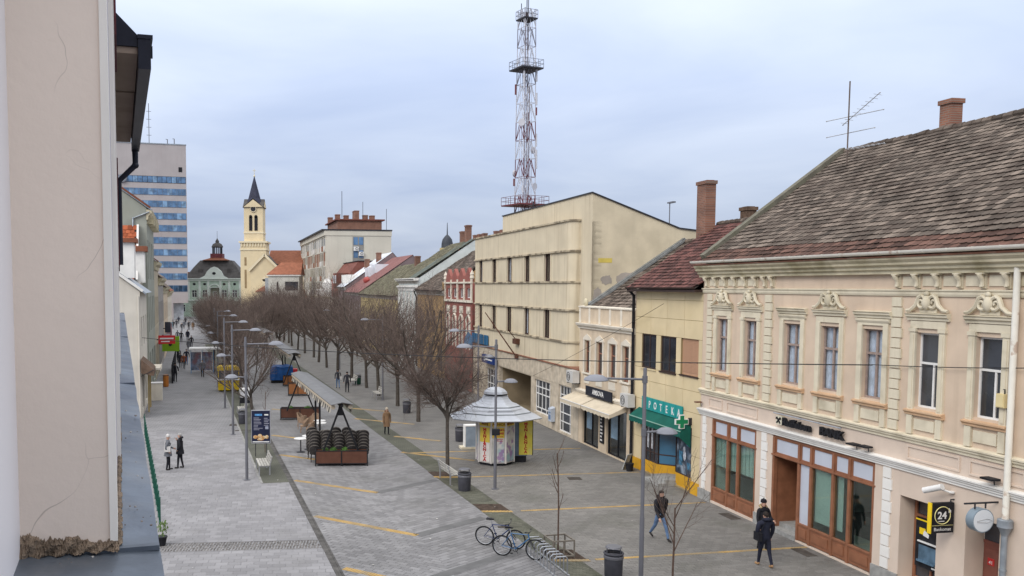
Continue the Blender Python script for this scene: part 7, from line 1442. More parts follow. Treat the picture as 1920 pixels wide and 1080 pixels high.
for r_ in range(2):
    for k in range(5):
        n_ = 6 - (1 if (k + r_) % 3 == 2 else 0)
        for i in range(n_):
            loc = (-3.42 + k * .60 + r_ * -.22 + random.uniform(-.02, .02), 43.0 + r_ * .85 + (.02 * i), i * .15); lab = '%s chair from the ground in the %s stack of the %s row' % (['lowest', 'second', 'third', 'fourth', 'fifth', 'topmost'][i] if i < n_ - 1 else 'topmost', pos[k], 'front' if r_ == 0 else 'back'); lab = lab.replace('lowest chair from the ground', 'lowest black chair').replace('topmost chair from the ground', 'topmost black chair').replace('chair from the ground', 'black chair from below')
            if c0 is None: c0 = make_chair(lab, loc, R(4), M_wick, 'stacked black wicker chairs')
            else: dup(c0, loc, R(4 + random.uniform(-5, 5)), lab)
t0_ = make_chair('tan wicker chair left of the white table group', (-4.95, 52.9, 0), R(40), M_wickb, 'tan wicker chairs')
for x, y, a, l in ((-4.35, 52.5, 160, 'tan wicker chair nearest the middle posts of the awning'), (-4.75, 51.6, 100, 'tan wicker chair in front of the long white table'), (-4.3, 50.6, 80, 'foremost tan wicker chair by the white table edge'), (-4.15, 53.6, 200, 'rearmost tan wicker chair behind the white table'), (-5.1, 53.9, 250, 'tan wicker chair set apart at the back left')): dup(t0_, (x, y, 0), R(a), l)
def table(label, loc, r_=.36, h=.74):
    t = thing('round_table', label, 'table', loc, 0, 'white cafe tables'); MB().lathe([(r_ - .02, h - .03), (r_, h - .015), (r_ - .01, h)], 20).build('table_top', M_white, t); MB().lathe([(.035, .03), (.03, h - .03)], 8).build('column', M_dark_metal, t); MB().lathe([(.24, 0), (.22, .03), (.05, .05)], 12).build('foot', M_dark_metal, t); return t
tb = table('round white table left of the stacked chairs', (-4.35, 45.5, 0)); dup(tb, (-4.0, 46.3, 0), 0, 'round white table just behind the foremost one'); dup(tb, (-3.8, 51.6, 0), 0, 'round white table among the tan wicker chairs'); dup(tb, (-3.7, 50.7, 0), 0, 'round white table nearest the middle awning posts')
# navy menu board
t = thing('menu_board', 'tall navy blue menu board with food photos on the mossy strip', 'sign', (-6.25, 44.3, 0), R(3)); M_navyb = mat('menu navy', (.016, .019, .045), .45, .15, 3)
MB().box(-.46, .46, -.05, .05, .72, 2.36).build('panel', M_navyb, t); 
for a, b, c, d in ((-.47, .47, 2.36, 2.39), (-.47, .47, .69, .72), (-.485, -.46, .69, 2.39), (.46, .485, .69, 2.39)): MB().box(a, b, -.055, .055, c, d).build('frame', M_bframe, t)
rr = random.Random(3)
MB().box(-.30, .06, -.054, -.05, 2.10, 2.20).build('heading', mat('menu blue print', (.10, .28, .55), .5, .3, 8), t); MB().box(.18, .38, -.054, -.05, 2.12, 2.19).build('heading', M_white, t)
for k in range(9): MB().box(-.36, -.36 + rr.uniform(.2, .5), -.053, -.05, 1.98 - k * .075, 2.005 - k * .075).build('line_of_print', mat('menu print', (.30, .30, .36), .6, .2, 3), t)
for k in range(5): MB().box(.16, .16 + rr.uniform(.15, .28), -.053, -.05, 1.96 - k * .09, 1.99 - k * .09).build('line_of_print', MATS['menu print'], t)
MB().box(.22, .38, -.054, -.05, 1.42, 1.56).build('picture', mat('menu pale', (.36, .38, .48), .6, .2, 5), t); MB().box(-.42, .42, -.054, -.05, .75, .80).build('heading', M_white, t)
for x, z, a, b in ((-.28, 1.02, .13, .10), (-.05, 1.04, .14, .15), (.14, 1.0, .12, .09), (.30, 1.02, .10, .11), (-.02, .90, .2, .07)): s = MB(); s.ball((x, -.045, z), (a, .012, b), 10, 8); s.build('picture', mat('food print', (.50, .26, .10), .6, .35, 14, col2=(.62, .50, .32)), t)
for x in (-.28, .28): MB().tube([(x, 0, 0), (x, 0, .72)], .022, 6).build('post', M_dark_metal, t)
# yellow stand, popcorn cart, poster shelter
t = thing('yellow_stand', 'bright yellow snack stand with glazed upper part', 'stall', (-12.75, 71.8, 0), R(6)); M_ys = mat('stand yellow', (.62, .42, .015), .5, .08, 2)
MB().box(-.85, .85, 0, 1.5, .12, .95).build('counter', M_ys, t); MB().box(-.95, .95, -.1, 1.6, .95, 1.02).build('worktop', M_white, t); MB().box(-.9, .9, -.1, 1.6, 1.75, 2.05).build('roof', M_ys, t); MB().box(-.78, .78, .1, 1.4, 1.02, 1.75).build('glazing', M_glass, t)
for x in (-.85, .8): 
    for y in (0, 1.45): MB().box(x, x + .06, y, y + .06, 1.02, 1.75).build('post', M_ys, t)
for x in (-.3, .28): MB().box(x, x + .03, -.008, 0, .14, .94).build('panel_joint', M_dark_metal, t)
t = thing('popcorn_cart', 'small white and black popcorn cart by the leaning tree', 'cart', (-9.9, 62.3, 0), R(8)); MB().box(-.35, .35, -.25, .25, .35, .75).build('body', M_black, t); MB().box(-.33, .33, -.23, .23, .75, 1.25).build('glass_case', mat('case white', (.5, .5, .52), .3, .3, 6), t); MB().box(-.38, .38, -.28, .28, 1.25, 1.40).build('roof', M_white, t)
for x in (-.36, .36): s = MB(); s.ring((x, 0, .3), (1, 0, 0), .26, .03, 18, 5); s.build('wheel', M_dark_metal, t)
t = thing('poster_shelter', 'glass shelter with poster panels and pale flat roof on the left', 'shelter', (-17.9, 87, 0), R(10)); MB().box(-1.4, 3.6, -.5, 1.8, 2.35, 2.5).build('roof', M_white, t)
for x in (-1.2, -.1): MB().box(x, x + .95, -.06, .06, .3, 2.1).build('poster', mat('poster mix %d' % int(x * 10), (.16, .19, .26), .5, .5, 3, col2=(.20, .10, .13)), t); MB().box(x - .05, x, -.08, .08, 0, 2.35).build('post', mat('shelter blue', (.06, .22, .42), .5, .1, 2), t)
MB().box(.92, 1.0, -.08, .08, 0, 2.35).build('post', MATS['shelter blue'], t); MB().box(3.3, 3.4, -.08, .08, 0, 2.35).build('post', M_dark_metal, t); MB().box(1.3, 3.2, .6, 1.2, .1, .9).build('seat_box', M_pbk, t)
# pharmacy pot and A-board
t = thing('a_board', 'small folding board and dark pot beside the pharmacy steps', 'sign', FB.at(-5.6, -.45), FB.rz); s = MB(); s.bar((-.1, -.2, 0), (.12, -.05, .75), .4, .03); s.build('board', mat('a board white', (.4, .42, .42), .6, .2, 5), t); MB().lathe([(.14, 0), (.2, .36), (.22, .37)], 12, (.35, -.15)).build('pot', M_black, t)
# ------------------------------------------------------------------ bicycles, rack, tree guard
M_tyre = mat('tyre', (.016, .016, .017), .85, .2, 10)
def bicycle(label, rear, front, col, lean=.0):
    rear = Vector((*rear, 0)); front = Vector((*front, 0)); L = (front - rear).length; rz = math.atan2((front - rear).y, (front - rear).x); t = thing('bicycle', label, 'bicycle', rear, rz, 'bicycles at the rack'); t.rotation_euler = (R(lean), 0, rz)
    Mf = mat('bike ' + label[:12], col, .35, .08, 3, spec=.6); r_ = .335; k = L / 1.04; A = Vector((0, 0, r_)); Bf = Vector((L, 0, r_)); bb = Vector((.43 * k, 0, .28)); st = Vector((.26 * k, 0, .76)); hd = Vector((.80 * k, 0, .80)); hb = Vector((.835 * k, 0, .66))
    for c in (A, Bf):
        s = MB(); s.ring(c, (0, 1, 0), r_ - .022, .024, 32, 6); wl_ = s.build('wheel', M_tyre, t, smooth=True); s = MB(); s.ring(c, (0, 1, 0), r_ - .05, .010, 28, 4); s.build('rim', M_steel, wl_)
        s = MB()
        for q in range(14): a = 2 * PI * q / 14; s.tube([c, c + Vector((math.cos(a), 0, math.sin(a))) * (r_ - .05)], .0022, 3)
        s.tube([c - Vector((0, .05, 0)), c + Vector((0, .05, 0))], .02, 6); s.build('spokes', M_steel, wl_, kind='stuff')
    s = MB()
    for p, q, r2 in ((st, hd - Vector((.02, 0, .03)), .017), (bb, hb, .02), (bb, st, .017), (hb, hd, .022)): s.tube([p, q], r2, 8)
    for y in (-.05, .05):
        o = Vector((0, y, 0)); s.tube([A + o, bb + o * .6], .010, 6); s.tube([A + o, st + o * .4 - Vector((0, 0, .04))], .009, 6)
    s.build('frame', Mf, t, smooth=True); s = MB()
    for y in (-.055, .055): s.tube([Bf + Vector((0, y, 0)), hb + Vector((.01, y, -.05)), hb], .014, 6)
    s.build('fork', M_dark_metal, t); s = MB(); s.tube([st, st + Vector((-.04, 0, .16))], .013, 6); s.build('seat_post', M_steel, t)
    s = MB(); c = st + Vector((-.05, 0, .18)); s.add([c + Vector(v) for v in ((-.14, -.075, .02), (-.14, .075, .02), (.0, .05, .025), (.14, .018, .01), (.14, -.018, .01), (.0, -.05, .025), (-.13, -.05, -.03), (-.13, .05, -.03), (.1, .0, -.03))], [(0, 5, 2, 1), (5, 4, 3, 2), (0, 1, 7, 6), (1, 2, 8, 7), (2, 3, 8), (3, 4, 8), (4, 5, 8), (5, 0, 6, 8), (6, 7, 8)]); s.build('saddle', M_black, t)
    s = MB(); h0 = hd + Vector((.06, 0, .07)); s.tube([hd, h0], .014, 6); s.tube([h0 + Vector((-.05, -.29, .03)), h0 + Vector((-.01, -.12, .0)), h0, h0 + Vector((-.01, .12, 0)), h0 + Vector((-.05, .29, .03))], .012, 6); s.build('handlebar', M_dark_metal, t)
    for y in (-.27, .27): MB().tube([h0 + Vector((-.05, y, .03)), h0 + Vector((-.07, y * 1.25, .035))], .019, 6).build('grip', M_black, t)
    s = MB(); s.ring(bb + Vector((0, -.05, 0)), (0, 1, 0), .08, .012, 18, 4); s.tube([bb + Vector((0, -.07, 0)), bb + Vector((.10, -.07, -.13))], .010, 5); s.tube([bb + Vector((0, .07, 0)), bb + Vector((-.10, .07, .13))], .010, 5); s.tube([A + Vector((0, -.05, .04)), bb + Vector((0, -.05, .08))], .006, 4); s.tube([A + Vector((0, -.05, -.04)), bb + Vector((0, -.05, -.08))], .006, 4); s.build('crankset', M_dark_metal, t)
    for sg in (-1, 1): c = bb + Vector((-sg * -.10 if sg < 0 else -.10, sg * .11, .13 if sg > 0 else -.13)); MB().box(c.x - .04, c.x + .04, c.y - .04, c.y + .04, c.z - .012, c.z + .012).build('pedal', M_black, t)
    return t
bicycle('rear dark blue bicycle with black saddle at the rack', (3.38, 29.0), (4.36, 28.55), (.012, .028, .10), 4); bicycle('front bright blue bicycle beside the steel rack', (3.80, 27.85), (4.80, 27.38), (.015, .10, .24), -4)
t = thing('bicycle_rack', 'galvanised bicycle rack of low steel hoops on the paving', 'bicycle rack', (4.62, 28.2, 0), R(12))
for k in range(9):
    y = -.2 - k * .27; s = MB(); s.tube([(.0, y, 0), (.0, y, .5), (.06, y, .56), (.36, y, .56), (.42, y, .5), (.42, y, 0)], .02, 8); s.build('hoop', M_steel, t, smooth=True)
for x in (.0, .42): MB().box(x - .03, x + .03, -2.5, -.1, .0, .03).build('rail', M_steel, t)
t = thing('tree_guard', 'square brown steel guard round the slim young tree', 'tree guard', (5.66, 27.92, 0), R(13)); M_tg = mat('brown grey steel', (.17, .15, .125), .6, .2, 4)
for z in (.06, .56): 
    for q in range(4): MB().bar(((-.36, -.36), (.36, -.36), (.36, .36), (-.36, .36))[q] + (z,), ((.36, -.36), (.36, .36), (-.36, .36), (-.36, -.36))[q] + (z,), .045, .045).build('rail', M_tg, t)
for x, y in ((-.36, -.36), (.36, -.36), (.36, .36), (-.36, .36), (0, -.36), (0, .36)): MB().box(x - .02, x + .02, y - .02, y + .02, .0, .56).build('upright', M_tg, t)
# ------------------------------------------------------------------ overhead cables
def cable(label, pts, sag, r_):
    p, q = Vector(pts[0]), Vector(pts[1]); s = MB(); n = 24; s.tube([p.lerp(q, i / n) - Vector((0, 0, sag * 4 * (i / n) * (1 - i / n))) for i in range(n + 1)], r_, 5, False)
    o = s.build('overhead_cable', mat('cable black', (.03, .03, .032), .7, .1, 2)); o['label'] = label; o['category'] = 'cable'; o['group'] = 'cables over the street'
wl = FL.at(-5.9, -.1, 5.3)
cable('thick black cable across the street from the left house to the bank', (wl, FB.at(9.9, -.1, 6.35)), .35, .018); cable('thin slanting wire from the pharmacy eave to the cream block', (FB.at(-3.0, -.2, 7.9), FB.at(-20, -.3, 3.0)), .1, .01)
cable('thin cable along the upper floors of the bank', (FB.at(9.9, -.12, 6.36), FB.at(15.2, -.12, 6.75)), .03, .012)
# ------------------------------------------------------------------ bare street trees
M_bark = mat('bark', (0.075, 0.064, 0.054), 0.95, 0.25, 8, bump=0.6, bscale=30); M_twig = mat('twigs', (0.118, 0.088, 0.075), 0.9, 0.2, 2, rnd=.3)
def grow(tr, cr_, rng, p, d, r, L, lvl, P):
    n = (4, 4, 3, 2, 2)[lvl]; pts = [p]; rs = [r]; q = p.copy(); dd = d.copy(); r1 = r * (.55 if lvl else .7)
    for i in range(n):
        dd = (dd + Vector((rng.uniform(-1, 1), rng.uniform(-1, 1), rng.uniform(-.6, 1))) * P['wob'][lvl] + Vector((0, 0, P['up'][lvl]))).normalized(); q = q + dd * L / n; pts.append(q.copy()); rs.append(r + (r1 - r) * (i + 1) / n)
    (tr if lvl < 2 else cr_).tube(pts, rs, (7, 5, 4, 3, 3)[lvl], lvl < 2)
    if lvl == P['max']: return
    k = P['num'][lvl]
    for i in range(k):
        t = (i + rng.uniform(.2, .9)) / k; t = P['t0'][lvl] + (1 - P['t0'][lvl]) * t; f = t * n; j = min(int(f), n - 1); base = pts[j].lerp(pts[j + 1], f - j); ax = (pts[j + 1] - pts[j]).normalized()
        a = rng.uniform(0, 2 * PI) if lvl else 2 * PI * i / k + rng.uniform(-.4, .4); ang = R(rng.uniform(*P['ang'][lvl])); u = ax.orthogonal().normalized(); v = ax.cross(u); nd = (ax * math.cos(ang) + (u * math.cos(a) + v * math.sin(a)) * math.sin(ang)).normalized()
        grow(tr, cr_, rng, base, nd, max(.004, rs[j] * P['rr'][lvl]), L * rng.uniform(*P['len'][lvl]) if lvl else P['limb'] * rng.uniform(.8, 1.1), lvl + 1, P)
VASE = dict(max=4, num=(9, 8, 6, 4), t0=(.62, .15, .12, .1), ang=((28, 64), (22, 50), (25, 55), (25, 60)), rr=(.56, .5, .5, .6), len=(None, (.42, .62), (.40, .62), (.40, .70)), limb=4.1, wob=(.05, .10, .16, .22, .25), up=(.0, .09, .09, .06, .02))
ROUND = dict(VASE, num=(10, 10, 9, 7), ang=((30, 68), (25, 58), (30, 65), (30, 70)), limb=2.35, up=(0, .10, .07, .02, -.02), len=(None, (.38, .6), (.40, .62), (.40, .75)))
def tree_meshes(seed, P, th, r, twig_r=1.0):
    rng = random.Random(seed); a, b = MB(), MB(); b.rn = []; grow(a, b, rng, Vector((0, 0, 0)), Vector((rng.uniform(-.04, .04), rng.uniform(-.04, .04), 1)), r, th, 0, P); return smoothed(a.mesh('trunk', M_bark)), b.mesh('crown', M_twig)
TV = [tree_meshes(s_, VASE, 2.6, .135) for s_ in (1, 2, 3, 4)] + [tree_meshes(21, ROUND, 3.5, .10)]
def tree(name, label, x, y, v, sc=1.0, rz=0.0, lean=0.0, group='bare street trees'):
    t = thing(name, label, 'tree', (x, y, 0), rz, group); t.scale = (sc, sc, sc); t.rotation_euler = (0, R(lean), rz); link('trunk', TV[v][0], t); link('crown', TV[v][1], t); return t
tree('bare_tree', 'round crowned bare tree beside the kiosk and slatted bench', 3.0, 40.9, 4, 1.0, .6)
right = [(2.12, 55.9), (.89, 63.2), (-.42, 69.1), (-1.73, 74.5), (-3.05, 80.9), (-4.44, 86.8)]; ordn = ['first', 'second', 'third', 'fourth', 'fifth', 'sixth', 'seventh', 'eighth', 'ninth', 'tenth', 'eleventh', 'twelfth', 'thirteenth', 'fourteenth', 'fifteenth', 'sixteenth', 'seventeenth', 'eighteenth', 'nineteenth', 'twentieth']
y = 93.0
while len(right) < 19: right.append((-4.44 - .222 * (y - 86.8), y)); y += 6.6
for i, (x, y) in enumerate(right): tree('bare_tree', '%s bare tree of the right row counted from the kiosk tree' % ordn[i], x + random.uniform(-.3, .3), y, i % 4, random.uniform(1.02, 1.2), random.uniform(0, 6))
left = [(-11.6, 71.0), (-13.4, 77.0)]; y = 84.0
while len(left) < 19: left.append((-14.2 - .215 * (y - 81), y)); y += 6.8
for i, (x, y) in enumerate(left): tree('bare_tree', '%s upright bare tree of the left row, counted away from the leaning tree' % ordn[i], x + random.uniform(-.3, .3), y, (i + 1) % 4, random.uniform(.9, 1.02) if i < 4 else random.uniform(.8, .95), random.uniform(0, 6))
tree('bare_tree', 'leaning bare tree on the left mossy strip', -8.45, 56, 1, .78, 2.0, 7)
for i in range(9): tree('bare_tree', '%s bare tree of the middle clump far down the street' % ordn[i], -13.0 - i * 1.6 + random.uniform(-1, 1), 116 + i * 9.5, i % 4, random.uniform(.85, 1.0), random.uniform(0, 6))
for i in range(8): tree('bare_tree', '%s bare tree of the clump between the lamp posts and the church' % ordn[i], (500 - i * 12 - 720) / 1650 * (112 + i * 11), 112 + i * 11, (i + 1) % 4, random.uniform(.85, 1.0), random.uniform(0, 6))
rng_ = random.Random(77)
for i in range(3): y = 78 + i * 30; tree('bare_tree', '%s bare tree close to the right house fronts' % ordn[i], 12.96 - .1632 * (y - 35.73) - 3.2 - .03 * (y - 66), y, (i + 2) % 4, rng_.uniform(.9, 1.08), rng_.uniform(0, 6))
# young trees
SAP = dict(max=2, num=(7, 3), t0=(.35, .2), ang=((15, 35), (25, 45)), rr=(.5, .5), len=(None, (.4, .6)), limb=.7, wob=(.025, .08, .12), up=(0, .12, .1))
SAP2 = dict(max=3, num=(6, 5, 3), t0=(.38, .2, .2), ang=((28, 50), (20, 45), (25, 50)), rr=(.6, .5, .5), len=(None, (.4, .6), (.4, .6)), limb=1.7, wob=(.02, .06, .1, .15), up=(0, .06, .05, .02))
def sapling(label, x, y, P, h, r, seed):
    rng = random.Random(seed); a, b = MB(), MB(); grow(a, b, rng, Vector((0, 0, 0)), Vector((.01, 0, 1)), r, h, 0, P); t = thing('young_tree', label, 'tree', (x, y, 0)); a.build('trunk', mat('young bark', (.10, .065, .05), .8, .2, 6), t); b.build('crown', M_twig, t)
sapling('slim young tree inside the square steel guard', 5.64, 28.0, SAP, 3.3, .03, 3); sapling('young tree with forked branches at the bottom edge before the walking man', 8.35, 24.95, SAP2, 2.3, .032, 5); sapling('thin young tree behind the navy menu board', -6.2, 45.4, dict(SAP, limb=.5), 3.2, .022, 8)
# ------------------------------------------------------------------ people
M_skin = mat('skin', (0.50, 0.30, 0.22), 0.6, 0.05, 4); M_hair_d = mat('dark hair', (0.022, 0.016, 0.013), 0.7, 0.3, 20); M_hair_g = mat('grey hair', (0.30, 0.29, 0.28), 0.7, 0.2, 20)
def cloth(name, col): return mat('cloth ' + name, col, 0.85, 0.18, 6, bump=.3, bscale=25)
C_black = cloth('black', (.016, .016, .020)); C_navy = cloth('navy', (.018, .020, .034)); C_denim = cloth('denim', (.10, .16, .27)); C_dk = cloth('charcoal', (.035, .035, .042)); C_brown = cloth('camel brown', (.19, .115, .065)); C_grey = cloth('grey', (.13, .135, .15)); C_white = cloth('white', (.52, .50, .48)); C_shoe = mat('shoe', (.02, .017, .016), .5, .2, 8); C_tan = mat('tan shoe', (.34, .20, .10), .6, .2, 8)
def body_mesh(stride=0.0, arms=('hang', 'hang'), jacket=None, trousers=None, shoes=None, bulk=1.0, fingers=True, gloves=None, lean=0.0, turn=0.0, lod=2):
    V = []; Rr = []; E = []; Bm = []
    def v(p, r): V.append(Vector(p)); Rr.append(r if isinstance(r, tuple) else (r, r)); return len(V) - 1
    def e(a, b, m): E.append((a, b)); Bm.append((a, b, m))
    fwd = -1.0
    pel = v((0, 0, .93), (.155 * bulk, .115 * bulk)); wai = v((0, lean * .3 * fwd, 1.08), (.15 * bulk, .11 * bulk)); che = v((0, lean * .7 * fwd, 1.30), (.175 * bulk, .125 * bulk)); sh = v((0, lean * fwd, 1.42), (.13 * bulk, .095)); nk = v((0, lean * 1.1 * fwd, 1.50), .058); hd0 = v((0, (lean * 1.2 + .015) * fwd, 1.575), (.072, .085)); hd1 = v((0, (lean * 1.2 + .015) * fwd, 1.66), (.075, .09)); hd2 = v((0, (lean * 1.2 + .005) * fwd, 1.72), (.045, .05))
    e(pel, wai, 0); e(wai, che, 0); e(che, sh, 0); e(sh, nk, 0); e(nk, hd0, 3); e(hd0, hd1, 3); e(hd1, hd2, 3)
    for sg in (-1, 1):
        st = stride * sg; hp = v((sg * .095, 0, .86), .098); kx = sg * .10; a = st * .55
        kb = max(0, -a) * .6 + .04                      # the trailing leg bends at the knee
        kn = v((kx, fwd * math.sin(a) * .42 + fwd * .02, .88 - math.cos(a) * .42), .062); a2 = a - kb
        kz = V[kn].z - math.cos(a2) * .39; an = v((kx * 1.0, V[kn].y + fwd * math.sin(a2) * .39, kz), .045)
        lift = max(0, -a2) * .45; tip = -.035 - lift * .12
        hl = v((kx, V[an].y - fwd * .035, max(.035, kz - .045)), .04); to = v((kx * 1.15, V[an].y + fwd * .17, max(.03, kz - .05 + tip)), (.042, .028))
        e(pel, hp, 1); e(hp, kn, 1); e(kn, an, 1); e(an, hl, 2); e(hl, to, 2)
        ar = arms[0 if sg < 0 else 1]; S = Vector((sg * .195 * bulk, lean * fwd, 1.395)); s0 = v(S, .075 * bulk)
        if ar == 'hang': el, wr = S + Vector((sg * .06, fwd * -st * .16, -.28)), S + Vector((sg * .075, fwd * (-st * .38 + .05), -.54))
        elif ar == 'pocket': el, wr = S + Vector((sg * .12, .10, -.26)), S + Vector((sg * .02, -.06, -.46))
        elif ar == 'fold': el, wr = S + Vector((sg * .07, .02, -.27)), S + Vector((-sg * .10, -.24, -.26))
        elif ar == 'phone': el, wr = S + Vector((sg * .10, -.10, -.25)), S + Vector((-sg * .04, -.20, -.02))
        else: el, wr = S + Vector((sg * .07, -.05, -.28)), S + Vector((sg * .02, -.26, -.36))
        ei = v(el, .056 * bulk); wi = v(wr, .040); dr_ = (wr - el).normalized(); pm = v(wr + dr_ * .075, (.040, .026))
        e(che if False else sh, s0, 0); e(s0, ei, 0); e(ei, wi, 0); e(wi, pm, 4)
        V_h = (wr + dr_ * .075, dr_, sg)
        if fingers: body_mesh.hands.append(V_h)
    me = bpy.data.meshes.new('body'); me.from_pydata([tuple(p) for p in V], E, [])
    o = bpy.data.objects.new('body_tmp', me); COL.objects.link(o); md = o.modifiers.new('s', 'SKIN'); md.use_smooth_shade = True; md.branch_smoothing = .4
    if not me.skin_vertices:
        bm = bmesh.new(); bm.from_mesh(me); bm.verts.layers.skin.verify(); bm.to_mesh(me); bm.free()
    for i, d in enumerate(me.skin_vertices[0].data): d.radius = Rr[i]; d.use_root = (i == pel)
    sb = o.modifiers.new('d', 'SUBSURF'); sb.levels = lod; sb.render_levels = lod
    dg = bpy.context.evaluated_depsgraph_get(); ev = o.evaluated_get(dg); out = bpy.data.meshes.new_from_object(ev); bpy.data.objects.remove(o); bpy.data.meshes.remove(me)
    out.materials.clear()
    for m_ in (jacket, trousers, shoes or C_shoe, M_skin, gloves or M_skin): out.materials.append(m_)
    for p in out.polygons:
        c = Vector(p.center); best = 9e9; mi = 0
        for a, b, m_ in Bm:
            A, B_ = V[a], V[b]; ab = B_ - A; t = max(0, min(1, (c - A).dot(ab) / ab.length_squared)); d = (c - A - ab * t).length - (max(Rr[a]) * (1 - t) + max(Rr[b]) * t)
            if d < best: best = d; mi = m_
        if mi == 0 and c.z < .95 and abs(c.x) < .2: mi = 0
        p.material_index = mi; p.use_smooth = True
    return out
body_mesh.hands = []
def person(label, loc, heading, H, jacket, trousers, shoes=None, stride=0.0, arms=('hang', 'hang'), hair=None, coat=None, hat=None, bag=None, hood=None, bulk=1.0, group=None, face=True, lean=0.0, gloves=None, fluff=None, lod=2):
    t = thing('person', label, 'person', loc, R(heading), group); sc = H / 1.765; t.scale = (sc,) * 3; body_mesh.hands = []
    me = body_mesh(stride, arms, jacket, trousers, shoes, bulk, face, gloves, lean, lod=lod); hands = list(body_mesh.hands); ly = -(lean * 1.2 + .015)
    fg = MB(); fg.cur = 4
    for p, d, sg in hands:
        u = Vector((0, 1, 0)) if abs(d.y) < .8 else Vector((0, 0, 1)); u = (u - d * u.dot(d)).normalized(); w_ = d.cross(u)
        for k, L in enumerate((.060, .070, .066, .052)): b = p + u * (.027 - .018 * k) - d * .005; fg.tube([b, b + d * L * .55, b + d * L * .9 + w_ * .02 * -sg], [.0095, .009, .007], 5)
        b = p + u * .03 - d * .045; fg.tube([b, b + u * .03 + d * .025, b + u * .035 + d * .055], [.011, .010, .008], 5)
    if face: fg.cur = 3; fg.ball((0, ly - .103, 1.605), (.013, .020, .020), 6, 5)
    if fg.v:
        bm = bmesh.new(); bm.from_mesh(me); off = len(bm.verts); vs = [bm.verts.new(q) for q in fg.v]
        for f, m_ in zip(fg.f, fg.m):
            nf = bm.faces.new([vs[i] for i in f]); nf.material_index = m_; nf.smooth = True
        bm.to_mesh(me); bm.free()
    link('body', me, t)
    if face:
        s = MB()
        for x in (-.032, .032): s.ball((x, ly - .088, 1.635), (.012, .008, .007), 6, 4)
        s.box(-.022, .022, ly - .095, ly - .083, 1.563, 1.569); s.build('eyes_and_mouth', mat('face dark', (.06, .025, .02), .5, .1, 5), t, kind='stuff')
        for x in (-.082, .082): MB().ball((x, ly + .01, 1.62), (.012, .022, .03), 6, 5).build('ear', M_skin, t)
    if hair:
        s = MB(); n = 12
        for i in range(5):
            for k in range(n):
                a0, a1 = 2 * PI * k / n, 2 * PI * (k + 1) / n; q = []
                for a, j in ((a0, i), (a1, i), (a1, i + 1), (a0, i + 1)):
                    dn = .95 + .55 * (math.sin(a) * .5 + .5); ph = dn * j / 5 * 1.25; q.append((.092 * math.sin(ph) * math.cos(a), ly + .012 + .108 * math.sin(ph) * math.sin(a), 1.645 + .115 * math.cos(ph)))
                s.add(q, [(0, 1, 2, 3)])
        s.build('hair', hair, t, smooth='all')
    if hat: s = MB(); s.lathe([(.098, 1.655), (.105, 1.67), (.10, 1.72), (.075, 1.765), (.02, 1.785)], 14, (0, ly + .012)); s.ball((0, ly + .012, 1.795), .022, 6, 5); s.build('hat', hat, t, smooth=True)
    if hood: s = MB(); s.tube([(-.11, ly + .03, 1.50), (-.10, ly + .10, 1.53), (0, ly + .14, 1.54), (.10, ly + .10, 1.53), (.11, ly + .03, 1.50)], [.04, .055, .06, .055, .04], 8); s.build('hood', hood, t, smooth=True)
    if fluff: s = MB(); s.tube([(-.12, ly - .03, 1.47), (-.12, ly + .06, 1.53), (0, ly + .12, 1.55), (.12, ly + .06, 1.53), (.12, ly - .03, 1.47)], [.035, .045, .045, .045, .035], 7); s.build('fur_collar', fluff, t, smooth=True)
    if coat:
        m_, z0 = coat; s = MB(); n = 16; rows = [(1.34, .20, .145), (1.12, .185, .14), (.96, .20, .16), (z0 + .15, .215, .185), (z0, .225, .20)]
        vs = [(rx * bulk * math.cos(2 * PI * k / n), ry * bulk * math.sin(2 * PI * k / n) - lean * .5, z) for z, rx, ry in rows for k in range(n)]
        s.add(vs, [(i * n + k, i * n + (k + 1) % n, (i + 1) * n + (k + 1) % n, (i + 1) * n + k) for i in range(len(rows) - 1) for k in range(n)]); s.build('coat', m_, t, smooth='all')
    if bag:
        m_, side, z = bag; s = MB(); s.box(side * .26 - .06, side * .26 + .06, -.14, .16, z, z + .26); s.build('bag', m_, t); s = MB(); s.tube([(side * .26, .12, z + .26), (side * .1, .13, 1.44), (side * -.05, .0, 1.46), (side * .15, -.15, 1.2), (side * .26, -.10, z + .26)], .012, 5); s.build('strap', m_, t)
    return t
person('man in black leather jacket and blue jeans striding past the young tree', (9.45, 29.62, 0), 18, 1.74, C_black, C_denim, C_shoe, .75, ('hang', 'hang'), M_hair_d, bulk=1.12, hood=C_black, lean=.03)
person('man seen from behind in navy hooded jacket and dark trousers', (11.80, 26.75, 0), 188, 1.74, C_navy, C_navy, C_tan, .42, ('hang', 'fold'), M_hair_d, bulk=1.16, hood=C_navy, bag=(C_black, 1, .86))
person('woman in black coat and black knit hat facing the man at the bank', (12.50, 28.55, 0), 20, 1.68, C_black, C_black, C_shoe, .15, ('hang', 'hold'), None, (C_black, .62), C_black, fluff=cloth('fur', (.36, .27, .15)))
person('elderly walker in a camel brown coat and pale hat crossing the middle paving', (.16, 51.1, 0), 12, 1.56, C_brown, C_black, C_shoe, .25, ('hang', 'hang'), None, (C_brown, .52), cloth('pale knit', (.42, .36, .28)), hood=C_brown, gloves=C_brown)
person('woman in grey coat with white hat and pale shoulder bag, left of the talking pair', (-10.2, 41.1, 0), 100, 1.68, C_grey, C_black, C_shoe, .12, ('pocket', 'hold'), None, (C_grey, .70), C_white, (C_white, -1, .95))
person('person in long black padded coat, right of the talking pair', (-9.72, 41.5, 0), 265, 1.70, C_black, C_black, C_shoe, .2, ('phone', 'pocket'), M_hair_g, (C_black, .72), hood=C_black)
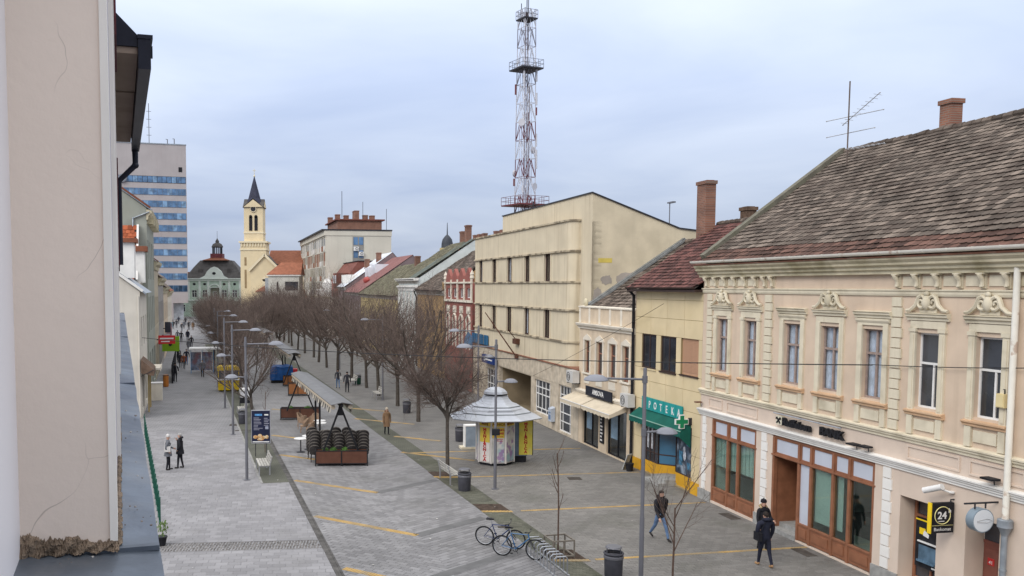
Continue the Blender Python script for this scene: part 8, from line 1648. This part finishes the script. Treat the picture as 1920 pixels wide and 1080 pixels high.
person('left one of two walkers going away under the right row trees, in blue trousers', (-3.9, 74.1, 0), 190, 1.66, C_dk, C_denim, C_shoe, .35, hair=M_hair_d, bag=(C_white, -1, .8), face=False, lod=1)
person('right one of two walkers going away under the right row trees, all in black', (-3.0, 71.3, 0), 188, 1.72, C_dk, C_black, C_shoe, .3, hair=M_hair_d, face=False, lod=1, bulk=1.1)
person('lone figure in black walking away nearest on the left pavement', (-18.85, 79.1, 0), 190, 1.74, C_black, C_black, C_shoe, .35, hair=M_hair_d, bag=(C_white, -1, .7), face=False, lod=1, bulk=1.1)
crowd = [((345, 692), 'walker in rust orange jacket in the nearest group on the far left pavement', cloth('rust', (.26, .09, .05)), C_dk), ((338, 690), 'dark dressed walker left of the rust jacket', C_dk, C_black), ((334, 680), 'walker in black just behind the rust jacket group', C_black, C_black), ((350, 684), 'walker in dark navy right of the rust jacket', C_navy, C_denim),
         ((332, 658), 'left walker of the second group, in charcoal', C_dk, C_black), ((354, 659), 'walker in grey at the right of the second group', C_grey, C_black), ((359, 652), 'walker in black beside the tree edge in the second group', C_black, C_navy), ((340, 642), 'single far walker in black in the middle of the pavement', C_black, C_black), ((333, 640), 'far walker in grey by the left shops', C_grey, C_dk), ((352, 639), 'far walker in navy right of the single one', C_navy, C_black),
         ((325, 617), 'leftmost figure of the farthest crowd', C_black, C_black), ((331, 615), 'second figure from the left of the farthest crowd', C_dk, C_black), ((341, 622), 'nearest figure of the farthest crowd, pale collar', C_black, C_grey), ((345, 616), 'figure in grey inside the farthest crowd', C_grey, C_black), ((348, 610), 'rearmost figure of the farthest crowd', C_black, C_navy), ((354, 619), 'rightmost black figure of the farthest crowd', C_black, C_black), ((335, 607), 'figure in navy at the back of the farthest crowd', C_navy, C_black), ((362, 619), 'figure in tan coat at the right edge of the farthest crowd', C_brown, C_brown), ((380, 707), 'person in grey standing beside the poster shelter', C_grey, C_black)]
proto = {}
for i, ((u, v_), lab, j, tr_) in enumerate(crowd):
    # feet on the ground where the sight line meets it
    yc = -(v_ - 650) / 1650; pt = math.atan(115 / 1650); dz = yc * math.cos(pt) - math.sin(pt); dy = yc * math.sin(pt) + math.cos(pt); k = -CAMZ / dz
    X_, Y_ = (u - 720) / 1650 * k, dy * k
    person(lab, (round(X_, 2), round(Y_, 2), 0), 190 if i % 3 else 8, random.uniform(1.64, 1.82), j, tr_, C_shoe, random.choice((.2, .35, .45)), hair=M_hair_d, face=False, lod=1, coat=(j, .62) if i % 4 == 1 else None, group='pedestrians on the far left pavement', bulk=1.12)
